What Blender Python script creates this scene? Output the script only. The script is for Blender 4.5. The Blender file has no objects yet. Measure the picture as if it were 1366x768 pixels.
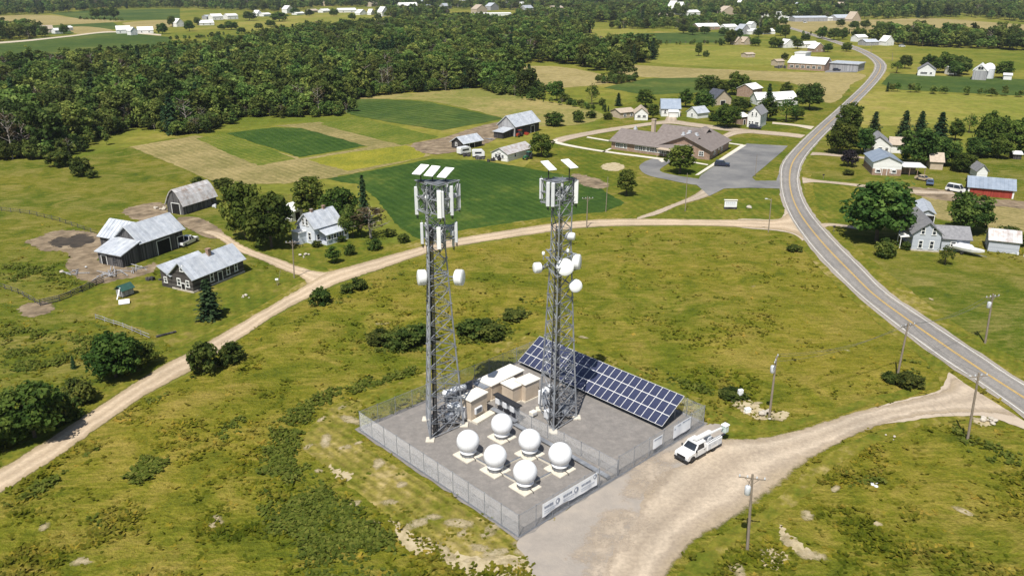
import bpy, math, random
import numpy as np
from mathutils import Vector, Matrix

random.seed(7)
rng = np.random.default_rng(11)
scn = bpy.context.scene
COL = scn.collection
R = math.radians

# ------------------------------------------------------------------ camera, sky, sun, exposure
CAM_H, PITCH, FPX = 55.0, R(20.8), 1084.0
cam_d = bpy.data.cameras.new('camera')
cam_d.sensor_width = 36.0
cam_d.lens = 36.0 * FPX / 1366.0
cam_d.clip_start, cam_d.clip_end = 1.0, 20000.0
cam = bpy.data.objects.new('camera', cam_d)
cam.location = (0, 0, CAM_H)
cam.rotation_euler = (R(90) - PITCH, 0, 0)
COL.objects.link(cam)
scn.camera = cam

SHADOW_DIR = Vector((0.34, 0.94)).normalized()     # where shadows fall on the ground
SUN_ELEV = R(59)
world = bpy.data.worlds.new('World')
scn.world = world
world.use_nodes = True
wn = world.node_tree
sky = wn.nodes.new('ShaderNodeTexSky')
sky.sky_type = 'NISHITA'
sky.sun_disc = False
sky.sun_elevation = SUN_ELEV
sky.sun_rotation = math.atan2(-SHADOW_DIR.x, -SHADOW_DIR.y)
bg = wn.nodes['Background']
wn.links.new(sky.outputs[0], bg.inputs[0])
bg.inputs[1].default_value = 0.068
sun_d = bpy.data.lights.new('sun', 'SUN')
sun_d.energy = 4.6
sun_d.angle = R(0.5)
sun_d.color = (1.0, 0.955, 0.88)
sun = bpy.data.objects.new('sun', sun_d)
COL.objects.link(sun)
ce = math.cos(SUN_ELEV)
sun.rotation_euler = Vector((SHADOW_DIR.x * ce, SHADOW_DIR.y * ce, -math.sin(SUN_ELEV))).to_track_quat('-Z', 'Y').to_euler()
scn.view_settings.view_transform = 'Standard'
scn.view_settings.look = 'None'
scn.view_settings.exposure = 0.42
scn.view_settings.gamma = 1.0
scn.cycles.max_bounces = 6
scn.cycles.transparent_max_bounces = 8

# ------------------------------------------------------------------ surveying: photo bearings to metres on the ground
CP, SP = math.cos(PITCH), math.sin(PITCH)
def ray(px, py):
    u = (px - 683) / FPX; v = -(py - 384) / FPX
    return Vector((u, CP + v * SP, -SP + v * CP))
def G(px, py, z=0.0):
    d = ray(px, py); t = (z - CAM_H) / d.z
    return Vector((d.x * t, d.y * t, z))
def AtY(px, py, Y):
    d = ray(px, py); t = Y / d.y
    return Vector((d.x * t, Y, CAM_H + d.z * t))
def OnPlane(px, py, p, n):
    d = ray(px, py); o = Vector((0, 0, CAM_H)); t = (p - o).dot(n) / d.dot(n)
    return o + d * t
def proj(p):
    zz = p[2] - CAM_H
    d = p[1] * CP - zz * SP
    return 683 + FPX * p[0] / d, 384 - FPX * (p[1] * SP + zz * CP) / d
def zat(b, top):
    g = G(*b); lo, hi = 0.0, 90.0
    for _ in range(40):
        m = (lo + hi) / 2
        if proj((g.x, g.y, m))[1] > top: lo = m
        else: hi = m
    return lo
def mpp(px, py):
    g = G(px, py); return (g.y * CP + CAM_H * SP) / FPX

# ------------------------------------------------------------------ mesh builder and object helpers
class MB:
    def __init__(s): s.v = []; s.f = []; s.m = []
    def add(s, vs, fs, mi=0):
        n = len(s.v); s.v += [tuple(x) for x in vs]
        for f in fs: s.f.append(tuple(i + n for i in f)); s.m.append(mi)
        return s
    def hexa(s, p, mi=0):      # 0-3 bottom ring, 4-7 top ring
        return s.add(p, [(3, 2, 1, 0), (4, 5, 6, 7), (0, 1, 5, 4), (1, 2, 6, 5), (2, 3, 7, 6), (3, 0, 4, 7)], mi)
    def box(s, x0, y0, z0, x1, y1, z1, mi=0):
        return s.hexa([(x0, y0, z0), (x1, y0, z0), (x1, y1, z0), (x0, y1, z0), (x0, y0, z1), (x1, y0, z1), (x1, y1, z1), (x0, y1, z1)], mi)
    def cbox(s, x0, y0, z0, x1, y1, z1, c, mi=0):   # box with chamfered vertical and top edges
        a = [(x0 + c, y0), (x1 - c, y0), (x1, y0 + c), (x1, y1 - c), (x1 - c, y1), (x0 + c, y1), (x0, y1 - c), (x0, y0 + c)]
        cx, cy = (x0 + x1) / 2, (y0 + y1) / 2
        ins = [(cx + (x - cx) * (1 - 2 * c / (x1 - x0)), cy + (y - cy) * (1 - 2 * c / (y1 - y0))) for x, y in a]
        vs = [(x, y, z0) for x, y in a] + [(x, y, z1 - c) for x, y in a] + [(x, y, z1) for x, y in ins]
        fs = [tuple(range(7, -1, -1)), tuple(range(16, 24))]
        for k in (0, 8):
            for i in range(8): fs.append((k + i, k + (i + 1) % 8, k + 8 + (i + 1) % 8, k + 8 + i))
        return s.add(vs, fs, mi)
    def bar(s, a, b, r, n=4, mi=0, r2=None):
        a = Vector(a); b = Vector(b); d = b - a
        if d.length < 1e-6: return s
        d.normalize(); t = Vector((0, 0, 1)) if abs(d.z) < .9 else Vector((1, 0, 0))
        x = d.cross(t).normalized(); y = d.cross(x); r2 = r if r2 is None else r2
        vs = []
        for p, q in ((a, r), (b, r2)):
            for i in range(n):
                an = 2 * math.pi * (i + .5) / n; vs.append(p + (x * math.cos(an) + y * math.sin(an)) * q)
        fs = [(i, (i + 1) % n, n + (i + 1) % n, n + i) for i in range(n)] + [tuple(range(n - 1, -1, -1)), tuple(range(n, 2 * n))]
        return s.add(vs, fs, mi)
    def path(s, pts, r, n=5, mi=0):
        for a, b in zip(pts, pts[1:]): s.bar(a, b, r, n, mi)
        return s
    def lathe(s, prof, n=16, o=(0, 0, 0), ax=(0, 0, 1), mi=0):
        d = Vector(ax).normalized(); t = Vector((0, 0, 1)) if abs(d.z) < .9 else Vector((1, 0, 0))
        x = d.cross(t).normalized(); y = d.cross(x); o = Vector(o); vs = []
        for r, z in prof:
            for i in range(n):
                an = 2 * math.pi * i / n; vs.append(o + d * z + (x * math.cos(an) + y * math.sin(an)) * r)
        fs = []
        for k in range(len(prof) - 1):
            for i in range(n): fs.append((k * n + i, k * n + (i + 1) % n, k * n + n + (i + 1) % n, k * n + n + i))
        fs += [tuple(range(n - 1, -1, -1)), tuple(range((len(prof) - 1) * n, len(prof) * n))]
        return s.add(vs, fs, mi)
    def slab(s, pts, e, mi=0):       # polygon pushed along e
        n = len(pts); pts = [Vector(p) for p in pts]; e = Vector(e)
        fs = [tuple(range(n - 1, -1, -1)), tuple(range(n, 2 * n))] + [(i, (i + 1) % n, n + (i + 1) % n, n + i) for i in range(n)]
        return s.add(pts + [p + e for p in pts], fs, mi)
    def poly(s, pts, mi=0): return s.add(pts, [tuple(range(len(pts)))], mi)
    def mesh(s, name, mats, smooth=False):
        me = bpy.data.meshes.new(name); me.from_pydata(s.v, [], s.f)
        for m in (mats if isinstance(mats, (list, tuple)) else [mats]): me.materials.append(m)
        me.polygons.foreach_set('material_index', s.m)
        if smooth: me.polygons.foreach_set('use_smooth', [True] * len(s.f))
        import bmesh
        bm = bmesh.new(); bm.from_mesh(me); bmesh.ops.recalc_face_normals(bm, faces=bm.faces); bm.to_mesh(me); bm.free()
        if smooth and hasattr(me, 'set_sharp_from_angle'): me.set_sharp_from_angle(angle=R(40))
        return me
    def build(s, name, mats, parent=None, smooth=False):
        return link(name, s.mesh(name, mats, smooth), parent)
def link(name, data, parent=None):
    o = bpy.data.objects.new(name, data); COL.objects.link(o)
    if parent is not None: o.parent = parent
    return o
def tag(o, label, cat, group=None):
    o['label'] = label; o['category'] = cat
    if group: o['group'] = group
    return o
def thing(name, label, cat, loc=(0, 0, 0), rz=0.0, group=None):
    o = link(name, None); o.location = loc; o.rotation_euler = (0, 0, rz); o.empty_display_size = .5
    return tag(o, label, cat, group)
def struct(o, kind='structure'): o['kind'] = kind; return o

# ------------------------------------------------------------------ materials
def newmat(name):
    m = bpy.data.materials.new(name); m.use_nodes = True
    nt = m.node_tree; b = nt.nodes['Principled BSDF']
    return m, nt, b
def N(nt, t, **kw):
    n = nt.nodes.new(t)
    for k, v in kw.items(): setattr(n, k, v)
    return n
def setin(n, **kw):
    for k, v in kw.items(): n.inputs[k].default_value = v
    return n
def c4(c): return (c[0], c[1], c[2], 1)
def noise(nt, co, scale, detail=4, rough=.6, dist=0.0):
    n = N(nt, 'ShaderNodeTexNoise'); setin(n, Scale=scale, Detail=detail, Roughness=rough, Distortion=dist)
    nt.links.new(co, n.inputs['Vector']); return n.outputs['Fac']
def ramp(nt, fac, stops):
    r = N(nt, 'ShaderNodeValToRGB'); e = r.color_ramp.elements
    while len(e) < len(stops): e.new(.5)
    for i, (p, c) in enumerate(stops): e[i].position = p; e[i].color = c4(c) if len(c) == 3 else c
    nt.links.new(fac, r.inputs[0]); return r.outputs[0]
def mix(nt, f, a, b, mode='MIX'):
    m = N(nt, 'ShaderNodeMix', data_type='RGBA', blend_type=mode)
    for s, v in ((m.inputs[0], f), (m.inputs[6], a), (m.inputs[7], b)):
        if hasattr(v, 'links') or hasattr(v, 'is_linked'): nt.links.new(v, s)
        else: s.default_value = c4(v) if isinstance(v, (tuple, list)) else v
    return m.outputs[2]
def math_(nt, op, a, b=None):
    m = N(nt, 'ShaderNodeMath', operation=op)
    for s, v in zip(m.inputs, (a, b)):
        if v is None: continue
        if hasattr(v, 'is_linked'): nt.links.new(v, s)
        else: s.default_value = v
    return m.outputs[0]
def objco(nt, stretch=(1, 1, 1), rz=0.0):
    tc = N(nt, 'ShaderNodeTexCoord'); mp = N(nt, 'ShaderNodeMapping')
    mp.inputs['Scale'].default_value = stretch; mp.inputs['Rotation'].default_value = (0, 0, rz)
    nt.links.new(tc.outputs['Object'], mp.inputs[0]); return mp.outputs[0]
def bump(nt, b, h, strength, dist):
    n = N(nt, 'ShaderNodeBump'); setin(n, Strength=strength, Distance=dist)
    nt.links.new(h, n.inputs['Height']); nt.links.new(n.outputs[0], b.inputs['Normal'])
def mk(name, cols, scale=3.0, rough=.75, bmp=0.0, bscale=12.0, stretch=(1, 1, 1), metal=0.0, rnd=0.0, detail=5, spec=.3, bdist=.03, contrast=(.3, .7), nrough=.6):
    m, nt, b = newmat(name); co = objco(nt, stretch)
    if len(cols) == 1: cols = [tuple(x * .88 for x in cols[0]), tuple(min(1, x * 1.1) for x in cols[0])]
    a, z = contrast; k = len(cols) - 1
    col = ramp(nt, noise(nt, co, scale, detail, nrough), [(a + (z - a) * i / k, c) for i, c in enumerate(cols)])
    if rnd:
        oi = N(nt, 'ShaderNodeObjectInfo'); hs = N(nt, 'ShaderNodeHueSaturation')
        v = math_(nt, 'ADD', math_(nt, 'MULTIPLY', oi.outputs['Random'], 2 * rnd), 1 - rnd)
        nt.links.new(v, hs.inputs['Value']); nt.links.new(col, hs.inputs['Color']); col = hs.outputs[0]
    nt.links.new(col, b.inputs['Base Color'])
    setin(b, Roughness=rough, Metallic=metal); b.inputs['Specular IOR Level'].default_value = spec
    if bmp: bump(nt, b, noise(nt, co, bscale, 4), bmp, bdist)
    return m

# the meadow colours are shared by the ground and by the tufts growing on it
def meadow_col(nt, co, green=(.116, .136, .014), olive=(.198, .176, .021), tan=(.29, .222, .062), dark=(.062, .086, .010)):
    n1 = noise(nt, co, .028, 3, .55); n2 = noise(nt, co, .13, 5, .62, .8); n3 = noise(nt, co, .55, 5, .65, .6); n4 = noise(nt, co, 2.6, 4, .7)
    mp = N(nt, 'ShaderNodeMapping'); mp.inputs['Rotation'].default_value = (0, 0, R(-35)); mp.inputs['Scale'].default_value = (.35, 1.6, 1); nt.links.new(co, mp.inputs[0]); n5 = noise(nt, mp.outputs[0], .9, 5, .7, .5)
    s = math_(nt, 'ADD', math_(nt, 'MULTIPLY', n1, .5), math_(nt, 'ADD', math_(nt, 'MULTIPLY', n2, .3), math_(nt, 'MULTIPLY', n5, .2)))
    c = mix(nt, ramp(nt, s, [(.40, (0, 0, 0)), (.60, (1, 1, 1))]), green, olive)
    t = math_(nt, 'ADD', math_(nt, 'MULTIPLY', n2, .55), math_(nt, 'ADD', math_(nt, 'MULTIPLY', n3, .15), math_(nt, 'MULTIPLY', n5, .3)))
    c = mix(nt, ramp(nt, t, [(.47, (0, 0, 0)), (.66, (.8, .8, .8))]), c, tan)
    d = math_(nt, 'ADD', math_(nt, 'MULTIPLY', n3, .4), math_(nt, 'MULTIPLY', n2, .6))
    c = mix(nt, ramp(nt, d, [(.32, (.85, .85, .85)), (.46, (0, 0, 0))]), c, dark)
    f = ramp(nt, n4, [(.3, (.74, .74, .72)), (.7, (1.22, 1.22, 1.2))])
    c = mix(nt, 1.0, c, ramp(nt, n5, [(.3, (.80, .82, .8)), (.7, (1.18, 1.16, 1.15))]), 'MULTIPLY')
    return mix(nt, 1.0, c, f, 'MULTIPLY'), n3, n4
def mk_meadow(name, bs=.9, **kw):
    m, nt, b = newmat(name); co = objco(nt)
    c, n3, n4 = meadow_col(nt, co, **kw)
    nt.links.new(c, b.inputs['Base Color']); setin(b, Roughness=.95); b.inputs['Specular IOR Level'].default_value = .03
    bump(nt, b, math_(nt, 'ADD', math_(nt, 'MULTIPLY', n3, .6), math_(nt, 'MULTIPLY', n4, .4)), bs, .9)
    return m
def mk_tuft(name):
    m, nt, b = newmat(name); co = objco(nt)
    c, n3, n4 = meadow_col(nt, co)
    at = N(nt, 'ShaderNodeAttribute'); at.attribute_name = 'tint'
    f = ramp(nt, at.outputs['Fac'], [(0, (.62, .74, .6)), (.45, (1.0, 1.05, .9)), (.8, (1.35, 1.28, 1.1)), (1, (1.9, 1.6, 1.5))])
    c = mix(nt, 1.0, c, f, 'MULTIPLY')
    nt.links.new(c, b.inputs['Base Color']); setin(b, Roughness=.9); b.inputs['Specular IOR Level'].default_value = .04
    tr = N(nt, 'ShaderNodeBsdfTranslucent'); nt.links.new(c, tr.inputs[0])
    ms = N(nt, 'ShaderNodeMixShader'); ms.inputs[0].default_value = .45
    nt.links.new(b.outputs[0], ms.inputs[1]); nt.links.new(tr.outputs[0], ms.inputs[2])
    nt.links.new(ms.outputs[0], nt.nodes['Material Output'].inputs[0]); return m
def mk_field(name, c1, c2, c3=None, rows=None, rowrz=0.0, big=.03, fine=1.2, depth=.35, rowmix=.35, bs=.7):
    """crop or lawn: two or three tones, optional rows across direction rowrz, rows = spacing in metres"""
    m, nt, b = newmat(name); co = objco(nt)
    s = math_(nt, 'ADD', math_(nt, 'MULTIPLY', noise(nt, co, big, 4), .55), math_(nt, 'MULTIPLY', noise(nt, co, big * 7, 5, .65), .45))
    st = [(.42, c1), (.54, c2)] + ([(.64, c3)] if c3 else [])
    c = ramp(nt, s, st); fn = noise(nt, co, fine, 4, .7)
    c = mix(nt, 1.0, c, ramp(nt, fn, [(.3, (.72, .72, .72)), (.7, (1.22, 1.22, 1.2))]), 'MULTIPLY'); h = fn
    if rows:
        co2 = objco(nt, (1, 1, 1), rowrz); w = N(nt, 'ShaderNodeTexWave'); setin(w, Scale=.314 / rows, Distortion=1.2, Detail=2.0)
        w.inputs['Detail Scale'].default_value = .6
        nt.links.new(co2, w.inputs['Vector'])
        c = mix(nt, math_(nt, 'MULTIPLY', ramp(nt, noise(nt, co, big * 2.2, 3), [(.42, (.1, .1, .1)), (.6, (1, 1, 1))]), rowmix), c, mix(nt, 1.0, c, ramp(nt, w.outputs['Fac'], [(.25, (.6, .66, .55)), (.75, (1.4, 1.35, 1.35))]), 'MULTIPLY'))
        h = math_(nt, 'ADD', math_(nt, 'MULTIPLY', fn, .6), math_(nt, 'MULTIPLY', w.outputs['Fac'], .4))
    nt.links.new(c, b.inputs['Base Color']); setin(b, Roughness=.95); b.inputs['Specular IOR Level'].default_value = .03
    bump(nt, b, h, bs, depth); return m
def mk_road(name, base, edge, track, gritty=.5, rough=.9, cracks=False, tracks=(.3, .7)):
    """u of the UV map runs across the road, v along it in metres"""
    m, nt, b = newmat(name); uv = N(nt, 'ShaderNodeUVMap'); co = objco(nt)
    sx = N(nt, 'ShaderNodeSeparateXYZ'); nt.links.new(uv.outputs[0], sx.inputs[0])
    wob = math_(nt, 'MULTIPLY', math_(nt, 'SUBTRACT', noise(nt, co, .25, 3), .5), .25)
    u = math_(nt, 'ADD', sx.outputs[0], wob)
    t0, t1 = tracks; mid = (t0 + t1) / 2
    c = ramp(nt, u, [(0, edge), (.10, edge), (t0 - .08, base), (t0, track), (mid, base), (t1, track), (t1 + .08, base), (.90, edge), (1, edge)])
    big = noise(nt, co, .09, 4); fn = noise(nt, co, 2.2, 5, .75)
    c = mix(nt, 1.0, c, ramp(nt, big, [(.3, (.84, .84, .84)), (.7, (1.12, 1.11, 1.09))]), 'MULTIPLY')
    c = mix(nt, gritty, c, mix(nt, 1.0, c, ramp(nt, fn, [(.3, (.6, .6, .6)), (.7, (1.35, 1.34, 1.3))]), 'MULTIPLY'))
    if cracks:
        st = noise(nt, objco(nt, (1, 1, 1)), .5, 6, .8, 2.0)
        c = mix(nt, ramp(nt, st, [(.48, (0, 0, 0)), (.5, (.5, .5, .5)), (.52, (0, 0, 0))]), c, tuple(x * .5 for x in base))
    nt.links.new(c, b.inputs['Base Color']); setin(b, Roughness=rough); b.inputs['Specular IOR Level'].default_value = .2
    bump(nt, b, fn, .4, .05); return m
def mk_planks(name, cols, width=.25, rough=.9, axis='xy', seam=.12):
    """weathered boards: every board its own tone, grain along z"""
    m, nt, b = newmat(name); tc = N(nt, 'ShaderNodeTexCoord'); sp = N(nt, 'ShaderNodeSeparateXYZ'); nt.links.new(tc.outputs['Object'], sp.inputs[0])
    s = math_(nt, 'DIVIDE', math_(nt, 'ADD', sp.outputs[0], sp.outputs[1]) if axis == 'xy' else sp.outputs[2], width)
    wn_ = N(nt, 'ShaderNodeTexWhiteNoise', noise_dimensions='1D'); nt.links.new(math_(nt, 'FLOOR', s), wn_.inputs['W'])
    g = noise(nt, objco(nt, (6, 6, .5) if axis == 'xy' else (.5, .5, 6)), 1.5, 5)
    f = math_(nt, 'ADD', math_(nt, 'MULTIPLY', wn_.outputs[0], .45), math_(nt, 'MULTIPLY', g, .55))
    c = ramp(nt, f, [(.2 + .55 * i / (len(cols) - 1), x) for i, x in enumerate(cols)])
    fr = math_(nt, 'FRACT', s); gap = math_(nt, 'LESS_THAN', fr, seam)
    c = mix(nt, math_(nt, 'MULTIPLY', gap, .5), c, tuple(x * .35 for x in cols[0]))
    nt.links.new(c, b.inputs['Base Color']); setin(b, Roughness=rough); b.inputs['Specular IOR Level'].default_value = .2
    bump(nt, b, math_(nt, 'SUBTRACT', g, math_(nt, 'MULTIPLY', gap, .5)), .4, .03); return m
def mk_brick(name, c1, c2, mortar):
    m, nt, b = newmat(name); tc = N(nt, 'ShaderNodeTexCoord'); sp = N(nt, 'ShaderNodeSeparateXYZ'); nt.links.new(tc.outputs['Object'], sp.inputs[0])
    cb = N(nt, 'ShaderNodeCombineXYZ'); nt.links.new(math_(nt, 'ADD', sp.outputs[0], sp.outputs[1]), cb.inputs[0]); nt.links.new(sp.outputs[2], cb.inputs[1])
    br = N(nt, 'ShaderNodeTexBrick'); br.inputs['Scale'].default_value = 4.0
    for k, v in (('Color1', c1), ('Color2', c2), ('Mortar', mortar)): br.inputs[k].default_value = c4(v)
    nt.links.new(cb.outputs[0], br.inputs['Vector'])
    c = mix(nt, 1.0, br.outputs[0], ramp(nt, noise(nt, objco(nt), 1.3, 4), [(.3, (.75, .75, .75)), (.7, (1.2, 1.2, 1.2))]), 'MULTIPLY')
    nt.links.new(c, b.inputs['Base Color']); setin(b, Roughness=.9); return m
def mk_leaf(name, stops, hue=.03, val=.28, trans=.44):
    m, nt, b = newmat(name); at = N(nt, 'ShaderNodeAttribute'); at.attribute_name = 'tint'
    c = ramp(nt, at.outputs['Fac'], stops); oi = N(nt, 'ShaderNodeObjectInfo'); hs = N(nt, 'ShaderNodeHueSaturation')
    r = oi.outputs['Random']
    nt.links.new(math_(nt, 'ADD', math_(nt, 'MULTIPLY', r, 2 * val), 1 - val), hs.inputs['Value'])
    r2 = math_(nt, 'FRACT', math_(nt, 'MULTIPLY', r, 17.3))
    nt.links.new(math_(nt, 'ADD', math_(nt, 'MULTIPLY', r2, 2 * hue), .5 - hue * 1.2), hs.inputs['Hue'])
    nt.links.new(c, hs.inputs['Color']); c = hs.outputs[0]
    nt.links.new(c, b.inputs['Base Color']); setin(b, Roughness=.75); b.inputs['Specular IOR Level'].default_value = .12
    tr = N(nt, 'ShaderNodeBsdfTranslucent'); nt.links.new(c, tr.inputs[0])
    ms = N(nt, 'ShaderNodeMixShader'); ms.inputs[0].default_value = trans
    nt.links.new(b.outputs[0], ms.inputs[1]); nt.links.new(tr.outputs[0], ms.inputs[2])
    nt.links.new(ms.outputs[0], nt.nodes['Material Output'].inputs[0]); return m

def along(a, b):
    d = G(*b) - G(*a); return -(math.pi / 2 + math.atan2(d.y, d.x))
ROWS_A, ROWS_B, ROWS_C = along((690, 222), (834, 271)), along((300, 178), (400, 210)), along((500, 132), (671, 158))
M = {}
def soften(m, attr=None, uv=False, width=.12, nscale=.7):
    """ragged edge: the sheet thins out to what lies below it towards its rim"""
    m = m.copy(); nt = m.node_tree; out = nt.nodes['Material Output']; src = out.inputs['Surface'].links[0].from_socket
    if uv:
        u = N(nt, 'ShaderNodeUVMap'); s = N(nt, 'ShaderNodeSeparateXYZ'); nt.links.new(u.outputs[0], s.inputs[0]); e = math_(nt, 'MINIMUM', s.outputs[0], math_(nt, 'SUBTRACT', 1.0, s.outputs[0])); e = math_(nt, 'DIVIDE', e, width)
    else:
        a = N(nt, 'ShaderNodeAttribute'); a.attribute_name = attr; e = a.outputs['Fac']
    nz = math_(nt, 'ADD', math_(nt, 'MULTIPLY', noise(nt, objco(nt), nscale, 6, .72), .65), math_(nt, 'MULTIPLY', noise(nt, objco(nt), nscale * 6, 4, .7), .35))
    f = math_(nt, 'ADD', e, math_(nt, 'MULTIPLY', math_(nt, 'SUBTRACT', nz, .62), 2.2))
    f = ramp(nt, f, [(.20, (0, 0, 0)), (.75, (.9, .9, .9))])
    tr = N(nt, 'ShaderNodeBsdfTransparent'); ms = N(nt, 'ShaderNodeMixShader')
    nt.links.new(f, ms.inputs[0]); nt.links.new(tr.outputs[0], ms.inputs[1]); nt.links.new(src, ms.inputs[2]); nt.links.new(ms.outputs[0], out.inputs['Surface']); return m
M['meadow'] = mk_meadow('meadow_grass')
M['pasture'] = mk_meadow('pasture_grass', .7, green=(.082, .112, .012), olive=(.160, .150, .020), tan=(.24, .20, .07), dark=(.042, .072, .014))
M['farland'] = mk_field('far_grassland', (.105, .132, .018), (.185, .178, .032), (.27, .22, .065), big=.006, fine=.25, depth=.6, bs=.4)
M['tuft'] = mk_tuft('grass_tufts')
M['lawn'] = mk_field('mown_lawn', (.075, .104, .012), (.135, .136, .019), (.22, .178, .052), rows=2.6, rowrz=R(-20), big=.06, rowmix=.22)
M['lawn2'] = mk_field('mown_lawn_stripes', (.075, .106, .012), (.140, .140, .020), (.22, .18, .05), rows=2.4, rowrz=R(-2), big=.08, rowmix=.35)
M['verge'] = mk_field('mown_verge', (.098, .118, .014), (.172, .155, .024), (.30, .24, .095), rows=1.3, rowrz=R(35), big=.09, rowmix=.18)
M['bank'] = mk_field('worn_bank_grass', (.120, .126, .016), (.215, .180, .045), (.34, .27, .12), rows=1.3, rowrz=along((692, 716), (473, 577)), big=.10, rowmix=.4)
M['crop'] = mk_field('dark_green_crop', (.030, .064, .014), (.046, .085, .017), (.090, .120, .024), rows=2.4, rowrz=ROWS_A, big=.035, rowmix=.28)
M['crop2'] = mk_field('bright_green_crop', (.085, .120, .018), (.130, .150, .026), (.175, .172, .04), rows=2.0, rowrz=ROWS_B, big=.06, rowmix=.25)
M['yellow_crop'] = mk_field('yellow_flowering_crop', (.16, .175, .025), (.24, .225, .028), (.28, .25, .04), big=.09, fine=1.6)
M['hay'] = mk_field('cut_hay_stubble', (.18, .16, .06), (.255, .21, .09), (.31, .25, .115), rows=2.2, rowrz=ROWS_B, big=.05, depth=.15, rowmix=.3)
M['dry'] = mk_field('dry_grass', (.17, .175, .045), (.26, .22, .08), (.31, .25, .10), big=.02, fine=.5)
M['far_green'] = mk_field('far_green_crop', (.045, .078, .020), (.070, .102, .024), (.115, .132, .034), big=.012, fine=.3, rows=4.0, rowrz=ROWS_C, rowmix=.4)
M['far_tan'] = mk_field('far_tan_field', (.24, .20, .08), (.30, .245, .11), big=.012, fine=.3)
M['far_yellow'] = mk_field('far_yellow_green_field', (.16, .175, .03), (.235, .215, .05), (.29, .235, .08), big=.01, fine=.3)
M['bare'] = mk('bare_earth', [(.09, .068, .042), (.20, .15, .095), (.32, .25, .165)], .35, .95, .6, 3, bdist=.1)
M['manure'] = mk('dark_manure_soil', [(.03, .025, .02), (.07, .055, .04)], .4, .95, .8, 2, bdist=.2)
M['pale_soil'] = mk('pale_dry_soil', [(.24, .20, .10), (.40, .33, .20), (.46, .39, .26)], .9, .95, .6, 4, bdist=.1)
M['dirt_road'] = mk_road('dirt_road', (.45, .35, .245), (.38, .30, .19), (.58, .465, .335))
M['drive'] = mk_road('gravel_driveway', (.39, .32, .245), (.36, .29, .205), (.51, .425, .33), .6)
M['asphalt'] = mk_road('worn_asphalt', (.20, .19, .18), (.29, .265, .23), (.26, .245, .23), .5, .85, cracks=True, tracks=(.25, .75))
M['lot'] = mk('car_park_asphalt', [(.115, .115, .118), (.17, .168, .165), (.225, .218, .205)], .12, .9, .3, 8)
for k_ in ('dirt_road', 'drive'): M[k_] = soften(M[k_], uv=True, width=.10)
M['drive_plain'] = mk('driveway_soil', [(.35, .288, .22), (.42, .348, .267), (.49, .41, .318)], .3, .95, .6, 5, detail=12, nrough=.78)
M['concrete'] = mk('pale_concrete', [(.50, .46, .38), (.66, .61, .52)], .8, .9, .2, 10)
M['sandpath'] = mk('sandy_path', [(.42, .36, .27), (.54, .47, .37)], .3, .95, .3, 5)
M['gravel'] = mk('compound_gravel', [(.15, .140, .130), (.205, .190, .176), (.29, .265, .24)], .7, .95, .9, 5, detail=12, bdist=.08, nrough=.82)
M['gravel2'] = mk('apron_gravel', [(.25, .225, .197), (.31, .275, .238), (.37, .32, .265)], .35, .95, .7, 6, detail=12, bdist=.06, nrough=.8)
M['white_line'] = mk('white_road_paint', [(.62, .61, .58), (.78, .77, .74)], 1.5, .7)
M['yellow_line'] = mk('yellow_road_paint', [(.46, .29, .07), (.60, .40, .11)], 1.5, .7)
M['galv'] = mk('galvanised_steel', [(.19, .20, .22), (.35, .37, .40)], 1.2, .45, metal=.3, spec=.5)
M['galv_dark'] = mk('dull_grey_steel', [(.13, .14, .155), (.22, .23, .25)], 2, .55, metal=.3)
M['wire'] = mk('fence_wire', [(.42, .43, .44), (.56, .57, .58)], 3, .5, metal=.2)
M['cable'] = mk('black_cable', [(.012, .012, .014), (.03, .03, .032)], 4, .6)
M['white'] = mk('white_painted_plastic', [(.76, .77, .78), (.85, .86, .86)], 1.2, .4, spec=.5)
M['offwhite'] = mk('light_grey_plastic', [(.55, .57, .60), (.68, .69, .71)], 1.5, .5)
M['tan_metal'] = mk('tan_painted_metal', [(.46, .38, .29), (.56, .47, .37)], .9, .6)
M['cream'] = mk('cream_painted_roof', [(.68, .64, .56), (.80, .76, .68)], .8, .6)
M['dark'] = mk('dark_rubber', [(.012, .012, .013), (.03, .03, .03)], 6, .7)
M['black_trim'] = mk('black_trim', [(.02, .02, .022), (.04, .04, .042)], 5, .5)
M['banner'] = mk('banner_vinyl', [(.80, .82, .85), (.88, .89, .91)], 1.5, .6)
M['print'] = mk('grey_blue_print', [(.20, .23, .30), (.30, .33, .40)], 9, .6)
M['print_light'] = mk('pale_grey_print', [(.40, .43, .50), (.52, .55, .61)], 9, .6)
M['barn_wood'] = mk_planks('grey_weathered_boards', [(.035, .033, .034), (.085, .082, .084), (.16, .155, .155)], .24)
M['dark_wood'] = mk_planks('dark_weathered_boards', [(.02, .019, .02), (.05, .047, .048), (.10, .095, .093)], .24)
M['log'] = mk_planks('dark_log_siding', [(.03, .027, .026), (.065, .058, .054), (.12, .11, .10)], .28, axis='z', seam=.2)
M['pale_boards'] = mk_planks('pale_grey_boards', [(.22, .22, .23), (.33, .33, .34), (.42, .42, .43)], .3)
M['tin'] = mk('pale_tin_roof', [(.40, .43, .48), (.54, .57, .61), (.62, .64, .67)], .9, .42, stretch=(1, 1, 1), metal=.25, rnd=.10, spec=.5)
M['rust_tin'] = mk('rusty_tin_roof', [(.30, .20, .14), (.46, .42, .40), (.56, .55, .55)], .8, .55, metal=.15, rnd=.16, contrast=(.25, .6))
M['blue_tin'] = mk('blue_grey_tin_roof', [(.23, .28, .35), (.33, .38, .45)], .6, .45, metal=.2, rnd=.08, spec=.5)
M['grey_shingle'] = mk('grey_shingle_roof', [(.15, .15, .16), (.25, .25, .26)], 1.6, .9, .4, 12, rnd=.08)
M['brown_shingle'] = mk('brown_grey_shingle_roof', [(.15, .125, .115), (.215, .185, .17)], .9, .9, .4, 12, rnd=.05)
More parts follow.
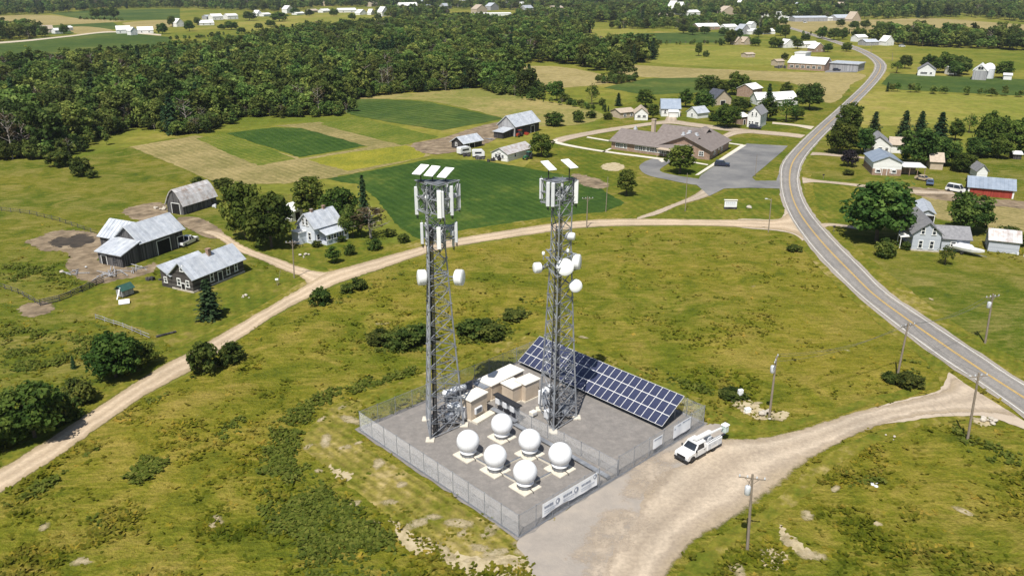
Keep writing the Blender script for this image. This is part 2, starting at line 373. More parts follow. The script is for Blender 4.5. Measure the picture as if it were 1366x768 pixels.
M['white_roof'] = mk('white_metal_roof', [(.66, .66, .64), (.80, .80, .78)], .7, .5, rnd=.08)
M['dark_roof'] = mk('dark_slate_roof', [(.04, .045, .06), (.09, .095, .115)], 1.2, .8, rnd=.1)
M['tan_roof'] = mk('tan_shingle_roof', [(.33, .27, .21), (.45, .38, .30)], 1.2, .9, rnd=.1)
M['green_roof'] = mk('dark_green_roof', [(.02, .07, .055), (.04, .10, .08)], 1.2, .6)
M['white_wall'] = mk_planks('white_clapboard', [(.62, .62, .60), (.72, .72, .70), (.80, .80, .78)], .22, axis='z', seam=.1)
M['bluewhite_wall'] = mk_planks('pale_blue_white_clapboard', [(.52, .56, .64), (.60, .64, .71), (.66, .70, .76)], .22, axis='z', seam=.1)
M['greyblue_wall'] = mk_planks('light_grey_clapboard', [(.36, .39, .44), (.43, .46, .51), (.48, .51, .56)], .22, axis='z', seam=.1)
M['red_wall'] = mk_planks('red_barn_boards', [(.22, .035, .025), (.30, .05, .035), (.36, .065, .045)], .3)
M['brick'] = mk_brick('tan_brown_brick', (.25, .15, .10), (.33, .21, .15), (.36, .31, .26))
M['tan_wall'] = mk('tan_wall', [(.40, .32, .23), (.50, .42, .32)], 1.0, .9)
M['trim'] = mk('white_trim', [(.72, .72, .70), (.80, .80, .78)], 2, .6)
M['glass'] = mk('dark_window_glass', [(.012, .015, .02), (.035, .042, .055)], .6, .12, spec=.6)
M['door_dark'] = mk('dark_opening', [(.008, .008, .008), (.02, .018, .017)], 2, .95)
M['pole_wood'] = mk('weathered_pole_wood', [(.18, .145, .11), (.30, .25, .20)], 3, .9, stretch=(4, 4, .5))
M['insulator'] = mk('grey_transformer_paint', [(.45, .47, .50), (.56, .58, .60)], 3, .5)
M['rubble'] = mk('pale_rubble', [(.36, .32, .26), (.55, .50, .43)], 2, .95, .4, 8)
M['bark'] = mk('tree_bark', [(.055, .042, .03), (.13, .105, .08)], 4, .95, .5, 14)
M['pale_bark'] = mk('dead_grey_branches', [(.24, .21, .18), (.38, .34, .30)], 4, .95)
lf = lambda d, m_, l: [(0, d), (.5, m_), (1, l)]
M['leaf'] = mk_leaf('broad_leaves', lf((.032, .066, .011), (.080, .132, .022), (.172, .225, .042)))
M['leaf_dark'] = mk_leaf('dark_broad_leaves', lf((.030, .064, .013), (.070, .122, .024), (.150, .21, .044)), .025, .25)
M['leaf_forest'] = mk_leaf('woodland_leaves', lf((.048, .086, .018), (.118, .178, .038), (.22, .27, .065)), .03, .55)
M['needle'] = mk_leaf('conifer_needles', lf((.010, .028, .011), (.022, .050, .018), (.045, .080, .026)), .02, .2, .1)
M['leaf_brown'] = mk_leaf('brown_dry_leaves', lf((.05, .038, .02), (.11, .082, .042), (.19, .15, .085)), .02, .2)
M['leaf_purple'] = mk_leaf('dark_purple_leaves', lf((.010, .009, .012), (.022, .018, .022), (.045, .036, .04)), .01, .1, .1)
M['weed'] = mk_leaf('weed_leaves', lf((.060, .086, .012), (.135, .160, .022), (.235, .23, .045)), .02, .15)
M['leaf_shrub'] = mk_leaf('shrub_leaves', lf((.032, .062, .012), (.078, .118, .022), (.155, .19, .04)), .03, .25)

# ------------------------------------------------------------------ the land
def smooth_line(pts, n, closed=False):
    P = np.array([(p[0], p[1]) for p in pts], float)
    if closed: P = np.vstack([P[-1:], P, P[:2]])
    else: P = np.vstack([2 * P[0] - P[1], P, 2 * P[-1] - P[-2]])
    out = []
    for i in range(1, len(P) - 2):
        a, b, c, d = P[i - 1], P[i], P[i + 1], P[i + 2]
        for t in np.linspace(0, 1, 12, endpoint=False):
            out.append(.5 * (2 * b + (c - a) * t + (2 * a - 5 * b + 4 * c - d) * t * t + (3 * b - a - 3 * c + d) * t ** 3))
    if not closed: out.append(P[-2])
    out = np.array(out)
    if closed: out = np.vstack([out, out[:1]])
    s = np.concatenate([[0], np.cumsum(np.hypot(*np.diff(out, axis=0).T))])
    q = np.linspace(0, s[-1], n)
    return np.stack([np.interp(q, s, out[:, 0]), np.interp(q, s, out[:, 1])], 1)
def vnoise(x, y, s, seed):
    g = np.random.default_rng(seed).random((257, 257)); x = np.asarray(x) / s + 37.3; y = np.asarray(y) / s + 11.7
    xi = np.floor(x).astype(int); yi = np.floor(y).astype(int); fx = x - xi; fy = y - yi
    fx = fx * fx * (3 - 2 * fx); fy = fy * fy * (3 - 2 * fy); q = lambda a, b: g[a % 257, b % 257]
    return (q(xi, yi) * (1 - fx) + q(xi + 1, yi) * fx) * (1 - fy) + (q(xi, yi + 1) * (1 - fx) + q(xi + 1, yi + 1) * fx) * fy
def inside(x, y, poly):
    r = np.zeros(x.shape, bool); n = len(poly)
    for i in range(n):
        x0, y0 = poly[i][0], poly[i][1]; x1, y1 = poly[i - 1][0], poly[i - 1][1]
        c = ((y0 > y) != (y1 > y)); r ^= c & (x < (x1 - x0) * (y - y0) / ((y1 - y0) if y1 != y0 else 1e-9) + x0)
    return r
def edge_dist(x, y, poly):
    d = np.full(x.shape, 1e9); n = len(poly)
    for i in range(n):
        a = np.array(poly[i - 1][:2], float); b = np.array(poly[i][:2], float); ab = b - a; L = max(ab @ ab, 1e-9)
        t = np.clip(((x - a[0]) * ab[0] + (y - a[1]) * ab[1]) / L, 0, 1)
        d = np.minimum(d, np.hypot(x - a[0] - t * ab[0], y - a[1] - t * ab[1]))
    return d
FLAT = []
CLEAR = []        # ground outlines where the wild grass does not grow
def sheet(name, px, z, mat, n=0, jit=0.0, clear=True, world_pts=False, smooth=True):
    w = [G(*p) if not world_pts else Vector((p[0], p[1], 0)) for p in px]
    if not smooth and jit:
        q = [w[i].lerp(w[(i + 1) % len(w)], t) for i in range(len(w)) for t in np.linspace(0, 1, max(1, min(16, int((w[(i + 1) % len(w)] - w[i]).length / max(.8, 7 * jit)))), endpoint=False)]
        P = np.array([(p.x, p.y) for p in q])
    elif smooth: P = smooth_line(w, n or max(40, len(px) * 14), True)[:-1]
    else: P = np.array([(p.x, p.y) for p in w])
    if jit: P = P + rng.normal(0, jit, P.shape)
    (CLEAR if clear else FLAT).append(P.tolist())
    me = bpy.data.meshes.new(name)
    from mathutils.geometry import tessellate_polygon
    vs = [Vector((a, b, z)) for a, b in P]
    tris = tessellate_polygon([vs])
    fs = []
    for t in tris:
        a, b, c = (vs[i] for i in t); fs.append(tuple(t) if (b - a).cross(c - a).z > 0 else tuple(reversed(t)))
    me.from_pydata(vs, [], fs); me.materials.append(mat)
    return struct(link(name, me))
def strip(name, left, right, z, mat, step=1.0, jit=0.0, u0=0.0, u1=1.0, clear=True):
    A = [G(*p) for p in left]; B = [G(*p) for p in right]
    L = max(sum((a - b).length for a, b in zip(A, A[1:])), sum((a - b).length for a, b in zip(B, B[1:])))
    n = max(8, min(420, int(L / step)))
    A, B = smooth_line(A, n), smooth_line(B, n)
    if clear and u0 == 0: CLEAR.append(A.tolist() + B[::-1].tolist())
    A, B = A + (B - A) * u0, A + (B - A) * u1
    if jit:
        A = A + rng.normal(0, jit, A.shape); B = B + rng.normal(0, jit, B.shape)
    K = 5; vs = []; uvs = []
    s = np.concatenate([[0], np.cumsum(np.hypot(*np.diff((A + B) / 2, axis=0).T))])
    for i in range(n):
        for k in range(K):
            t = k / (K - 1); p = A[i] + (B[i] - A[i]) * t; vs.append((p[0], p[1], z)); uvs.append((u0 + (u1 - u0) * t, s[i]))
    fs = [(i * K + k, i * K + k + 1, (i + 1) * K + k + 1, (i + 1) * K + k) for i in range(n - 1) for k in range(K - 1)]
    me = bpy.data.meshes.new(name); me.from_pydata(vs, [], fs); me.materials.append(mat)
    ul = me.uv_layers.new(name='UVMap'); vi = np.empty(len(me.loops), np.int32); me.loops.foreach_get('vertex_index', vi)
    ul.data.foreach_set('uv', np.array(uvs, np.float32)[vi].ravel())
    me.flip_normals() if me.polygons[0].normal.z < 0 else None
    return struct(link(name, me))

# one ground sheet to the horizon
g_ = MB()
xs = [-9000, -2500, -900, -300, 0, 300, 900, 2500, 9000]; ys = [-600, 0, 150, 330, 600, 1200, 2500, 12000]
vs = [(x, y, 0) for y in ys for x in xs]
g_.add(vs, [(j * 9 + i, j * 9 + i + 1, j * 9 + 10 + i, j * 9 + 9 + i) for j in range(len(ys) - 1) for i in range(8)])
struct(g_.build('ground', M['farland']))

# large tracts of grass
Z = .03
pasture = [(-90, 215), (60, 215), (180, 195), (262, 183), (315, 246), (400, 262), (470, 300), (400, 350), (300, 430), (0, 640), (-120, 700), (-260, 430)]
sheet('pasture', pasture, .012, M['pasture'], 200, 0, clear=False)
hb = [(-160, 745), (0, 660), (188, 533), (262, 494), (352, 432), (446, 383), (560, 343), (608, 331), (720, 313), (791, 305), (896, 303), (1030, 308), (1058, 316), (1090, 345), (1135, 387), (1180, 424), (1253, 477), (1313, 517), (1366, 554), (1480, 640), (1560, 900), (700, 1000), (-120, 1000)]
sheet('meadow', hb, .022, M['meadow'], 300, 0, clear=False)
rf = [(1062, 250), (1085, 205), (1110, 185), (1250, 205), (1420, 215), (1560, 300), (1560, 640), (1366, 520), (1313, 478), (1232, 426), (1180, 390), (1150, 360), (1106, 316), (1080, 284)]
sheet('roadside_grass', rf, .016, M['pasture'], 200, 0, clear=False)
sheet('school_grounds', [(700, 222), (735, 190), (800, 172), (862, 163), (912, 158), (985, 170), (1056, 176), (1075, 182), (1046, 240), (1056, 290), (900, 296), (700, 303), (640, 270)], .026, M['lawn'], 160, 0, clear=False)
sheet('hamlet_lawn', [(800, 168), (830, 140), (900, 128), (1000, 108), (1090, 104), (1140, 128), (1085, 172), (985, 172), (912, 158), (862, 163)], .021, M['lawn'], 120, 0, clear=False)

NBIG = len(FLAT)
# fields
fields = [
 ('crop_field', [(434, 239), (505, 226), (576, 212), (640, 214), (690, 222), (777, 238), (834, 271), (806, 283), (700, 299), (608, 313), (562, 322), (526, 298), (505, 268), (480, 247)], .050, 'crop'),
 ('hay_field', [(173, 196), (262, 181), (345, 196), (396, 210), (452, 236), (380, 245), (316, 246), (284, 242), (230, 219)], .046, 'hay'),
 ('bright_crop_strip', [(262, 185), (299, 179), (350, 195), (395, 212), (345, 221), (300, 203)], .056, 'crop2'),
 ('crop_block', [(301, 178), (366, 170), (400, 171), (491, 194), (400, 210), (350, 194)], .056, 'crop'),
 ('hay_margin', [(366, 168), (425, 163), (545, 193), (575, 208), (470, 232), (420, 238), (396, 213), (492, 196), (402, 171)], .047, 'hay'),
 ('yellow_flower_crop', [(411, 213), (470, 203), (543, 194), (568, 203), (566, 210), (464, 228), (428, 219)], .060, 'yellow_crop'),
 ('bright_crop_block', [(426, 166), (474, 156), (530, 169), (586, 183), (536, 194), (480, 180)], .058, 'crop2'),
 ('dark_crop_block', [(463, 133), (500, 132), (570, 136), (671, 158), (650, 163), (590, 174), (530, 165), (470, 154), (455, 145)], .054, 'far_green'),
 ('dry_field', [(460, 131), (560, 124), (640, 118), (700, 130), (800, 150), (780, 165), (712, 168), (672, 158), (570, 135)], .040, 'dry'),
 ('tan_rise', [(664, 91), (740, 89), (800, 99), (815, 110), (770, 116), (700, 119), (670, 108)], .05, 'far_tan'),
 ('yellow_field', [(725, 50), (800, 40), (862, 40), (835, 54), (780, 57)], .05, 'far_yellow'),
 ('far_green_field', [(830, 52), (850, 45), (930, 43), (1000, 44), (1000, 52), (955, 57), (880, 58)], .06, 'far_green'),
 ('tan_meadow', [(812, 86), (920, 91), (1050, 96), (1150, 99), (1136, 113), (1105, 138), (1050, 110), (900, 105), (826, 99)], .05, 'far_tan'),
 ('green_meadow', [(805, 117), (862, 105), (932, 104), (965, 111), (930, 124), (860, 127)], .055, 'far_green'),
 ('green_strip', [(840, 72), (920, 62), (1040, 66), (1050, 84), (940, 88), (860, 82)], .05, 'far_yellow'),
 ('roadside_field', [(1188, 98), (1250, 101), (1366, 106), (1500, 112), (1500, 134), (1366, 128), (1200, 120), (1176, 112)], .05, 'far_green'),
 ('roadside_pasture', [(1172, 122), (1300, 128), (1500, 138), (1500, 170), (1300, 165), (1180, 168), (1130, 160)], .04, 'far_yellow'),
 ('far_dry_band', [(1030, 31), (1150, 27), (1250, 25), (1366, 33), (1500, 36), (1500, 44), (1366, 42), (1200, 42), (1100, 45)], .05, 'far_tan'),
 ('left_green_field', [(-60, 62), (60, 50), (150, 43), (230, 50), (226, 62), (190, 74), (60, 84), (-60, 84)], .05, 'far_green'),
 ('left_tan_band', [(-40, 24), (50, 20), (110, 25), (170, 28), (60, 34), (-40, 30)], .06, 'far_tan'),
 ('left_green_band', [(66, 18), (130, 14), (240, 12), (240, 26), (165, 28), (105, 25)], .055, 'far_green'),
 ('left_upper_green', [(-40, 33), (60, 35), (150, 30), (165, 38), (90, 46), (-40, 50)], .052, 'far_green'),
 ('left_ploughed_field', [(92, 37), (120, 36), (150, 41), (106, 46)], .062, 'far_tan'),
 ('left_tan_strip', [(164, 31), (226, 27), (232, 35), (198, 39)], .062, 'far_tan'),
 ('village_field', [(316, 30), (345, 27), (400, 21), (460, 16), (522, 25), (525, 33), (460, 33), (420, 30), (350, 41), (320, 37)], .052, 'far_yellow'),
 ('barn_yard_soil', [(548, 193), (590, 184), (650, 166), (682, 164), (660, 186), (620, 200), (575, 206)], .062, 'bare'),
 ('school_bare_patch', [(802, 221), (818, 217), (833, 222), (825, 228), (808, 227)], .05, 'pale_soil'),
 ('school_bare_slope', [(765, 232), (795, 238), (812, 248), (795, 252), (770, 243)], .05, 'bare'),
 ('cow_yard', [(34, 323), (52, 316), (70, 309), (95, 307), (120, 310), (150, 318), (150, 335), (132, 345), (160, 354), (188, 357), (208, 350), (204, 362), (170, 372), (140, 379), (112, 374), (96, 366), (88, 352), (94, 342), (80, 334), (62, 336), (48, 330)], .052, 'bare'),
 ('dung_patch', [(66, 324), (80, 316), (92, 317), (104, 312), (120, 315), (126, 322), (112, 326), (104, 331), (88, 328), (78, 330)], .06, 'manure'),
 ('barn_front_soil', [(165, 280), (212, 270), (224, 284), (205, 296), (180, 293)], .052, 'bare'),
 ('farm_lawn', [(75, 405), (165, 372), (210, 375), (262, 392), (330, 364), (400, 368), (408, 378), (345, 418), (318, 434), (262, 462), (225, 460), (200, 440), (130, 425)], .05, 'lawn'),
 ('house_lawn', [(300, 312), (380, 318), (396, 322), (460, 318), (535, 326), (560, 328), (482, 349), (436, 361), (400, 352), (330, 328)], .05, 'lawn'),
 ('pen_soil', [(28, 408), (60, 402), (72, 412), (50, 422), (30, 420)], .06, 'bare'),
 ('side_lawn', [(1075, 240), (1140, 245), (1138, 300), (1105, 296), (1080, 265)], .05, 'lawn2'),
 ('striped_field', [(1228, 262), (1264, 266), (1262, 282), (1322, 286), (1310, 270), (1420, 288), (1420, 320), (1340, 306), (1250, 292)], .05, 'hay'),
 ('red_barn_track', [(1210, 250), (1262, 254), (1290, 264), (1360, 268), (1420, 278), (1420, 286), (1340, 276), (1280, 270), (1230, 262)], .06, 'bare'),
 ('triangle_lawn', [(866, 290), (905, 276), (947, 264), (985, 252), (1037, 253), (1043, 268), (1052, 286), (1034, 294), (930, 291)], .055, 'lawn2'),
 ('right_lawn', [(1105, 306), (1160, 318), (1250, 342), (1350, 350), (1420, 380), (1420, 520), (1330, 480), (1235, 424), (1160, 355), (1120, 322)], .05, 'pasture'),
]
LV = []
ROUND = ('bare', 'manure', 'pale_soil', 'far_tan', 'far_yellow', 'dry', 'verge')
for nm, px, z, mt in fields:
    w_ = np.array([(v.x, v.y) for v in (G(*p) for p in px)]); b0, b1 = w_.min(0), w_.max(0)
    lv = 1 + max([l for a0, a1, l in LV if (a0 < b1).all() and (b0 < a1).all()], default=0); LV.append((b0, b1, lv))
    sheet(nm, px, .030 + .0045 * lv, M[mt], 0, (.30 if mt in ('bare', 'manure') else .22) if px[0][1] > 150 else .3, smooth=mt in ROUND or 'lawn' in nm)
print('field levels', max(l for _, _, l in LV))

# mown and trodden strips round the compound and along the roads
sheet('worn_bank', [(404, 588), (440, 545), (480, 535), (472, 582), (560, 640), (640, 690), (692, 722), (705, 745), (640, 762), (570, 725), (520, 690), (455, 640), (420, 612)], .060, M['bank'], 150, .10, clear=False)
br_ = np.random.default_rng(77); bl_ = {}
def blobs(mt, spots, r0, z):
    for (bx, by) in spots:
        B_ = bl_.setdefault(mt, ([], [], [])); c = G(bx + br_.normal(0, 4), by + br_.normal(0, 3)); n_ = 20; rr = r0 * br_.uniform(.6, 1.5); th = br_.uniform(0, 3.1); el = br_.uniform(1.2, 2.6); zz_ = z + len(B_[2]) * .0003 / n_; m0 = len(B_[0])
        B_[0].append((c.x, c.y, zz_)); B_[1].append(1.0)
        for ring, al in ((.5, .75), (1.0, .0)):
            for k in range(n_):
                a = 2 * math.pi * k / n_; x_, y_ = rr * ring * math.cos(a) * el, rr * ring * math.sin(a)
                B_[0].append((c.x + x_ * math.cos(th) - y_ * math.sin(th), c.y + x_ * math.sin(th) + y_ * math.cos(th), zz_)); B_[1].append(al)
        for k in range(n_):
            k2 = (k + 1) % n_; B_[2].append((m0, m0 + 1 + k, m0 + 1 + k2)); B_[2].append((m0 + 1 + k, m0 + 1 + n_ + k, m0 + 1 + n_ + k2, m0 + 1 + k2))
SOIL = [(455, 545), (430, 560), (412, 590), (430, 625), (470, 600), (520, 672), (548, 700), (590, 735), (560, 720), (600, 745), (640, 730), (660, 740), (700, 735), (610, 700), (655, 705), (480, 590), (505, 620), (470, 560), (620, 712), (690, 728), (575, 690), (540, 650), (445, 590), (630, 745), (680, 750), (500, 700), (470, 680)]
blobs('pale_soil', SOIL, .9, .068)
blobs('pale_soil', [(985, 548), (1010, 540), (1035, 556), (1030, 742), (1055, 718), (1075, 738), (985, 758), (1310, 560), (905, 470), (790, 452), (890, 460), (1000, 380), (930, 420), (840, 390), (1080, 690), (1170, 700), (300, 700), (250, 660), (330, 740), (120, 745), (1240, 400), (1130, 470), (1060, 430), (860, 340), (640, 395), (470, 480), (520, 430), (1280, 690), (1200, 740), (1110, 660), (180, 580), (60, 700)], .9, .12)
blobs('drive', [(850, 650), (830, 690), (805, 735), (870, 632), (790, 770), (820, 710), (900, 612)], 2.6, .1145)
for k_, (v_, a_, f_) in bl_.items():
    me = bpy.data.meshes.new('worn_ground'); me.from_pydata(v_, [], f_); me.materials.append(soften(M['drive_plain' if k_ == 'drive' else k_], attr='edge')); at_ = me.attributes.new('edge', 'FLOAT', 'POINT'); at_.data.foreach_set('value', a_)
    struct(link('worn_ground', me))
for q in ([(520, 690), (545, 708), (585, 728), (560, 742), (535, 722)], [(590, 738), (640, 742), (690, 742), (740, 764), (680, 775), (610, 762)],
          [(975, 535), (1000, 533), (1022, 548), (1052, 550), (1040, 560), (1000, 556)], [(1020, 732), (1045, 736), (1050, 750), (1032, 758), (1016, 748)], [(1040, 700), (1055, 714), (1085, 738), (1076, 744), (1045, 722)],
          [(1300, 558), (1325, 562), (1318, 568), (1302, 566)], [(440, 620), (452, 628), (470, 632), (462, 642), (446, 634)]):
    sheet('bare_soil_patch', q, .07, M['pale_soil'], 70, .16, clear=False)
sheet('left_mown_bank', [(480, 532), (560, 500), (640, 468), (690, 440), (700, 452), (560, 518), (476, 548)], .058, M['verge'], 80, .1, clear=False)
sheet('rear_mown_bank', [(700, 446), (730, 444), (800, 470), (900, 515), (965, 548), (1000, 575), (945, 572), (910, 532), (800, 484), (720, 452)], .058, M['verge'], 80, .1, clear=False)
strip('road_verge', [(1058, 316), (1090, 355), (1128, 392), (1170, 430), (1232, 480), (1256, 512)], [(1064, 308), (1096, 346), (1138, 390), (1182, 426), (1253, 479), (1268, 498)], .062, M['verge'], 1.5, .15)
strip('far_road_verge', [(1070, 230), (1080, 283), (1108, 317), (1152, 361), (1233, 427), (1314, 480), (1400, 535)], [(1082, 232), (1092, 279), (1122, 313), (1170, 352), (1252, 416), (1340, 470), (1430, 515)], .056, M['verge'], 1.5, .15)
strip('driveway_verge', [(960, 585), (1056, 572), (1147, 545), (1213, 529), (1254, 516)], [(975, 574), (1056, 562), (1140, 536), (1205, 520), (1250, 508)], .064, M['verge'], 1.5, .12)
strip('lower_driveway_verge', [(880, 800), (940, 728), (1000, 690), (1050, 655), (1080, 624), (1126, 594), (1186, 570), (1246, 556), (1330, 556)], [(905, 830), (972, 738), (1020, 700), (1070, 668), (1100, 634), (1146, 604), (1196, 580), (1250, 566), (1330, 566)], .062, M['verge'], 1.5, .15)
strip('dirt_road_verge', [(0, 610), (88, 557), (207, 482), (317, 424), (340, 412), (405, 376)], [(0, 626), (88, 571), (207, 494), (317, 434), (345, 420), (412, 378)], .06, M['verge'], 1.5, .15)
strip('dirt_road_far_verge', [(435, 355), (482, 342), (560, 320), (608, 309), (720, 292), (791, 284), (850, 281)], [(440, 364), (482, 352), (560, 330), (608, 319), (720, 301), (791, 294), (850, 292)], .058, M['verge'], 1.5, .15)

# roads
mainL = [(1480, 640), (1366, 556), (1314, 518), (1253, 478), (1182, 425), (1138, 388), (1094, 344), (1070.5, 315), (1053, 288), (1043, 262), (1040, 238), (1043, 218), (1059, 198), (1086, 172), (1119, 143), (1152, 112), (1166, 94), (1166, 84), (1156, 75), (1140, 67), (1115, 58), (1090, 50), (1068, 43), (1045, 36)]
mainR = [(1560, 620), (1366, 511), (1314, 477), (1233, 424), (1182, 389), (1152, 359), (1108, 315), (1080.6, 282), (1068, 255), (1067, 230), (1078, 206), (1107, 174), (1144, 138), (1173, 107), (1182, 90), (1176, 80), (1162, 71), (1146, 64), (1123, 57), (1096, 49), (1074, 42.3), (1050, 35.5)]
strip('road_shoulder', [(x - 1 - .8 * (y > 250), y + 1.0 * (y > 100)) for x, y in mainL], [(x + 1 + .8 * (y > 250), y - 1.0 * (y > 100)) for x, y in mainR], .088, M['gravel2'], 2.0, .10)
strip('asphalt_road', mainL, mainR, .11, M['asphalt'], 1.5, .03)
strip('road_edge_line', mainL, mainR, .122, M['white_line'], 2.0, .008, .070, .088, clear=False)
strip('road_edge_line', mainL, mainR, .122, M['white_line'], 2.0, .008, .912, .930, clear=False)
strip('road_centre_line', mainL, mainR, .122, M['yellow_line'], 2.0, .006, .472, .494, clear=False)
strip('road_centre_line', mainL, mainR, .122, M['yellow_line'], 2.0, .006, .508, .530, clear=False)
dU = [(-90, 678), (0, 624), (88, 569), (207, 492), (255, 467), (317, 432), (340, 419), (412, 377), (440, 362), (482, 350), (560, 329), (608, 318), (720, 300), (791, 293), (850, 291.5), (931, 292.5), (1000, 293), (1034, 293), (1047, 286), (1052, 280)]
dD = [(-90, 715), (0, 661), (88, 604), (189, 533), (260, 494), (352, 432), (378, 416), (446, 382), (462, 376), (500, 363), (560, 342.5), (608, 330), (720, 312.5), (791, 304), (896, 302), (960, 303), (1030, 307), (1058, 313), (1075, 322)]
strip('dirt_road', dU, dD, .095, M['dirt_road'], .8, .07)
strip('farm_driveway', [(280, 308), (300, 312), (330, 330), (372, 345), (402, 356), (428, 362), (450, 360)], [(268, 310), (290, 319), (312, 334), (338, 344), (376, 361), (400, 370), (408, 382)], .090, M['dirt_road'], .8, .10)
sheet('farm_yard_track', [(236, 292), (262, 290), (290, 303), (300, 315), (280, 318), (250, 305)], .056, M['bare'], 60, .12)
strip('school_road', [(850, 290), (880, 279), (917, 264), (935, 252), (928, 246)], [(850, 293.5), (880, 286), (908, 274), (945, 263), (966, 251)], .099, M['drive'], .8, .06)
sheet('school_car_park', [(928, 246), (935, 234), (996, 192), (1051, 195), (1044, 202), (1003, 237), (1008, 241.5), (1036, 241.5), (1042, 246), (1040, 252), (1000, 251), (966, 252), (946, 262), (935, 252)], .106, M['lot'], 0, .03, smooth=False)
sheet('school_forecourt', [(853, 222), (868, 213), (890, 212), (893, 217), (880, 228), (905, 235), (935, 240), (930, 247), (890, 240), (862, 233)], .092, M['lot'], 80, .04)
sheet('pavement', [(927, 234), (932, 234), (996, 194), (989, 193.5)], .115, M['concrete'], 0, 0, smooth=False)
sheet('pavement', [(878, 214), (890, 212), (893, 213.5), (883, 217)], .115, M['concrete'], 0, 0, smooth=False)
strip('footpath', [(738, 187), (744, 192.5), (800, 202.5), (885, 214)], [(744, 186), (748, 190.5), (800, 200.5), (888, 212)], .098, M['concrete'], 1.0, .02)
strip('footpath', [(782, 184), (815, 189.5)], [(784, 182.6), (816, 188)], .098, M['concrete'], 1.0, .02)
strip('footpath', [(803, 203), (816, 197)], [(806, 203.4), (819, 197.6)], .098, M['concrete'], 1.0, .02)
strip('footpath', [(972, 192), (990, 194.6)], [(973, 190.8), (991, 193.2)], .098, M['concrete'], 1.0, .02)
strip('footpath', [(921, 217), (944, 221)], [(922, 215.6), (945, 219.6)], .098, M['concrete'], 1.0, .02)
strip('sandy_lane', [(732, 190), (745, 183), (798, 173), (861, 164), (895, 160), (920, 163), (984, 171), (1051, 177), (1075, 180)], [(746, 192), (770, 185), (805, 178), (861, 169), (893, 166), (925, 170), (984, 177), (1040, 182), (1068, 185)], .094, M['drive'], 1.0, .05)
strip('sandy_lane', [(958, 183), (975, 175), (996, 173)], [(968, 186), (985, 180), (1008, 178)], .097, M['drive'], 1.0, .04)
strip('sandy_lane', [(885, 161), (892, 153), (905, 148)], [(905, 163), (903, 154), (910, 150)], .096, M['drive'], 1.0, .04)
strip('sandy_lane', [(1075, 181), (1092, 170)], [(1090, 181), (1098, 171.5)], .092, M['drive'], 1.0, .04)
strip('house_driveway', [(1090, 298), (1110, 298), (1150, 303)], [(1094, 306), (1112, 302), (1150, 308)], .093, M['drive'], 1.0, .05)
strip('house_driveway', [(1070, 236), (1090, 240), (1140, 245), (1200, 252), (1270, 256)], [(1071, 246), (1090, 244), (1140, 249), (1200, 258), (1275, 260)], .094, M['drive'], 1.0, .05)
strip('house_driveway', [(1084, 203), (1100, 204), (1160, 210), (1180, 211)], [(1080, 208), (1098, 208), (1160, 213), (1180, 214)], .091, M['drive'], 1.0, .05)
strip('house_driveway', [(1030, 163), (1060, 166), (1086, 169)], [(1030, 165.5), (1060, 168.5), (1082, 173)], .091, M['sandpath'], 1.0, .05)
strip('farm_lane', [(-40, 59), (30, 54), (90, 48), (150, 42), (215, 46)], [(-40, 61), (30, 56), (90, 49.6), (150, 43.6), (215, 48)], .09, M['sandpath'], 4.0, .1)
cU = [(1330, 505), (1267, 499), (1256, 519), (1213, 531.5), (1147, 547), (1056, 574.5), (996, 584.5), (962, 583), (905, 590), (840, 625), (770, 670), (728, 705), (700, 752), (690, 800)]
cD = [(1366, 562), (1320, 553), (1243, 554), (1182.5, 567), (1122, 592), (1076, 622), (1046, 653), (996, 688), (930, 728), (880, 790), (850, 830)]
strip('gravel_driveway', cU[1:9] + [(850, 640), (800, 720), (760, 820)], cD, .097, M['drive'], .8, .09)
sheet('compound_apron', [(690, 722), (740, 690), (830, 632), (940, 568), (968, 577), (930, 612), (870, 640), (850, 690), (815, 740), (790, 790), (730, 800), (705, 752)], .101, M['gravel2'], 140, .10)
sheet('road_junction', [(1205, 533.5), (1238, 526), (1254, 519), (1262, 508), (1266, 497), (1280, 507), (1310, 527), (1366, 562), (1390, 580), (1366, 573), (1320, 557), (1280, 555), (1243, 557), (1170, 566), (1160, 548)], .0935, M['drive_plain'], 90, .07)
sheet('road_junction', [(985, 292.8), (1034, 293.2), (1045, 288), (1048, 280), (1064, 306), (1072, 322), (1058, 312.5), (1030, 307.5), (985, 303.2)], .0915, M['drive_plain'], 70, .07)
sheet('road_junction', [(1036, 241), (1044, 226), (1046, 262), (1041, 253)], .1075, M['lot'], 40, .05)
PA, PB, PC = G(692, 716), G(473, 577), G(938, 566)
ux = (PC - PA).normalized(); uy = Vector((-ux.y, ux.x, 0)); WX = (PC - PA).length; WY = abs((PB - PA).dot(uy))
def Q(u, v, z=0.0): return PA + ux * u + uy * v + Vector((0, 0, z))     # compound coordinates, metres along and away from its front fence
def toQ(p): d = p - PA; return d.dot(ux), d.dot(uy)
pad = [Q(-.5, -.4), Q(WX + .6, -.4), Q(WX + .6, WY + .6), Q(-.5, WY + .6)]
pad = [pad[i].lerp(pad[(i + 1) % 4], t) for i in range(4) for t in np.linspace(0, 1, 30, endpoint=False)]
sheet('compound_gravel', [(p.x, p.y) for p in pad], .108, M['gravel'], 0, .09, world_pts=True, smooth=False)

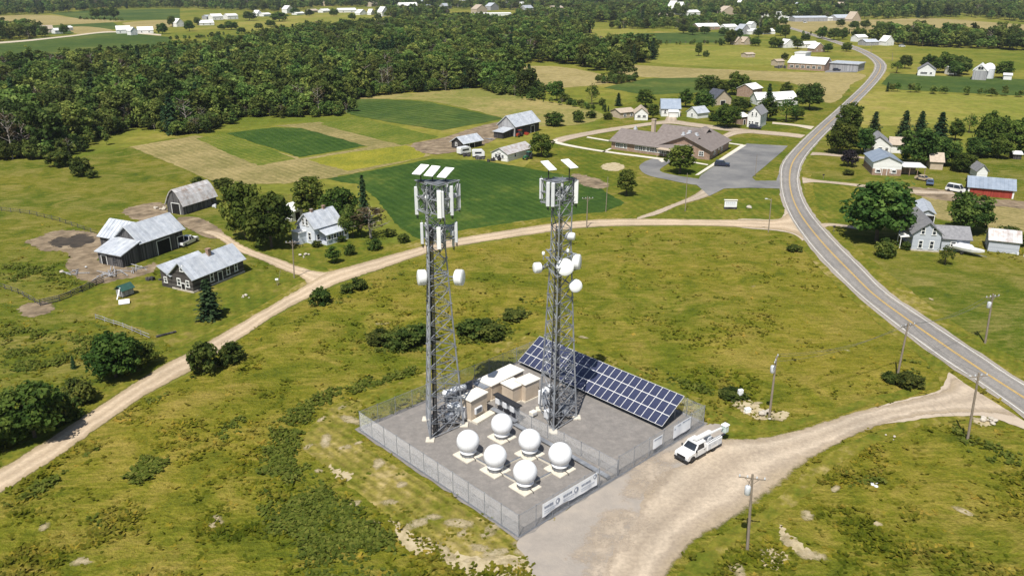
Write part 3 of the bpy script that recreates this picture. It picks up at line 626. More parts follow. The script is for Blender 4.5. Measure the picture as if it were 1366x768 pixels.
# uneven ground of the wild meadow: low swells that run out to nothing at roads, pads and buildings
hbw = [(v.x, v.y) for v in (G(*p) for p in hb)]
gx, gy = np.meshgrid(np.arange(-84, 104, 1.25), np.arange(50, 170, 1.25)); sh = gx.shape
fx_, fy_ = gx.ravel(), gy.ravel()
dmin = np.where(inside(fx_, fy_, hbw), edge_dist(fx_, fy_, hbw), 0)
for P in CLEAR + FLAT[NBIG:]:
    P = np.array(P)
    if P[:, 1].min() > 175: continue
    if len(P) > 160: P = P[::3]
    dmin = np.minimum(dmin, np.where(inside(fx_, fy_, P), 0, edge_dist(fx_, fy_, P)))
fade = np.clip((dmin - .6) / 5.0, 0, 1); fade = fade * fade * (3 - 2 * fade)
def swell(x, y): return .8 * (vnoise(x, y, 13, 1) - .35) + .55 * (vnoise(x, y, 5.2, 2) - .4) + .28 * (vnoise(x, y, 2.3, 3) - .4)
hz = swell(fx_, fy_) * fade - (1 - fade) * .12 + .05
nx = sh[1]; keep = (hz.reshape(sh) > -.06)
fs = [(j * nx + i, j * nx + i + 1, (j + 1) * nx + i + 1, (j + 1) * nx + i) for j in range(sh[0] - 1) for i in range(nx - 1) if keep[j:j + 2, i:i + 2].any()]
me = bpy.data.meshes.new('meadow_swell'); me.from_pydata(np.stack([fx_, fy_, hz], 1).tolist(), [], fs); me.materials.append(M['meadow'])
me.polygons.foreach_set('use_smooth', [True] * len(fs)); struct(link('meadow_swell', me))
HG = hz.reshape(sh)
def ground_z(x, y):
    i = np.clip((np.asarray(x) + 84) / 1.25, 0, nx - 1.01); j = np.clip((np.asarray(y) - 50) / 1.25, 0, sh[0] - 1.01)
    a = i.astype(int); b = j.astype(int); fx = i - a; fy = j - b
    h = (HG[b, a] * (1 - fx) + HG[b, a + 1] * fx) * (1 - fy) + (HG[b + 1, a] * (1 - fx) + HG[b + 1, a + 1] * fx) * fy
    return np.maximum(h, .05)

# fast mesh from quads (N,4,3) with a tint per quad
def quads_mesh(name, quads, tint, mats, mi=None):
    n = len(quads); me = bpy.data.meshes.new(name)
    me.vertices.add(4 * n); me.vertices.foreach_set('co', np.asarray(quads, np.float32).ravel())
    me.loops.add(4 * n); me.loops.foreach_set('vertex_index', np.arange(4 * n, dtype=np.int32))
    me.polygons.add(n); me.polygons.foreach_set('loop_start', np.arange(0, 4 * n, 4, dtype=np.int32))
    for m in mats: me.materials.append(m)
    if mi is not None: me.polygons.foreach_set('material_index', np.asarray(mi, np.int32))
    a = me.attributes.new('tint', 'FLOAT', 'POINT'); a.data.foreach_set('value', np.repeat(np.asarray(tint, np.float32), 4))
    me.update(calc_edges=True); return me
def near_clear(x, y):
    bad = np.zeros(x.shape, bool)
    for P in CLEAR: bad |= inside(x, y, P)
    return bad

# wild grass tufts, thicker nearby
NT = 30000
px = rng.uniform(-70, 1440, NT); py = 300 + 500 * rng.random(NT) ** .85
u = (px - 683) / FPX; v = -(py - 384) / FPX; t = -CAM_H / (-SP + v * CP); X = u * t; Y = (CP + v * SP) * t
ok = ~near_clear(X, Y)
past = [(v_.x, v_.y) for v_ in (G(*p) for p in pasture + [])]
okb = inside(X, Y, hbw) | inside(X, Y, past) | inside(X, Y, [(v_.x, v_.y) for v_ in (G(*p) for p in rf)])
ok &= okb; X, Y = X[ok], Y[ok]
patch = vnoise(X, Y, 3.5, 8) * .6 + vnoise(X, Y, 11, 9) * .4
worn = inside(X, Y, [(q.x, q.y) for q in (G(*p) for p in [(404, 588), (480, 530), (472, 582), (692, 722), (705, 745), (640, 762), (520, 690), (455, 640)])])
k_ = (rng.random(len(X)) < np.clip((patch - .46) * 4.0, .07, 1)) & ~(worn & (rng.random(len(X)) < .7)); X, Y, patch, worn = X[k_], Y[k_], patch[k_], worn[k_]
n = len(X); zg = ground_z(X, Y); nb = 3
hgt = (.08 + .30 * rng.random(n) ** 2.5 + .5 * np.clip(patch - .62, 0, 1)) * np.where(worn, .5, 1); spread = (.26 + .30 * rng.random(n))
az = rng.uniform(0, 2 * np.pi, (n, nb)) + np.arange(nb) * 2.1
q = np.zeros((n, nb, 4, 3))
bx = X[:, None] + np.cos(az) * spread[:, None] * .25; by = Y[:, None] + np.sin(az) * spread[:, None] * .25
wx, wy = -np.sin(az) * spread[:, None] * .55, np.cos(az) * spread[:, None] * .55
lx, ly = np.cos(az) * spread[:, None] * 1.1, np.sin(az) * spread[:, None] * 1.1
hh = hgt[:, None] * rng.uniform(.6, 1.2, (n, nb))
for k, (sw, sl, sz) in enumerate(((-.8, 0, 0), (.8, 0, 0), (.45, 1, 1), (-.45, 1, 1))):
    q[:, :, k, 0] = bx + wx * sw + lx * sl; q[:, :, k, 1] = by + wy * sw + ly * sl; q[:, :, k, 2] = zg[:, None] + hh * sz - .02
tint = np.clip(.5 + .22 * rng.normal(size=(n, 1)) - .5 * (patch[:, None] - .5) + .1 * rng.normal(size=(n, nb)), 0, 1)
tint = np.where(rng.random((n, 1)) < .05, .95, tint)
# tall weeds: dark green stands on the bank left of the compound and in hollows of the meadow
WEEDS = [([(352, 575), (392, 545), (430, 524), (500, 503), (560, 488), (552, 500), (480, 524), (425, 552), (400, 585), (404, 612), (440, 650), (500, 690), (530, 722), (560, 768), (500, 800), (400, 790), (352, 720), (340, 640)], 15000, .42), ([(860, 488), (905, 500), (955, 520), (968, 534), (930, 525), (880, 508)], 900, .45), ([(690, 400), (722, 396), (715, 425), (680, 430)], 500, .5),
         ([(165, 640), (190, 615), (232, 618), (212, 640), (185, 652)], 900, .5), ([(100, 690), (122, 682), (150, 700), (118, 716)], 500, .45), ([(285, 585), (320, 560), (340, 570), (300, 592)], 500, .4), ([(360, 440), (400, 425), (470, 392), (560, 352), (558, 360), (480, 398), (400, 436)], 1500, .4), ([(195, 532), (255, 502), (300, 482), (350, 450), (352, 458), (300, 490), (250, 512), (200, 545)], 900, .45), ([(0, 672), (60, 640), (130, 590), (136, 600), (70, 650), (0, 690)], 900, .5),
         ([(60, 350), (90, 362), (110, 380), (60, 396), (0, 376), (0, 350)], 1500, .5), ([(0, 430), (60, 440), (140, 450), (120, 480), (30, 500), (0, 500)], 2200, .4), ([(0, 520), (60, 510), (80, 530), (20, 545)], 500, .5), ([(1130, 630), (1165, 625), (1178, 645), (1140, 655)], 500, .4), ([(1270, 560), (1300, 590), (1366, 600), (1366, 625), (1300, 615), (1265, 590)], 900, .4), ([(1200, 470), (1240, 490), (1235, 515), (1195, 505)], 500, .5), ([(485, 445), (580, 430), (590, 470), (500, 475)], 1300, .5), ([(605, 430), (680, 425), (690, 455), (615, 462)], 1000, .5)]
wq, wt = [], []
for pl, cnt, hw_ in WEEDS:
    P = np.array([(v_.x, v_.y) for v_ in (G(*p) for p in pl)]); k = int(cnt * 2.2); xx = rng.uniform(P[:, 0].min(), P[:, 0].max(), k); yy = rng.uniform(P[:, 1].min(), P[:, 1].max(), k)
    ok = inside(xx, yy, P.tolist()) & ~near_clear(xx, yy); xx, yy = xx[ok], yy[ok]; cl = vnoise(xx, yy, 2.1, 15); cl2 = vnoise(xx, yy, 6, 16); edge = np.clip(edge_dist(xx, yy, P.tolist()) / 3.5, 0, 1)
    ok = rng.random(len(xx)) < np.clip((cl * .55 + cl2 * .45 - .40) * 4, .04, 1) * (.08 + .92 * edge); xx, yy, cl = xx[ok], yy[ok], cl[ok]; m_ = len(xx)
    for rep in range(3):
        a = rng.uniform(0, 6.28, m_); s = rng.uniform(.10, .24, m_); h0 = ground_z(xx, yy) + hw_ * np.clip(cl * 1.7 - .3, .1, 1.3) * rng.uniform(.15, 1, m_)
        ox = xx + rng.normal(0, .2, m_); oy = yy + rng.normal(0, .2, m_); tl = rng.uniform(-.5, .7, m_) * s; tw = rng.uniform(-.4, .4, m_) * s
        ca, sa = np.cos(a) * s, np.sin(a) * s
        wq.append(np.stack([np.stack([ox - ca - sa, oy - sa + ca, h0 - tl + tw], 1), np.stack([ox + ca - sa, oy + sa + ca, h0 - tl - tw], 1), np.stack([ox + ca * .6 + sa, oy + sa * .6 - ca, h0 + tl - tw], 1), np.stack([ox - ca * .6 + sa, oy - sa * .6 - ca, h0 + tl + tw], 1)], 1))
        wt.append(np.clip(.45 + .35 * (cl - .5) + rng.normal(0, .2, m_), 0, 1))
struct(link('tall_weeds', quads_mesh('tall_weeds', np.concatenate(wq), np.concatenate(wt), [M['weed']])), 'stuff')
tuft_ob = link('wild_grass', quads_mesh('wild_grass', q.reshape(-1, 4, 3), tint.ravel(), [M['tuft']]))
struct(tuft_ob, 'stuff')

# ------------------------------------------------------------------ trees
def norm(a): return a / np.maximum(np.linalg.norm(a, axis=-1, keepdims=True), 1e-9)
def leaf_quads(r, pos, nrm, size, elong=1.0, along=None):
    n = len(pos); t = r.normal(size=(n, 3)) if along is None else along + r.normal(size=(n, 3)) * .25
    a = norm(np.cross(nrm, t)); b = norm(np.cross(a, nrm)); s = size * r.uniform(.6, 1.25, (n, 1))
    a = a * s; b = b * s * elong
    return np.stack([pos - a - b, pos + a - b, pos + a * .6 + b, pos - a * .6 + b], 1)
def broad(seed, h, w, clumps, per, size, base=.22, flat=1.0, lean=0):
    r = np.random.default_rng(seed); zc = h * (base + 1) / 2; rz = h * (1 - base) / 2
    d = norm(r.normal(size=(clumps * 2, 3))); d = d[d[:, 2] > -.75][:clumps]; m = len(d)
    lob = 1 + .22 * np.sin(d[:, 0] * 4 + seed) * np.cos(d[:, 1] * 3.3 + seed * 2) + .12 * np.sin(d[:, 2] * 7 + seed)
    rad = (.42 + .58 * r.random(m) ** .45) * lob
    c = np.stack([d[:, 0] * w / 2 * .80 * rad, d[:, 1] * w / 2 * .80 * rad, zc + d[:, 2] * rz * .84 * rad * flat], 1)
    cr = w * r.uniform(.085, .19, m); ct = r.uniform(.05, .92, m)
    e = norm(r.normal(size=(m, per, 3)) + np.array([0, 0, .25]))
    p = c[:, None] + e * cr[:, None, None] * r.uniform(.5, 1.0, (m, per, 1)) * np.array([1, 1, .8])
    nr = norm(e * .8 + np.array([0, 0, .35]) + r.normal(size=e.shape) * .4)
    q = leaf_quads(r, p.reshape(-1, 3), nr.reshape(-1, 3), size)
    t = np.clip(ct[:, None] + r.normal(size=(m, per)) * .13, 0, 1).ravel()
    return q, t
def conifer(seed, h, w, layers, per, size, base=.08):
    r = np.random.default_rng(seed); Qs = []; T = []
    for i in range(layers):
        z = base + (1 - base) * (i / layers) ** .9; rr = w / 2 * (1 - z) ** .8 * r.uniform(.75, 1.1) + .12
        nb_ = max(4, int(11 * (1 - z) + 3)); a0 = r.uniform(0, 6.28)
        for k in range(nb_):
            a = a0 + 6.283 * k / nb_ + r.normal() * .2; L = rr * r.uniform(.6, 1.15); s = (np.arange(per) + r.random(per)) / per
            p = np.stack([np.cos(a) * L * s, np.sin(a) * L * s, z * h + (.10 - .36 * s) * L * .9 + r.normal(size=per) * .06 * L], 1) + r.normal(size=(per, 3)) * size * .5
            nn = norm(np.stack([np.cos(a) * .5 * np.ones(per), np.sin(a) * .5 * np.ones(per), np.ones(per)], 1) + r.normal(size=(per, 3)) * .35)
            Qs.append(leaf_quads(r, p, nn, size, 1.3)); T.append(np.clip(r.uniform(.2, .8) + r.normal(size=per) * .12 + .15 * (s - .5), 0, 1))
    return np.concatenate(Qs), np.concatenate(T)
def tube(a, b, ra, rb, n=5):
    a = np.array(a, float); b = np.array(b, float); d = norm(b - a); t = np.array([1., 0, 0]) if abs(d[2]) > .8 else np.array([0, 0, 1.])
    x = norm(np.cross(d, t)); y = np.cross(d, x); ang = np.arange(n + 1) * 2 * np.pi / n
    A = a + ra * (np.outer(np.cos(ang), x) + np.outer(np.sin(ang), y)); B = b + rb * (np.outer(np.cos(ang), x) + np.outer(np.sin(ang), y))
    return np.stack([A[:-1], A[1:], B[1:], B[:-1]], 1)
def limbs(seed, h, w, nl=6, up=.85, r0=.022, twigs=2, start=.25, droop=.3):
    r = np.random.default_rng(seed + 99); q = []; top = np.array([r.normal() * .03 * w, r.normal() * .03 * w, h * up])
    mid = np.array([r.normal() * .02 * w, r.normal() * .02 * w, h * .35])
    q.append(tube((0, 0, -.3), mid, h * r0 * 1.15, h * r0 * .8, 7)); q.append(tube(mid, top, h * r0 * .8, h * r0 * .2, 6))
    for i in range(nl):
        z = h * (start + (up - start) * .85 * i / nl); a = 2.4 * i + r.normal() * .4; L = w * .42 * r.uniform(.7, 1.05) * (1 - .45 * i / nl)
        s = np.array([0, 0, z]); e = s + np.array([math.cos(a) * L, math.sin(a) * L, L * (.75 - droop)])
        q.append(tube(s, e, h * r0 * .45, h * r0 * .12, 5))
        for k in range(twigs):
            f = r.uniform(.35, .9); s2 = s + (e - s) * f; a2 = a + r.uniform(-1, 1); L2 = L * .5
            q.append(tube(s2, s2 + np.array([math.cos(a2) * L2, math.sin(a2) * L2, L2 * r.uniform(.2, .9)]), h * r0 * .18, h * r0 * .05, 4))
    return np.concatenate(q)
PROTO = {}
def proto(kind, var, seed, h, w, cq, leafmat, limbq, barkmat='bark'):
    PROTO.setdefault(kind, []).append((h, w, quads_mesh(kind + '_crown', cq[0], cq[1], [M[leafmat]]), quads_mesh(kind + '_trunk', limbq, np.full(len(limbq), .5), [M[barkmat]])))
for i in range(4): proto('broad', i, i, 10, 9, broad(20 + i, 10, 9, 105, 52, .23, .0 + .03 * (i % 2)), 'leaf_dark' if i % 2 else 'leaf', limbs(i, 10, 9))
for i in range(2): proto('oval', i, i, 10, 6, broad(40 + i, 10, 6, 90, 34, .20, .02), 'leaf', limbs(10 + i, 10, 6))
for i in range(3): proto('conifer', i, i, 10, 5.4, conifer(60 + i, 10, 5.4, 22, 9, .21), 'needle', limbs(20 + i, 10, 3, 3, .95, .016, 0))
for i in range(2): proto('shrub', i, i, 3, 3.6, broad(80 + i, 3, 3.6, 60, 30, .13, -.12), 'leaf_shrub', limbs(30 + i, 3, 3.6, 6, .7, .016, 2, .05))
for i in range(2): proto('brown', i, i, 10, 6, broad(90 + i, 10, 6, 34, 18, .16, .15), 'leaf_brown', limbs(40 + i, 10, 7, 16, .95, .018, 4, .15, .2), 'pale_bark')
proto('purple', 0, 0, 5, 5, broad(97, 5, 5, 60, 30, .15, .02), 'leaf_purple', limbs(50, 5, 5))
proto('open', 0, 0, 10, 7, broad(99, 10, 7, 46, 22, .18, .12), 'leaf', limbs(52, 10, 7.5, 12, .95, .02, 3, .15))
NAMES = dict(broad='leafy_tree', oval='leafy_tree', conifer='conifer_tree', shrub='shrub', brown='bare_tree', purple='ornamental_tree', open='sparse_tree')
CATS = dict(shrub='shrub')
def tree(kind, x, y, h, w, label, group=None, var=None, rz=None):
    V = PROTO[kind]; var = (int(abs(x * 7 + y * 3)) if var is None else var) % len(V); H, W, cm, tm = V[var]
    t = thing(NAMES[kind], label, CATS.get(kind, 'tree'), (x, y, 0), random.uniform(0, 6.28) if rz is None else rz, group)
    t.scale = (w / W, w / W, h / H)
    link('crown', cm, t); link('trunk', tm, t); return t
def T(kind, px, py, top, wpx, label, group=None):
    g = G(px, py); z = zat((px, py), top) ; m_ = mpp(px, py)
    return tree(kind, g.x, g.y + wpx * m_ * .15, z * .95, wpx * m_ * 1.05, label, group)

TREES = [
 # left farm
 ('broad', 326, 322, 238, 56, 'large dark tree left of the pale blue farmhouse, rear one of the pair'),
 ('broad', 360, 333, 252, 64, 'large dark tree left of the pale blue farmhouse, front one of the pair'),
 ('oval', 413, 292, 230, 44, 'dark leafy tree right behind the little white roofed shed'),
 ('broad', 452, 303, 246, 48, 'broad green tree behind the pale blue farmhouse roof'),
 ('conifer', 486, 300, 230, 26, 'tall thin dark conifer beside the crop field'),
 ('brown', 494, 320, 272, 50, 'brown half bare tree right of the pale blue farmhouse'),
 ('broad', 470, 318, 272, 30, 'rounded green tree between farmhouse and the brown bare tree'),
 ('oval', 444, 352, 328, 20, 'small leafy tree on the lawn in front of the farmhouse porch'),
 ('shrub', 466, 341, 325, 16, 'small brownish green bush on the lawn below the brown bare tree'),
 ('shrub', 422, 330, 321, 15, 'rounded clipped bush at the farmhouse front wall'),
 ('shrub', 455, 323, 314, 14, 'low bush at the right end of the farmhouse porch'),
 ('shrub', 499, 334, 318, 20, 'bush under the brown bare tree near the dirt road'),
 ('shrub', 520, 316, 305, 18, 'dark bush between brown bare tree and crop field'),
 ('shrub', 538, 324, 311, 18, 'green bush beside the crop corner above the dirt road'),
 ('conifer', 279, 427, 371, 44, 'young dense conifer in front of the dark log cabin'),
 ('shrub', 262, 247, 236, 20, 'round bush left behind the arch roofed barn'),
 ('shrub', 298, 252, 237, 30, 'wide bush right behind the arch roofed barn'),
 ('shrub', 78, 223, 199, 36, 'large dark bush in the left pasture, left of two'),
 ('shrub', 107, 236, 208, 32, 'large dark bush in the left pasture, middle one'),
 ('shrub', 122, 238, 226, 16, 'small bush in the left pasture, right end of the row'),
 ('shrub', 428, 410, 383, 32, 'round green bush at the near edge of the dirt road by the farm driveway'),
 ('shrub', 462, 394, 378, 20, 'small dark bush by the dirt road, left of a pair'),
 ('shrub', 477, 388, 370, 24, 'small bush by the dirt road, right of a pair'),
 ('shrub', 270, 500, 456, 42, 'tall bush on the near verge of the dirt road, left half of a thicket'),
 ('shrub', 304, 486, 458, 40, 'dark bush on the near verge of the dirt road, right half of a thicket'),
 ('broad', 150, 508, 446, 70, 'big dark bushy tree beyond the dirt road at the lower left'),
 ('broad', 186, 492, 458, 44, 'dark bushy tree beside the dirt road, right end of the left roadside thicket'),
 ('shrub', 105, 538, 505, 46, 'mid green bush in the gap of the left roadside thicket'),
 ('broad', 40, 590, 512, 84, 'wide dark bushy tree by the dirt road at the left edge of the photo'),
 ('shrub', 84, 565, 528, 44, 'bush at the road side of the wide dark tree by the left edge'),
 ('broad', -10, 605, 535, 60, 'dark bushy tree cut off by the left edge of the photo'),
 ('conifer', 98, 492, 474, 10, 'single thin dark sapling standing in the left pasture'),
 # brush in the meadow behind the towers
 ('shrub', 508, 460, 442, 40, 'dark brush in the meadow behind the left tower, leftmost clump'),
 ('shrub', 535, 465, 440, 50, 'dark brush in the meadow left of the left tower, middle clump'),
 ('shrub', 560, 458, 434, 44, 'dark brush in the meadow just left of the left tower'),
 ('shrub', 628, 450, 428, 46, 'dark brush in the meadow right of the left tower, left clump'),
 ('shrub', 654, 452, 428, 46, 'dark brush in the meadow right of the left tower, right clump'),
 ('shrub', 685, 428, 415, 36, 'bright green brush in the meadow just left of the right tower'),
 ('shrub', 1214, 518, 500, 38, 'dark green brush around the pole near the road junction'),
 ('shrub', 1190, 510, 498, 26, 'low brush left of the pole near the road junction'),
 ('shrub', 980, 532, 522, 40, 'low brush behind the bare soil near the truck'),
 ('shrub', 1060, 336, 327, 22, 'dark low brush in the meadow corner by the dirt road junction'),
 # middle farm and school
 ('broad', 722, 210, 175, 30, 'round dark tree beside the white farm shed'),
 ('oval', 836, 262, 222, 24, 'slim dark tree on the slope left of the school forecourt'),
 ('oval', 908, 233, 188, 36, 'leafy green tree in front of the brick school'),
 ('shrub', 740, 169, 148, 28, 'round bush right of the tall dark barn in the middle farm'),
 ('shrub', 772, 164, 146, 18, 'dark bush in the field row, second from the grey barn'),
 ('shrub', 789, 158, 147, 16, 'small bush in the field row, third from the grey barn'),
 ('shrub', 811, 160, 150, 14, 'low dark bush in the field left of the tan roofed house'),
 ('oval', 743, 135, 104, 19, 'upright dark tree alone in the dry field'),
 ('shrub', 752, 136, 124, 16, 'bush at the foot of the upright dark tree'),
 ('open', 790, 140, 109, 20, 'thin airy tree in the dry field row'),
 ('conifer', 825, 142, 123, 14, 'small dark conifer in the field left of the hamlet'),
 ('oval', 861, 144, 116, 23, 'dark leafy tree behind the small white gabled house'),
 ('oval', 871, 160, 136, 16, 'small dark tree between white gabled house and blue roofed house'),
 ('oval', 915, 144, 117, 19, 'dark tree behind the small white garage'),
 ('broad', 938, 150, 118, 28, 'bright green tree right behind the small white garage'),
 ('broad', 944, 128, 98, 34, 'big dark tree at the back of the hamlet, leftmost'),
 ('broad', 962, 128, 104, 22, 'dark tree behind the slate roofed house'),
 ('broad', 985, 127, 95, 32, 'big yellow green tree at the back of the hamlet'),
 ('broad', 970, 171, 138, 36, 'large dark rounded tree beside the sandy lane in the hamlet'),
 ('broad', 988, 150, 128, 26, 'dark tree between slate roofed house and tall white house'),
 ('shrub', 952, 162, 150, 14, 'small bush left of the large rounded hamlet tree'),
 ('conifer', 1025, 145, 110, 20, 'pointed dark tree behind the tall white house'),
 ('oval', 1024, 162, 128, 30, 'dark leafy tree right of the tall white house'),
 ('oval', 1049, 130, 108, 16, 'upright dark tree behind the white metal roofed house'),
 ('broad', 1081, 147, 108, 36, 'large dark round tree beside the main road in the hamlet'),
 ('open', 1050, 164, 128, 30, 'airy mixed tree on the hamlet lawn by the road'),
 ('oval', 1064, 160, 142, 20, 'small yellow green tree on the hamlet lawn by the road'),
 # right side houses
 ('broad', 1134, 178, 135, 34, 'grey green tree behind the road bend, back one of its group'),
 ('broad', 1122, 206, 160, 40, 'leafy tree next to the main road bend, nearest the road'),
 ('conifer', 1166, 184, 147, 26, 'dark conifer left behind the white house with tan annex'),
 ('broad', 1150, 206, 168, 36, 'leafy green tree left of the white house with tan annex'),
 ('purple', 1133, 223, 199, 24, 'small dark purple tree on the right hand lawn'),
 ('shrub', 1132, 234, 226, 15, 'low dark bush on the right hand lawn'),
 ('conifer', 1206, 188, 146, 30, 'dark spruce in the row behind the right houses, left one'),
 ('conifer', 1228, 182, 147, 26, 'dark spruce in the row behind the right houses, middle one'),
 ('conifer', 1254, 190, 148, 34, 'dark spruce in the row behind the right houses, right one'),
 ('oval', 1275, 188, 157, 20, 'green tree right of the spruce row'),
 ('broad', 1226, 222, 168, 50, 'large dark leafy tree right of the brick and white house'),
 ('broad', 1262, 222, 182, 38, 'leafy yellow green tree between houses and red barn'),
 ('broad', 1286, 230, 203, 34, 'dark leafy tree behind the red barn left corner'),
 ('open', 1294, 178, 150, 20, 'pale airy tree at the far field edge on the right'),
 ('broad', 1321, 205, 147, 42, 'tall dark tree behind the red barn'),
 ('broad', 1306, 210, 183, 36, 'dark round tree behind the red barn, lower left of the tall one'),
 ('broad', 1352, 205, 155, 40, 'dark tree at the right edge of the photo'),
 ('broad', 1334, 212, 182, 30, 'dark bushy tree left of the little dark shed'),
 ('broad', 1390, 210, 158, 50, 'dark tree mostly outside the right edge'),
 ('broad', 1295, 312, 256, 56, 'big round dark tree in front of the red barn'),
 ('broad', 1175, 326, 236, 92, 'huge leafy tree beside the main road and the grey gabled house'),
 ('shrub', 1183, 344, 318, 30, 'brownish bush left of the grey gabled house'),
 ('shrub', 1209, 334, 322, 14, 'small green bush at the porch of the grey gabled house'),
 ('open', 1262, 354, 325, 24, 'small sparse tree in front of the grey gabled house annex'),
 ('shrub', 1346, 318, 301, 28, 'round brown green bush behind the rusty roofed shed'),
 ('shrub', 1366, 330, 312, 16, 'dark bush at the right end of the rusty roofed shed'),
 # further away on the right
 ('broad', 1208, 92, 72, 18, 'dark tree left of the far white gabled house'),
 ('open', 1197, 98, 80, 18, 'airy tree at the bend by the far white gabled house'),
 ('broad', 1240, 96, 71, 22, 'dark tree behind the far white gabled house'),
 ('broad', 1262, 98, 68, 30, 'big dark tree in the middle of the far farm clump'),
 ('broad', 1284, 100, 73, 24, 'dark tree left of the far white barn with silo'),
 ('broad', 1275, 102, 80, 22, 'dark tree in front of the far farm clump'),
 ('oval', 1340, 105, 78, 23, 'round dark tree alone right of the far white barn'),
 ('shrub', 1047, 80, 70, 11, 'round tree left behind the long brick building'),
 ('shrub', 1069, 78, 69, 12, 'round tree behind the white stair block of the brick building'),
 ('oval', 932, 75, 54, 10, 'small upright tree alone in the far green meadow'),
 ('shrub', 942, 76, 67, 9, 'small round bush in the far green meadow'),
 ('broad', 975, 60, 38, 16, 'tall dark tree beside the far tan gabled houses'),
 ('shrub', 963, 61, 52, 10, 'round dark bush left of the far tan gabled houses'),
 ('broad', 1008, 62, 49, 14, 'round dark tree right of the far tan gabled houses'),
 ('broad', 1035, 64, 49, 20, 'round dark tree left of the far white curved roof house'),
 ('oval', 1064, 66, 50, 14, 'dark upright tree between the far white houses'),
 ('broad', 1042, 48, 32, 16, 'dark tree cluster beside the far road, front'),
 ('oval', 1048, 52, 30, 12, 'brown green tree beside the far road'),
 ('broad', 1105, 70, 57, 14, 'dark tree right of the far white roofed house'),
 ('broad', 1130, 69, 56, 14, 'dark round tree by the far road bend'),
 ('broad', 1097, 52, 34, 14, 'dark tree in the far roadside clump, left'),
 ('broad', 1113, 54, 36, 18, 'dark tree in the far roadside clump, middle'),
 ('broad', 1125, 53, 36, 14, 'dark tree in the far roadside clump, right'),
 ('broad', 1146, 53, 36, 20, 'dark tree at the left start of the far tree belt'),
 # far left farms
 ('broad', 127, 25, 10, 14, 'dark tree of the lone field clump in the far left fields, left'),
 ('broad', 139, 25, 9, 12, 'dark tree of the lone field clump in the far left fields, middle'),
 ('broad', 151, 25, 8, 14, 'dark tree of the lone field clump in the far left fields, right'),
 ('broad', 85, 46, 31, 12, 'dark tree between the two far left farm sheds'),
 ('broad', 216, 46, 30, 14, 'dark tree right of the far left white barns'),
 ('broad', 229, 36, 20, 12, 'dark tree above the far left white barns'),
 ('broad', 252, 42, 26, 14, 'round dark tree left of the far white farmyard'),
 ('broad', 263, 34, 22, 11, 'dark tree behind the far white farmyard'),
 ('broad', 308, 40, 28, 18, 'dark tree in front of the far white farmyard'),
 ('broad', 332, 28, 14, 18, 'dark tree right of the far white farmyard'),
 ('broad', 372, 29, 15, 22, 'big dark tree beside the far village edge'),
 ('broad', 393, 20, 10, 12, 'dark tree at the far village edge houses'),
]
for a in TREES: T(*a)

# woodland: the nearest trees stand singly, the rest is one mass
def wood_mesh(name, cq, lq, leaf, bark):
    q = np.concatenate([cq[0], lq]); t = np.concatenate([cq[1], np.full(len(lq), .5)])
    return quads_mesh(name, q, t, [M[leaf], M[bark]], np.concatenate([np.zeros(len(cq[0])), np.ones(len(lq))]))
FP = []
for i in range(4): FP.append(('woodland_tree', (12, 9), wood_mesh('woodland_tree', broad(120 + i, 12, 9.6, 58, 30, .36, -.02 + .05 * (i % 3)), limbs(60 + i, 12, 8, 5, .8, .014, 1), 'leaf_forest', 'bark'), 'dark green woodland tree in the dense wood behind the hay fields'))
for i in range(2): FP.append(('woodland_tree', (13, 6.5), wood_mesh('slender_woodland_tree', broad(130 + i, 13, 6.8, 46, 28, .33, .02), limbs(70 + i, 13, 6, 5, .9, .012, 1), 'leaf_forest', 'bark'), 'slender green woodland tree in the dense wood behind the hay fields'))
FP.append(('woodland_conifer', (13, 6), wood_mesh('woodland_conifer', conifer(140, 13, 6, 16, 7, .32), limbs(80, 13, 3, 3, .95, .012, 0), 'needle', 'bark'), 'dark pointed conifer in the dense wood behind the hay fields'))
FP.append(('dead_woodland_tree', (12, 7), wood_mesh('dead_woodland_tree', broad(150, 12, 6, 14, 12, .22, .25), limbs(90, 12, 8, 12, .95, .015, 3, .3, .1), 'leaf_brown', 'pale_bark'), 'grey brown half dead tree in the dense wood behind the hay fields'))
def scatter(poly_px, spacing, seed):
    P = [(v.x, v.y) for v in (G(*p) for p in poly_px)]; a = np.array(P); r = np.random.default_rng(seed)
    X, Y = np.meshgrid(np.arange(a[:, 0].min(), a[:, 0].max(), spacing), np.arange(a[:, 1].min(), a[:, 1].max(), spacing))
    X = X + (np.arange(X.shape[0]) % 2)[:, None] * spacing / 2
    X = (X + r.normal(size=X.shape) * spacing * .27).ravel(); Y = (Y + r.normal(size=Y.shape) * spacing * .27).ravel()
    k = inside(X, Y, P); return X[k], Y[k]
woods = [
 ([(-120, 225), (0, 214), (60, 212), (88, 202), (120, 186), (170, 172), (205, 173), (238, 181), (262, 178), (300, 160), (340, 156), (400, 157), (440, 155), (458, 146), (462, 134), (520, 126), (590, 121), (640, 117), (665, 125), (700, 129), (715, 122), (660, 108), (662, 90), (700, 84), (745, 84), (790, 92), (812, 103), (842, 104), (800, 94), (870, 82), (882, 78), (870, 70), (800, 68), (740, 64), (722, 56), (760, 50), (790, 45), (770, 38), (720, 37), (680, 34), (600, 30), (540, 36), (480, 42), (420, 47), (380, 54), (350, 62), (300, 72), (240, 84), (200, 86), (90, 90), (0, 98), (-120, 104)], 7.4, 'main'),
]
main_x, main_y = scatter(*woods[0][:2], 5)
order = np.argsort(np.hypot(main_x, main_y)); main_x, main_y = main_x[order], main_y[order]
inframe = []
for i in range(len(main_x)):
    a, b = proj((main_x[i], main_y[i], 6))
    inframe.append(-15 < a < 1381)
inframe = np.array(inframe); single = np.where(inframe)[0][:285]; rest = np.setdiff1d(np.arange(len(main_x)), single)
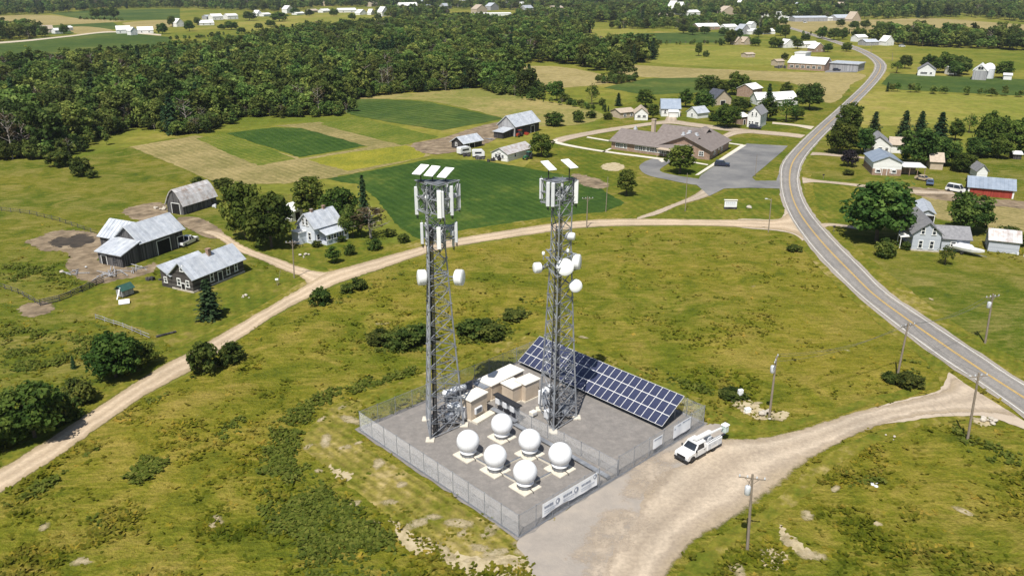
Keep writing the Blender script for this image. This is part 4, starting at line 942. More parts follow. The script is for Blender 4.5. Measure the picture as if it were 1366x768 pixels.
KIND = lambda n, r: r.choice(8, n, p=[.20, .19, .17, .14, .09, .09, .05, .07])
kr = np.random.default_rng(4); WOOD = {}
for i, k in zip(single, KIND(len(single), kr)):
    nm, (H, W), me, lab = FP[k]
    o = link(nm, me); o.location = (main_x[i], main_y[i], 0); o.rotation_euler = (0, 0, kr.uniform(0, 6.28)); s = kr.uniform(.62, 1.35); o.scale = (s * kr.uniform(.9, 1.15), s * kr.uniform(.9, 1.15), s * kr.uniform(.85, 1.15))
    tag(o, lab, 'tree', 'trees of the dense wood behind the fields'); WOOD.setdefault(k, o)
def wood_mass(name, X, Y, scale, seed):
    r = np.random.default_rng(seed); n = len(X); me = bpy.data.meshes.new(name); me.vertices.add(n)
    me.vertices.foreach_set('co', np.stack([X, Y, np.zeros(n)], 1).astype(np.float32).ravel())
    kd = me.attributes.new('kind', 'INT', 'POINT'); kd.data.foreach_set('value', KIND(n, r).astype(np.int32))
    ro = me.attributes.new('rot', 'FLOAT_VECTOR', 'POINT'); ro.data.foreach_set('vector', np.stack([np.zeros(n), np.zeros(n), r.uniform(0, 6.28, n)], 1).astype(np.float32).ravel())
    s = scale * r.uniform(.62, 1.35, n); sc = me.attributes.new('scl', 'FLOAT_VECTOR', 'POINT')
    sc.data.foreach_set('vector', np.stack([s * r.uniform(.9, 1.2, n), s * r.uniform(.9, 1.2, n), s * r.uniform(.85, 1.1, n)], 1).astype(np.float32).ravel())
    o = link(name, me); struct(o, 'stuff')
    ng = bpy.data.node_groups.get('trees_on_points')
    if ng is None:
        ng = bpy.data.node_groups.new('trees_on_points', 'GeometryNodeTree')
        ng.interface.new_socket('Geometry', in_out='INPUT', socket_type='NodeSocketGeometry'); ng.interface.new_socket('Geometry', in_out='OUTPUT', socket_type='NodeSocketGeometry')
        gi = ng.nodes.new('NodeGroupInput'); go = ng.nodes.new('NodeGroupOutput'); jn = ng.nodes.new('GeometryNodeJoinGeometry')
        def attr(nm_, ty):
            a_ = ng.nodes.new('GeometryNodeInputNamedAttribute'); a_.data_type = ty; a_.inputs[0].default_value = nm_; return a_.outputs[0]
        rot, scl, kin = attr('rot', 'FLOAT_VECTOR'), attr('scl', 'FLOAT_VECTOR'), attr('kind', 'INT')
        for k in sorted(WOOD):
            ip = ng.nodes.new('GeometryNodeInstanceOnPoints'); oi = ng.nodes.new('GeometryNodeObjectInfo'); oi.inputs[0].default_value = WOOD[k]; oi.inputs[1].default_value = True
            cm = ng.nodes.new('FunctionNodeCompare'); cm.data_type = 'INT'; cm.operation = 'EQUAL'
            ints = [s_ for s_ in cm.inputs if s_.type == 'INT']; ng.links.new(kin, ints[0]); ints[1].default_value = k
            ng.links.new(gi.outputs[0], ip.inputs['Points']); ng.links.new(cm.outputs[0], ip.inputs['Selection']); ng.links.new(oi.outputs['Geometry'], ip.inputs['Instance'])
            ng.links.new(rot, ip.inputs['Rotation']); ng.links.new(scl, ip.inputs['Scale']); ng.links.new(ip.outputs[0], jn.inputs[0])
        ng.links.new(jn.outputs[0], go.inputs[0])
    md = o.modifiers.new('trees', 'NODES'); md.node_group = ng
    return o
wood_mass('woodland', main_x[rest], main_y[rest], 1.0, 21)
TOWN = [(1070, 1092, 64), (1086, 1100, 70), (1046, 1060, 64), (981, 991, 60), (992, 1002, 60), (931, 960, 40), (988, 1001, 46), (1001, 1008, 44), (998, 1034, 46), (968, 984, 40), (1060, 1104, 29), (1022, 1046, 23), (1052, 1066, 22), (1014, 1058, 28), (1116, 1136, 28), (1106, 1115, 28), (1136, 1148, 29), (962, 984, 22), (896, 908, 19), (907, 915, 20), (918, 934, 22), (875, 891, 25), (832, 874, 23), (810, 832, 23), (628, 682, 22), (636, 650, 19), (670, 690, 10), (738, 752, 17), (690, 702, 11), (718, 737, 5), (534, 558, 13), (545, 558, 5), (452, 476, 17), (480, 490, 20), (495, 500, 20), (510, 519, 22), (383, 392, 18), (414, 425, 17), (431, 441, 17), (396, 407, 20), (343, 350, 22), (352, 362, 22), (304, 318, 26), (284, 298, 27), (276, 286, 26), (267, 286, 34), (236, 246, 36), (156, 175, 45), (175, 184, 47), (184, 205, 45), (56, 72, 44), (74, 84, 45), (91, 98, 41), (1144, 1157, 56), (1155, 1172, 61), (1181, 1192, 61), (1100, 1112, 12), (1136, 1146, 11), (1150, 1168, 12), (975, 984, 8), (830, 840, 4), (793, 803, 4), (908, 918, 3), (580, 590, 4), (606, 616, 5), (1036, 1046, 88), (996, 1007, 77)]   # spans of the far houses: no trees right in front of them
far = [
 ([(-60, 23), (65, 19), (130, 13), (230, 11), (330, 15), (380, 17), (430, 9), (520, 10), (590, 12), (680, 14), (760, 20), (800, 28), (900, 22), (980, 24), (1060, 26), (1150, 27), (1240, 25), (1290, 23), (1366, 31), (1480, 34), (1700, -8), (1100, -15), (300, -15), (-400, -8)], 16, 1.25),
 ([(1140, 56), (1180, 60), (1260, 64), (1366, 68), (1480, 72), (1480, 60), (1366, 57), (1250, 54), (1180, 50)], 8, 1.05),
 ([(920, 38), (985, 36), (1040, 42), (1030, 34), (960, 30), (905, 34)], 9, .9),
 ([(-60, 60), (20, 54), (64, 50), (62, 44), (40, 41), (-60, 46)], 9, .95),
 ([(800, 39), (860, 39), (935, 39), (930, 33), (850, 35)], 9, .8),
 ([(690, 28), (760, 30), (820, 30), (900, 27), (880, 22), (760, 22), (690, 22)], 11, 1.0),
 ([(500, 20), (520, 26), (540, 26), (600, 22), (560, 16)], 10, 1.0),
]
for i, (pl, sp_, sc_) in enumerate(far):
    X, Y = scatter(pl, sp_, 31 + i); ok_ = np.ones(len(X), bool)
    for x0_, x1_, y_ in TOWN:
        a_, b_ = G(x0_, y_), G(x1_, y_); ok_ &= ~((X > a_.x - 4) & (X < b_.x + 4) & (Y > a_.y - 34) & (Y < a_.y + 20))
    X, Y = X[ok_], Y[ok_]
    wood_mass('far_woodland', X, Y, sc_, 50 + i)
# undergrowth closing the lower edge of the wood
eg = smooth_line([G(*p) for p in woods[0][0][:24]], 420); er = np.random.default_rng(8)
ex_ = np.concatenate([eg[:, 0] + er.normal(0, 1.6, 420), eg[:, 0] + er.normal(0, 3.5, 420)]); ey_ = np.concatenate([eg[:, 1] + 1.5 + er.normal(0, 1.4, 420), eg[:, 1] + 5 + er.normal(0, 2.5, 420)])
wood_mass('woodland_undergrowth', ex_, ey_, .42, 77)
# trees between the houses of the town edge, far away
for i, (x_, y_, t_, w_) in enumerate([(912, 45, 32, 16), (924, 47, 33, 15), (940, 46, 34, 14), (966, 48, 36, 14), (986, 50, 38, 12), (1012, 50, 36, 14), (1022, 46, 33, 13), (985, 37, 25, 13), (1004, 36, 24, 14), (1018, 35, 24, 10), (1045, 34, 22, 12), (1075, 56, 44, 12), (1058, 58, 47, 10), (1140, 40, 27, 14), (1155, 38, 26, 14), (890, 33, 22, 15), (866, 34, 23, 15), (845, 35, 24, 14), (1122, 36, 25, 12), (1070, 22, 11, 13), (1088, 20, 10, 12), (470, 27, 17, 10), (505, 28, 17, 10), (345, 40, 30, 12), (360, 36, 26, 14), (322, 45, 36, 12), (296, 40, 32, 10), (412, 22, 12, 12), (445, 22, 11, 13), (528, 24, 12, 14)]):
    T('broad', x_, y_, t_, w_, 'round dark tree between the far pale houses near the top', 'trees between the far houses')
for i, ln in enumerate([[(232, 54), (262, 52), (300, 48)], [(316, 47), (350, 46), (376, 52)], [(100, 26), (165, 29)], [(860, 60), (960, 59), (1000, 55)], [(690, 131), (745, 140), (810, 150)], [(1180, 122), (1366, 130), (1460, 134)], [(1060, 47), (1150, 46), (1240, 43)], [(800, 110), (820, 112), (846, 108)]]):
    w_ = smooth_line([G(*p) for p in ln], 46); hr = np.random.default_rng(60 + i); k_ = hr.random(46) < .55; w_ = w_[k_] + hr.normal(0, 1.5, (k_.sum(), 2))
    wood_mass('far_hedgerow', w_[:, 0], w_[:, 1], .22 if i == 4 else .34, 90 + i)
# hedgerow bushes along the field edge below the wood: each its own
for i, (x_, y_, t_, w_) in enumerate([(712, 131, 119, 16), (722, 133, 122, 14), (700, 129, 112, 14), (688, 126, 104, 18), (676, 124, 106, 16), (762, 140, 131, 14), (775, 141, 132, 12), (803, 141, 130, 10), (818, 106, 92, 14), (830, 106, 96, 10), (842, 107, 101, 16)]):
    T('shrub', x_, y_, t_, w_, 'green hedgerow bush at the lower right edge of the dense wood', 'hedgerow bushes below the wood')

# ------------------------------------------------------------------ buildings
def frame_of(A, C):
    a, c = G(*A), G(*C); d = c - a
    return a, math.atan2(d.y, d.x), d.length
def window(t, o, dx, nrm, w, h, z, frame='trim', panes=2, sub=True, deep=.10, name='window'):
    """o: wall point under the window's middle, dx along the wall, nrm outwards"""
    o, dx, nrm = Vector(o), Vector(dx), Vector(nrm); f = MB(); b = min(.16, w * .16)
    def blk(x0, x1, z0, z1, d0, d1, mb):
        p = lambda x, d, zz: o + dx * x + nrm * d + Vector((0, 0, zz))
        mb.hexa([p(x0, d0, z0), p(x1, d0, z0), p(x1, d1, z0), p(x0, d1, z0), p(x0, d0, z1), p(x1, d0, z1), p(x1, d1, z1), p(x0, d1, z1)])
    z0, z1 = z - h / 2, z + h / 2
    blk(-w / 2, -w / 2 + b, z0, z1, -.02, deep, f); blk(w / 2 - b, w / 2, z0, z1, -.02, deep, f)
    blk(-w / 2 + b, w / 2 - b, z1 - b, z1, -.02, deep, f); blk(-w / 2 - .08, w / 2 + .08, z0 - .10, z0, -.02, deep + .05, f)
    if panes > 1: blk(-w / 2 + b, w / 2 - b, z - .05, z + .05, -.02, deep - .03, f)
    if panes > 2: blk(-.05, .05, z0, z - .05, -.02, deep - .035, f); blk(-.05, .05, z + .05, z1 - b, -.02, deep - .035, f)
    wo = f.build(name, M[frame], t)
    g = MB(); blk(-w / 2 + b, w / 2 - b, z0, z1 - b, -.02, deep * .4, g)
    go = g.build('pane', M['glass'], wo if sub else t)
    return wo
def door(t, o, dx, nrm, w, h, mat='door_dark', name='door', frame='trim', zb=0.02):
    o, dx, nrm = Vector(o), Vector(dx), Vector(nrm); g = MB(); f = MB()
    def blk(x0, x1, z0, z1, d0, d1, mb):
        p = lambda x, d, zz: o + dx * x + nrm * d + Vector((0, 0, zz))
        mb.hexa([p(x0, d0, z0), p(x1, d0, z0), p(x1, d1, z0), p(x0, d1, z0), p(x0, d0, z1), p(x1, d0, z1), p(x1, d1, z1), p(x0, d1, z1)])
    blk(-w / 2, w / 2, zb, h, -.02, .045, g); d = g.build(name, M[mat], t)
    if frame:
        blk(-w / 2 - .14, -w / 2, zb, h, -.02, .09, f); blk(w / 2, w / 2 + .14, zb, h, -.02, .09, f); blk(-w / 2 - .14, w / 2 + .14, h, h + .14, -.02, .09, f)
        f.build('door_frame', M[frame], d)
    return d
def shell(t, prof, L, W, wall, roof, axis='x', ov=.4, sheets=0, off=(0, 0), thick=.14, z0=0, roofname='roof', fascia=None, walls=True, gov=None):
    """walls and roof from a cross profile prof = [(0..1, z), ...]; the ridge runs along axis"""
    gov = ov if gov is None else gov
    if axis == 'x': P = lambda u, v, z: Vector((off[0] + u, off[1] + v, z)); Lr, Wr = L, W
    else: P = lambda u, v, z: Vector((off[0] + v, off[1] + u, z)); Lr, Wr = W, L
    pv = [(a * Wr, z) for a, z in prof]
    if walls:
        w = MB(); n = len(pv); ring = [(pv[0][0], z0)] + pv + [(pv[-1][0], z0)]
        a = [P(0, v, z) for v, z in ring]; b = [P(Lr, v, z) for v, z in ring]; m = len(ring); nn = len(w.v)
        w.add(a + b, [tuple(range(m)), tuple(range(2 * m - 1, m - 1, -1))] + [(i, m + i, m + (i + 1) % m, (i + 1) % m) for i in range(m) if 0 <= i < m and i not in range(1, m - 2)])
        w.build('wall', M[wall], t)
    # extend the eaves
    def ext(p, q, d):
        dv = p[0] - q[0]; s = (p[1] - q[1]) / dv if abs(dv) > 1e-6 else 0; sg = 1 if dv > 0 else -1
        return (p[0] + sg * d, p[1] + s * sg * d)
    e = list(pv); e[0] = ext(pv[0], pv[1], ov); e[-1] = ext(pv[-1], pv[-2], ov)
    ro = None
    for (v0, zz0), (v1, zz1) in zip(e, e[1:]):
        nrm = Vector((0, -(zz1 - zz0), v1 - v0)).normalized()
        if nrm.z < 0: nrm = -nrm
        nv = Vector((0, nrm.y, nrm.z)) if axis == 'x' else Vector((nrm.y, 0, nrm.z))
        lift = nv * .012
        if ro is None:
            rb = MB()
        rb.slab([P(-gov, v0, zz0) + lift, P(Lr + gov, v0, zz0) + lift, P(Lr + gov, v1, zz1) + lift, P(-gov, v1, zz1) + lift], nv * thick)
        ro = True
    roof_o = rb.build(roofname, M[roof if not fascia else fascia], t)
    if sheets:
        for (v0, zz0), (v1, zz1) in zip(e, e[1:]):
            nrm = Vector((0, -(zz1 - zz0), v1 - v0)).normalized()
            if nrm.z < 0: nrm = -nrm
            nv = Vector((0, nrm.y, nrm.z)) if axis == 'x' else Vector((nrm.y, 0, nrm.z))
            n = max(2, int(round((Lr + 2 * gov) / sheets))); st = (Lr + 2 * gov) / n
            for i in range(n):
                u0, u1 = -gov + i * st + .025, -gov + (i + 1) * st - .025; lift = nv * (thick + .014 + .006 * (i % 2)); sb = MB()
                jv = random.uniform(-.03, .05)
                sb.slab([P(u0, v0, zz0) + lift, P(u1, v0, zz0) + lift, P(u1, v1, zz1) + lift, P(u0, v1, zz1) + lift], nv * .03)
                sb.slab([P(u0, v0, zz0) + lift + nv * .031, P(u0 + .06, v0, zz0) + lift + nv * .031, P(u0 + .06, v1, zz1) + lift + nv * .031, P(u0, v1, zz1) + lift + nv * .031], nv * .05)
                sb.build('roof_sheet', M[roof], roof_o)
    return roof_o
def wallpt(which, u, L, W, off=(0, 0)):
    if which == 'f': return (off[0] + u * L, off[1], 0), (1, 0, 0), (0, -1, 0)
    if which == 'l': return (off[0], off[1] + u * W, 0), (0, 1, 0), (-1, 0, 0)
    if which == 'r': return (off[0] + L, off[1] + u * W, 0), (0, 1, 0), (1, 0, 0)
    return (off[0] + u * L, off[1] + W, 0), (1, 0, 0), (0, 1, 0)
def house(name, label, cat, A, C, W, eave, rise, wall, roof, axis='x', ov=.35, sheets=0, wins=(), doors=(), prof=None, group=None, chim=None, ell=None, fr='trim', thick=.14, z=0, panes=2):
    a, rz, L = frame_of(A, C); t = thing(name, label, cat, (a.x, a.y, z), rz, group)
    if isinstance(eave, tuple): eave = zat(A, eave[0])
    span = W if axis == 'x' else L
    if prof is None: prof = [(0, eave), (.5, eave + rise * span / 2), (1, eave)]
    else: prof = [(q, eave + zz * span) for q, zz in prof]
    shell(t, prof, L, W, wall, roof, axis, ov, sheets, thick=thick)
    for w in wins: window(t, *wallpt(w[0], w[1], L, W), w[3], w[4], w[2], fr, panes)
    for d in doors: door(t, *wallpt(d[0], d[1], L, W), d[2], d[3], *(d[4:5] or ['door_dark']))
    if chim:
        for cu, cv, ch, cs in (chim if isinstance(chim, list) else [chim]):
            ridge = max(p[1] for p in prof); m = MB(); cx, cy = cu * L, cv * W
            m.box(cx - cs, cy - cs, eave, cx + cs, cy + cs, ridge + ch); m.box(cx - cs - .08, cy - cs - .08, ridge + ch + .003, cx + cs + .08, cy + cs + .08, ridge + ch + .15); m.build('chimney', M['brick'], t)
    return t, L, eave

# -- weathered farm on the left
t, L, E = house('farm_barn', 'big grey weathered barn with lean-to and bright tin roofs on the left farm', 'barn', (190.5, 348), (246, 328), 7.2, (323,), .80, 'barn_wood', 'tin', sheets=.95, ov=.5, doors=[('f', .52, 3.4, 3.0), ('f', .93, 1.6, 2.4)])
# lean-to on the left gable: roof falls to the left
d = 4.9
lean = MB(); zt, zb = E + .2, 2.7
lean.hexa([(-d, 0, 0), (-.012, 0, 0), (-.012, 6.9, 0), (-d, 6.9, 0), (-d, 0, zb), (-.012, 0, zt), (-.012, 6.9, zt), (-d, 6.9, zb)]); lean.build('lean_to_wall', M['barn_wood'], t)
rl = MB(); nv = Vector((zb - zt, 0, d)).normalized()
rl.slab([(-d - .5, -.45, zb - .5 * (zt - zb) / d + .02), (-.03, -.45, zt + .02), (-.03, 7.3, zt + .02), (-d - .5, 7.3, zb - .5 * (zt - zb) / d + .02)], nv * .12)
rlo = rl.build('lean_to_roof', M['tin'], t)
n = 8
for i in range(n):
    y0 = -.45 + i * 7.75 / n + .02; y1 = -.45 + (i + 1) * 7.75 / n - .02; s = MB(); lf_ = nv * (.134 + .006 * (i % 2))
    s.slab([Vector((-d - .5, y0, zb - .5 * (zt - zb) / d + .02)) + lf_, Vector((-.03, y0, zt + .02)) + lf_, Vector((-.03, y1, zt + .02)) + lf_, Vector((-d - .5, y1, zb - .5 * (zt - zb) / d + .02)) + lf_], nv * .03); s.build('roof_sheet', M['tin'], rlo)
window(t, (-d, 2.2, 0), (0, 1, 0), (-1, 0, 0), .9, .9, 1.5, 'barn_wood', 1); door(t, (-d, 5.2, 0), (0, 1, 0), (-1, 0, 0), 1.4, 1.9)
# rear wing, ridge across
shell(t, [(0, E - .3), (.5, E + 2.4), (1, E - .3)], 7.0, 8.2, 'barn_wood', 'tin', 'y', .4, .95, off=(.5, 4.4), roofname='wing_roof')
t, L, E = house('log_cabin', 'dark log house with bright tin roof, brick chimney and white windows by the dirt road', 'house', (258.7, 391), (326, 363), 5.6, (371,), .88, 'log', 'tin', sheets=.95, ov=.45,
    wins=[('f', .36, 1.75, .95, 1.75), ('f', .68, 1.8, .9, 1.7), ('f', .84, 1.8, .85, 1.6), ('l', .22, 1.7, .95, 1.25), ('l', .62, 1.75, 1.0, 1.4), ('l', .42, 4.6, .9, 1.2)], doors=[('f', .52, 1.0, 2.1, 'dark_wood'), ('l', .44, .9, 1.5)], chim=(.52, .42, .9, .36))
shell(t, [(0, 2.6), (1, E + .9)], 9.5, 2.6, 'log', 'tin', 'x', .4, .95, off=(-.015, 5.62), roofname='shed_roof')
window(t, (-.015, 7.0, 0), (0, 1, 0), (-1, 0, 0), .9, 1.1, 1.6, 'trim', 2)
fnd = MB(); fnd.box(-.10, -.12, 0, L + .1, 5.5, .35); fnd.build('foundation', M['rubble'], t)
t, L, E = house('arched_barn', 'grey barn with curved rusty tin roof on the left farm', 'barn', (245.5, 287), (289.5, 273), 5.4, (273,), 0, 'barn_wood', 'rust_tin', sheets=.9, ov=.3, prof=[(0, 0), (.14, .26), (.31, .50), (.5, .64), (.69, .50), (.86, .26), (1, 0)], doors=[('l', .45, 2.6, 2.7)], wins=[('f', .85, 1.4, .9, .9)], fr='barn_wood', panes=1)
t, L, E = house('farmhouse', 'pale blue white farmhouse with grey tin roof and front porch beside the farm driveway', 'house', (421, 327), (456, 316), 5.6, (304,), .95, 'bluewhite_wall', 'tin', ov=.4, sheets=.95,
    wins=[('l', .30, 1.8, 1.1, 1.7), ('l', .62, 4.9, .8, 1.5), ('l', .40, 4.9, .8, 1.5), ('f', .12, 1.7, .9, 1.4)], chim=[(.25, .5, .6, .25), (.7, .5, .7, .28)])
pd = 2.3
pr = MB(); pr.slab([(1.0, -pd - .3, 2.35), (L + .3, -pd - .3, 2.35), (L + .3, -.02, 3.3), (1.0, -.02, 3.3)], (0, 0, .12)); pro = pr.build('porch_roof', M['tin'], t)
pw = MB(); pw.box(1.3, -pd, 0, L, -.015, .45)
for x in np.linspace(1.4, L - .1, 6): pw.box(x - .07, -pd, .45, x + .07, -pd + .14, 2.45)
pw.box(1.3, -pd, .45, L, -pd + .10, 1.15); pw.build('porch', M['bluewhite_wall'], t)
for x in np.linspace(2.1, L - .8, 4): window(t, (x, -pd, 0), (1, 0, 0), (0, -1, 0), 1.0, 1.1, 1.75, 'trim', 1)
sw = MB(); sw.box(1.5, 5.62, 0, 4.8, 8.0, 2.6); sw.build('rear_wing', M['white_wall'], t)
sw = MB(); sw.box(-2.0, 2.9, 0, -.015, 5.4, 2.7); sw.build('side_wing', M['bluewhite_wall'], t); sw = MB(); sw.box(-2.2, 2.7, 2.71, -.02, 5.6, 2.85); sw.build('side_wing_roof', M['white_roof'], t)
t, L, E = house('garden_shed', 'small white roofed shed between the big tree and the farmhouse', 'shed', (390, 296), (405, 291), 5.0, 2.6, .5, 'white_wall', 'white_roof', doors=[('f', .5, 1.6, 2.0)])
# chicken coop
a, rz, L = frame_of((164, 398), (178, 393)); t = thing('chicken_coop', 'tiny hut with green roof on the lawn below the log house', 'shed', (a.x, a.y, 0), rz)
m = MB(); m.box(0, 0, .25, 2.4, 1.7, 1.5); m.build('wall', M['pale_boards'], t); m = MB()
m.slab([(-.2, -.3, 1.35), (2.6, -.3, 1.35), (2.6, .85, 2.25), (-.2, .85, 2.25)], (0, -.05, .08)); m.slab([(-.2, .87, 2.25), (2.6, .87, 2.25), (2.6, 2.0, 1.35), (-.2, 2.0, 1.35)], (0, .05, .08)); m.build('roof', M['green_roof'], t)
m = MB(); [m.box(x, y, 0, x + .12, y + .12, .25) for x in (0, 2.28) for y in (0, 1.58)]; m.build('stilts', M['dark_wood'], t)
m = MB(); m.slab([(-1.0, .2, .02), (-.05, .2, 2.0), (-.05, .5, 2.0), (-1.0, .5, .02)], (.05, 0, .06)); m.build('ramp', M['trim'], t)
# -- middle farm
t, L, E = house('gabled_barn', 'tall dark barn with blue grey tin roof in the middle farm', 'barn', (687.4, 182.5), (719, 174.8), 8.0, (168.5,), .85, 'dark_wood', 'tin', ov=.5, sheets=1.1, doors=[('f', .72, 2.2, 2.6), ('l', .5, 1.8, 2.6, 'pale_boards')], wins=[('f', .2, 2.2, .8, .8)], fr='pale_boards', panes=1)
g_ = MB(); gz = E + .85 * 4.0
g_.slab([(-.02, .02, .02), (-.02, 7.98, .02), (-.02, 7.98, E - .02), (-.02, 4.0, gz - .05), (-.02, .02, E - .02)], (-.05, 0, 0)); g_.build('gable_boards', M['pale_boards'], t)
a_ = MB(); a_.slab([(-6.8, .4, 2.3), (-.3, .4, 3.1), (-.3, 5.6, 3.1), (-6.8, 5.6, 2.3)], (0, 0, .12)); a_.build('lean_to_roof', M['tin'], t)
a_ = MB(); a_.hexa([(-6.4, .8, 0), (-.1, .8, 0), (-.1, 5.2, 0), (-6.4, 5.2, 0), (-6.4, .8, 2.3), (-.1, .8, 3.05), (-.1, 5.2, 3.05), (-6.4, 5.2, 2.3)]); a_.build('lean_to_wall', M['dark_wood'], t)
t, L, E = house('low_barn', 'low dark shed with blue grey tin roof left of the tall dark barn', 'barn', (618.5, 200), (643, 194.8), 5.8, (191.5,), .62, 'dark_wood', 'tin', ov=.5, sheets=1.1, doors=[('f', .45, 2.4, 2.0)], wins=[('l', .6, 1.6, 1.0, 1.1)])
t, L, E = house('white_farm_shed', 'white gabled farm building with worn grey roof beside the round dark tree', 'shed', (677, 216), (710, 206.5), 6.4, (206,), .5, 'white_wall', 'rust_tin', ov=.35, wins=[('l', .3, 1.6, 1.2, 1.2), ('l', .7, 1.6, 1.4, 1.3), ('f', .3, 1.6, 1.2, 1.2)], doors=[('l', .5, .9, 2)])
# -- school
a, rz, L = frame_of((815.4, 198.9), (892, 209.8)); t = thing('brick_school', 'long low brown brick school with grey roofs and rows of white windows', 'school', (a.x, a.y, 0), rz)
E = 3.0; Wm = 15.0; L2 = L + 6
shell(t, [(0, E), (.5, E + 3.0), (1, E)], L2, Wm, 'brick', 'brown_shingle', 'x', .8, fascia=None)
for i in range(13):
    u = 2.6 + i * (L - 4.5) / 12
    if i in (3, 4): continue
    window(t, (u, 0, 0), (1, 0, 0), (0, -1, 0), 1.35 if i % 3 else 1.8, 1.5, 1.75, 'trim', 3)
band = MB(); band.box(.2, -.06, 0, L - .2, -.003, .9); band.build('base_course', M['brick'], t)
door(t, (L - .5, 0, 0), (1, 0, 0), (0, -1, 0), 2.6, 2.4, 'glass', 'entrance_door')
cp = MB(); cp.box(L - 3, -3.2, 2.75, L + 2, -.01, 2.98); [cp.box(x, -3.0, 0, x + .15, -2.85, 2.75) for x in (L - 2.8, L + 1.6)]; cp.build('entrance_canopy', M['tan_wall'], t)
# rear wing
shell(t, [(0, E + .6), (.5, E + 4.0), (1, E + .6)], 16, 12, 'brick', 'brown_shingle', 'x', .8, off=(10, 13.2), roofname='rear_roof')
# right wing, gable to the front left
inv = lambda p: Vector(((p - a).x * math.cos(rz) + (p - a).y * math.sin(rz), -(p - a).x * math.sin(rz) + (p - a).y * math.cos(rz), 0))
A2, C2 = G(946, 213.8), G(971.5, 198.9); d2 = C2 - A2; sub = link('right_wing', None, t); ia = inv(A2); sub.location = ia; sub.rotation_euler = (0, 0, math.atan2(d2.y, d2.x) - rz)
L3 = d2.length; W3 = 17.5
shell(sub, [(0, E + .2), (.5, E + 3.9), (1, E + .2)], L3, W3, 'brick', 'brown_shingle', 'x', .8, roofname='wing_roof')
for u in (.16, .36, .74): window(sub, *wallpt('l', u, L3, W3), 1.7, 1.5, 1.9, 'trim', 3, sub=False)
for u in (.25, .62): window(sub, *wallpt('f', u, L3, W3), 1.8, 1.5, 1.8, 'trim', 3, sub=False)
dm = MB(); dm.box(L3 * .42, -.05, .02, L3 * .42 + 1.8, -.004, 2.3); dm.build('side_door', M['glass'], sub)
ch = MB(); ch.box(8.2, 12.5, E, 9.4, 13.7, E + 6.2); ch.box(8.1, 12.4, E + 6.203, 9.5, 13.8, E + 6.5); ch.build('chimney', M['tan_wall'], t)
for (x, y, s, h) in ((4.0, 9, .5, 6.4), (L2 - 4, 10, .8, 6.9), (L2 - 1.5, 10, .7, 6.4), (L2 - 5.5, 8.5, .6, 6.4)):
    m = MB(); m.box(x - s, y - s, E + 1.5, x + s, y + s, h); m.box(x - s * .6, y - s * .6, h + .003, x + s * .6, y + s * .6, h + .7); m.build('roof_vent', M['insulator'], t)
# -- hamlet by the school
house('tan_roof_bungalow', 'small low house with tan roof left of the white gabled house', 'house', (827.5, 158.5), (847, 156.5), 7, 2.4, .35, 'tan_wall', 'tan_roof', wins=[('f', .3, 1.4, 1.4, 1.1), ('f', .75, 1.4, 1.4, 1.1)])
house('gabled_cottage', 'small white gabled house left of the blue roofed house', 'house', (846.5, 160.5), (864, 160.8), 9, 2.9, .8, 'white_wall', 'tan_roof', axis='y', wins=[('f', .32, 1.8, 1.6, 1.1), ('f', .72, 1.8, 1.6, 1.1)])
t, L, E = house('blue_roof_house', 'white house with long blue grey roof and enclosed porch behind the school', 'house', (882, 155.5), (907, 155.8), 9, 3.4, .75, 'white_wall', 'blue_tin', wins=[('f', .2, 2.1, 1.1, 1.4), ('f', .75, 2.1, 1.2, 1.4), ('r', .5, 2.1, 1, 1.4)], doors=[('f', .48, 1.1, 2.2)])
m = MB(); m.slab([(L * .35, -2.6, 2.2), (L * .9, -2.6, 2.2), (L * .9, -.02, 2.9), (L * .35, -.02, 2.9)], (0, 0, .1)); m.build('porch_roof', M['white_roof'], t); m = MB(); m.box(L * .38, -2.3, 0, L * .87, -.01, 2.2); m.build('porch', M['white_wall'], t)
house('white_garage', 'small white garage with grey tin roof right of the blue roofed house', 'garage', (916, 156), (930, 158.6), 6.6, 2.3, .7, 'white_wall', 'tin', axis='y', wins=[('f', .5, 1.4, 1.2, 1.2)])
house('slate_roof_house', 'low house with dark slate roof among the hamlet trees', 'house', (953, 141), (975, 139.5), 8, 3.0, .8, 'tan_wall', 'dark_roof', axis='y', doors=[('f', .5, 2.6, 2.0)])
t, L, E = house('tall_white_house', 'tall white gabled house with grey roof beside the sandy lane', 'house', (996, 169.5), (1013, 171), 9.5, 5.4, 1.0, 'white_wall', 'grey_shingle', axis='y', wins=[('f', .35, 5.3, .8, 1.5), ('f', .66, 5.3, .8, 1.5), ('f', .2, 1.8, .9, 1.5), ('f', .42, 1.8, .9, 1.5), ('f', .76, 1.8, 1.7, 1.2), ('r', .4, 4.4, .9, 1.3)])
house('brick_cottage', 'small brick outbuilding with pale roof left of the tall white house', 'house', (989, 167), (998, 166), 7, 3.2, .3, 'brick', 'white_roof', doors=[('f', .4, .9, 2.0)])
house('white_roof_bungalow', 'white house with wide pale roof behind the tall white house', 'house', (1000, 137), (1010, 141), 10, 2.6, .55, 'white_wall', 'white_roof', axis='y')
house('brick_gable_house', 'red brick house with bright white roof at the back of the hamlet', 'house', (1003, 130.5), (1016, 128), 8.5, 4.0, .5, 'brick', 'white_roof', wins=[('f', .4, 2.0, 1.2, 1.3)])
house('roadside_white_house', 'white house with big white metal roof near the main road in the hamlet', 'house', (1035, 142), (1064, 140), 9, 3.0, .6, 'white_wall', 'white_roof', wins=[('f', .3, 1.6, 1.2, 1.2), ('f', .8, 1.6, 1.2, 1.2)])
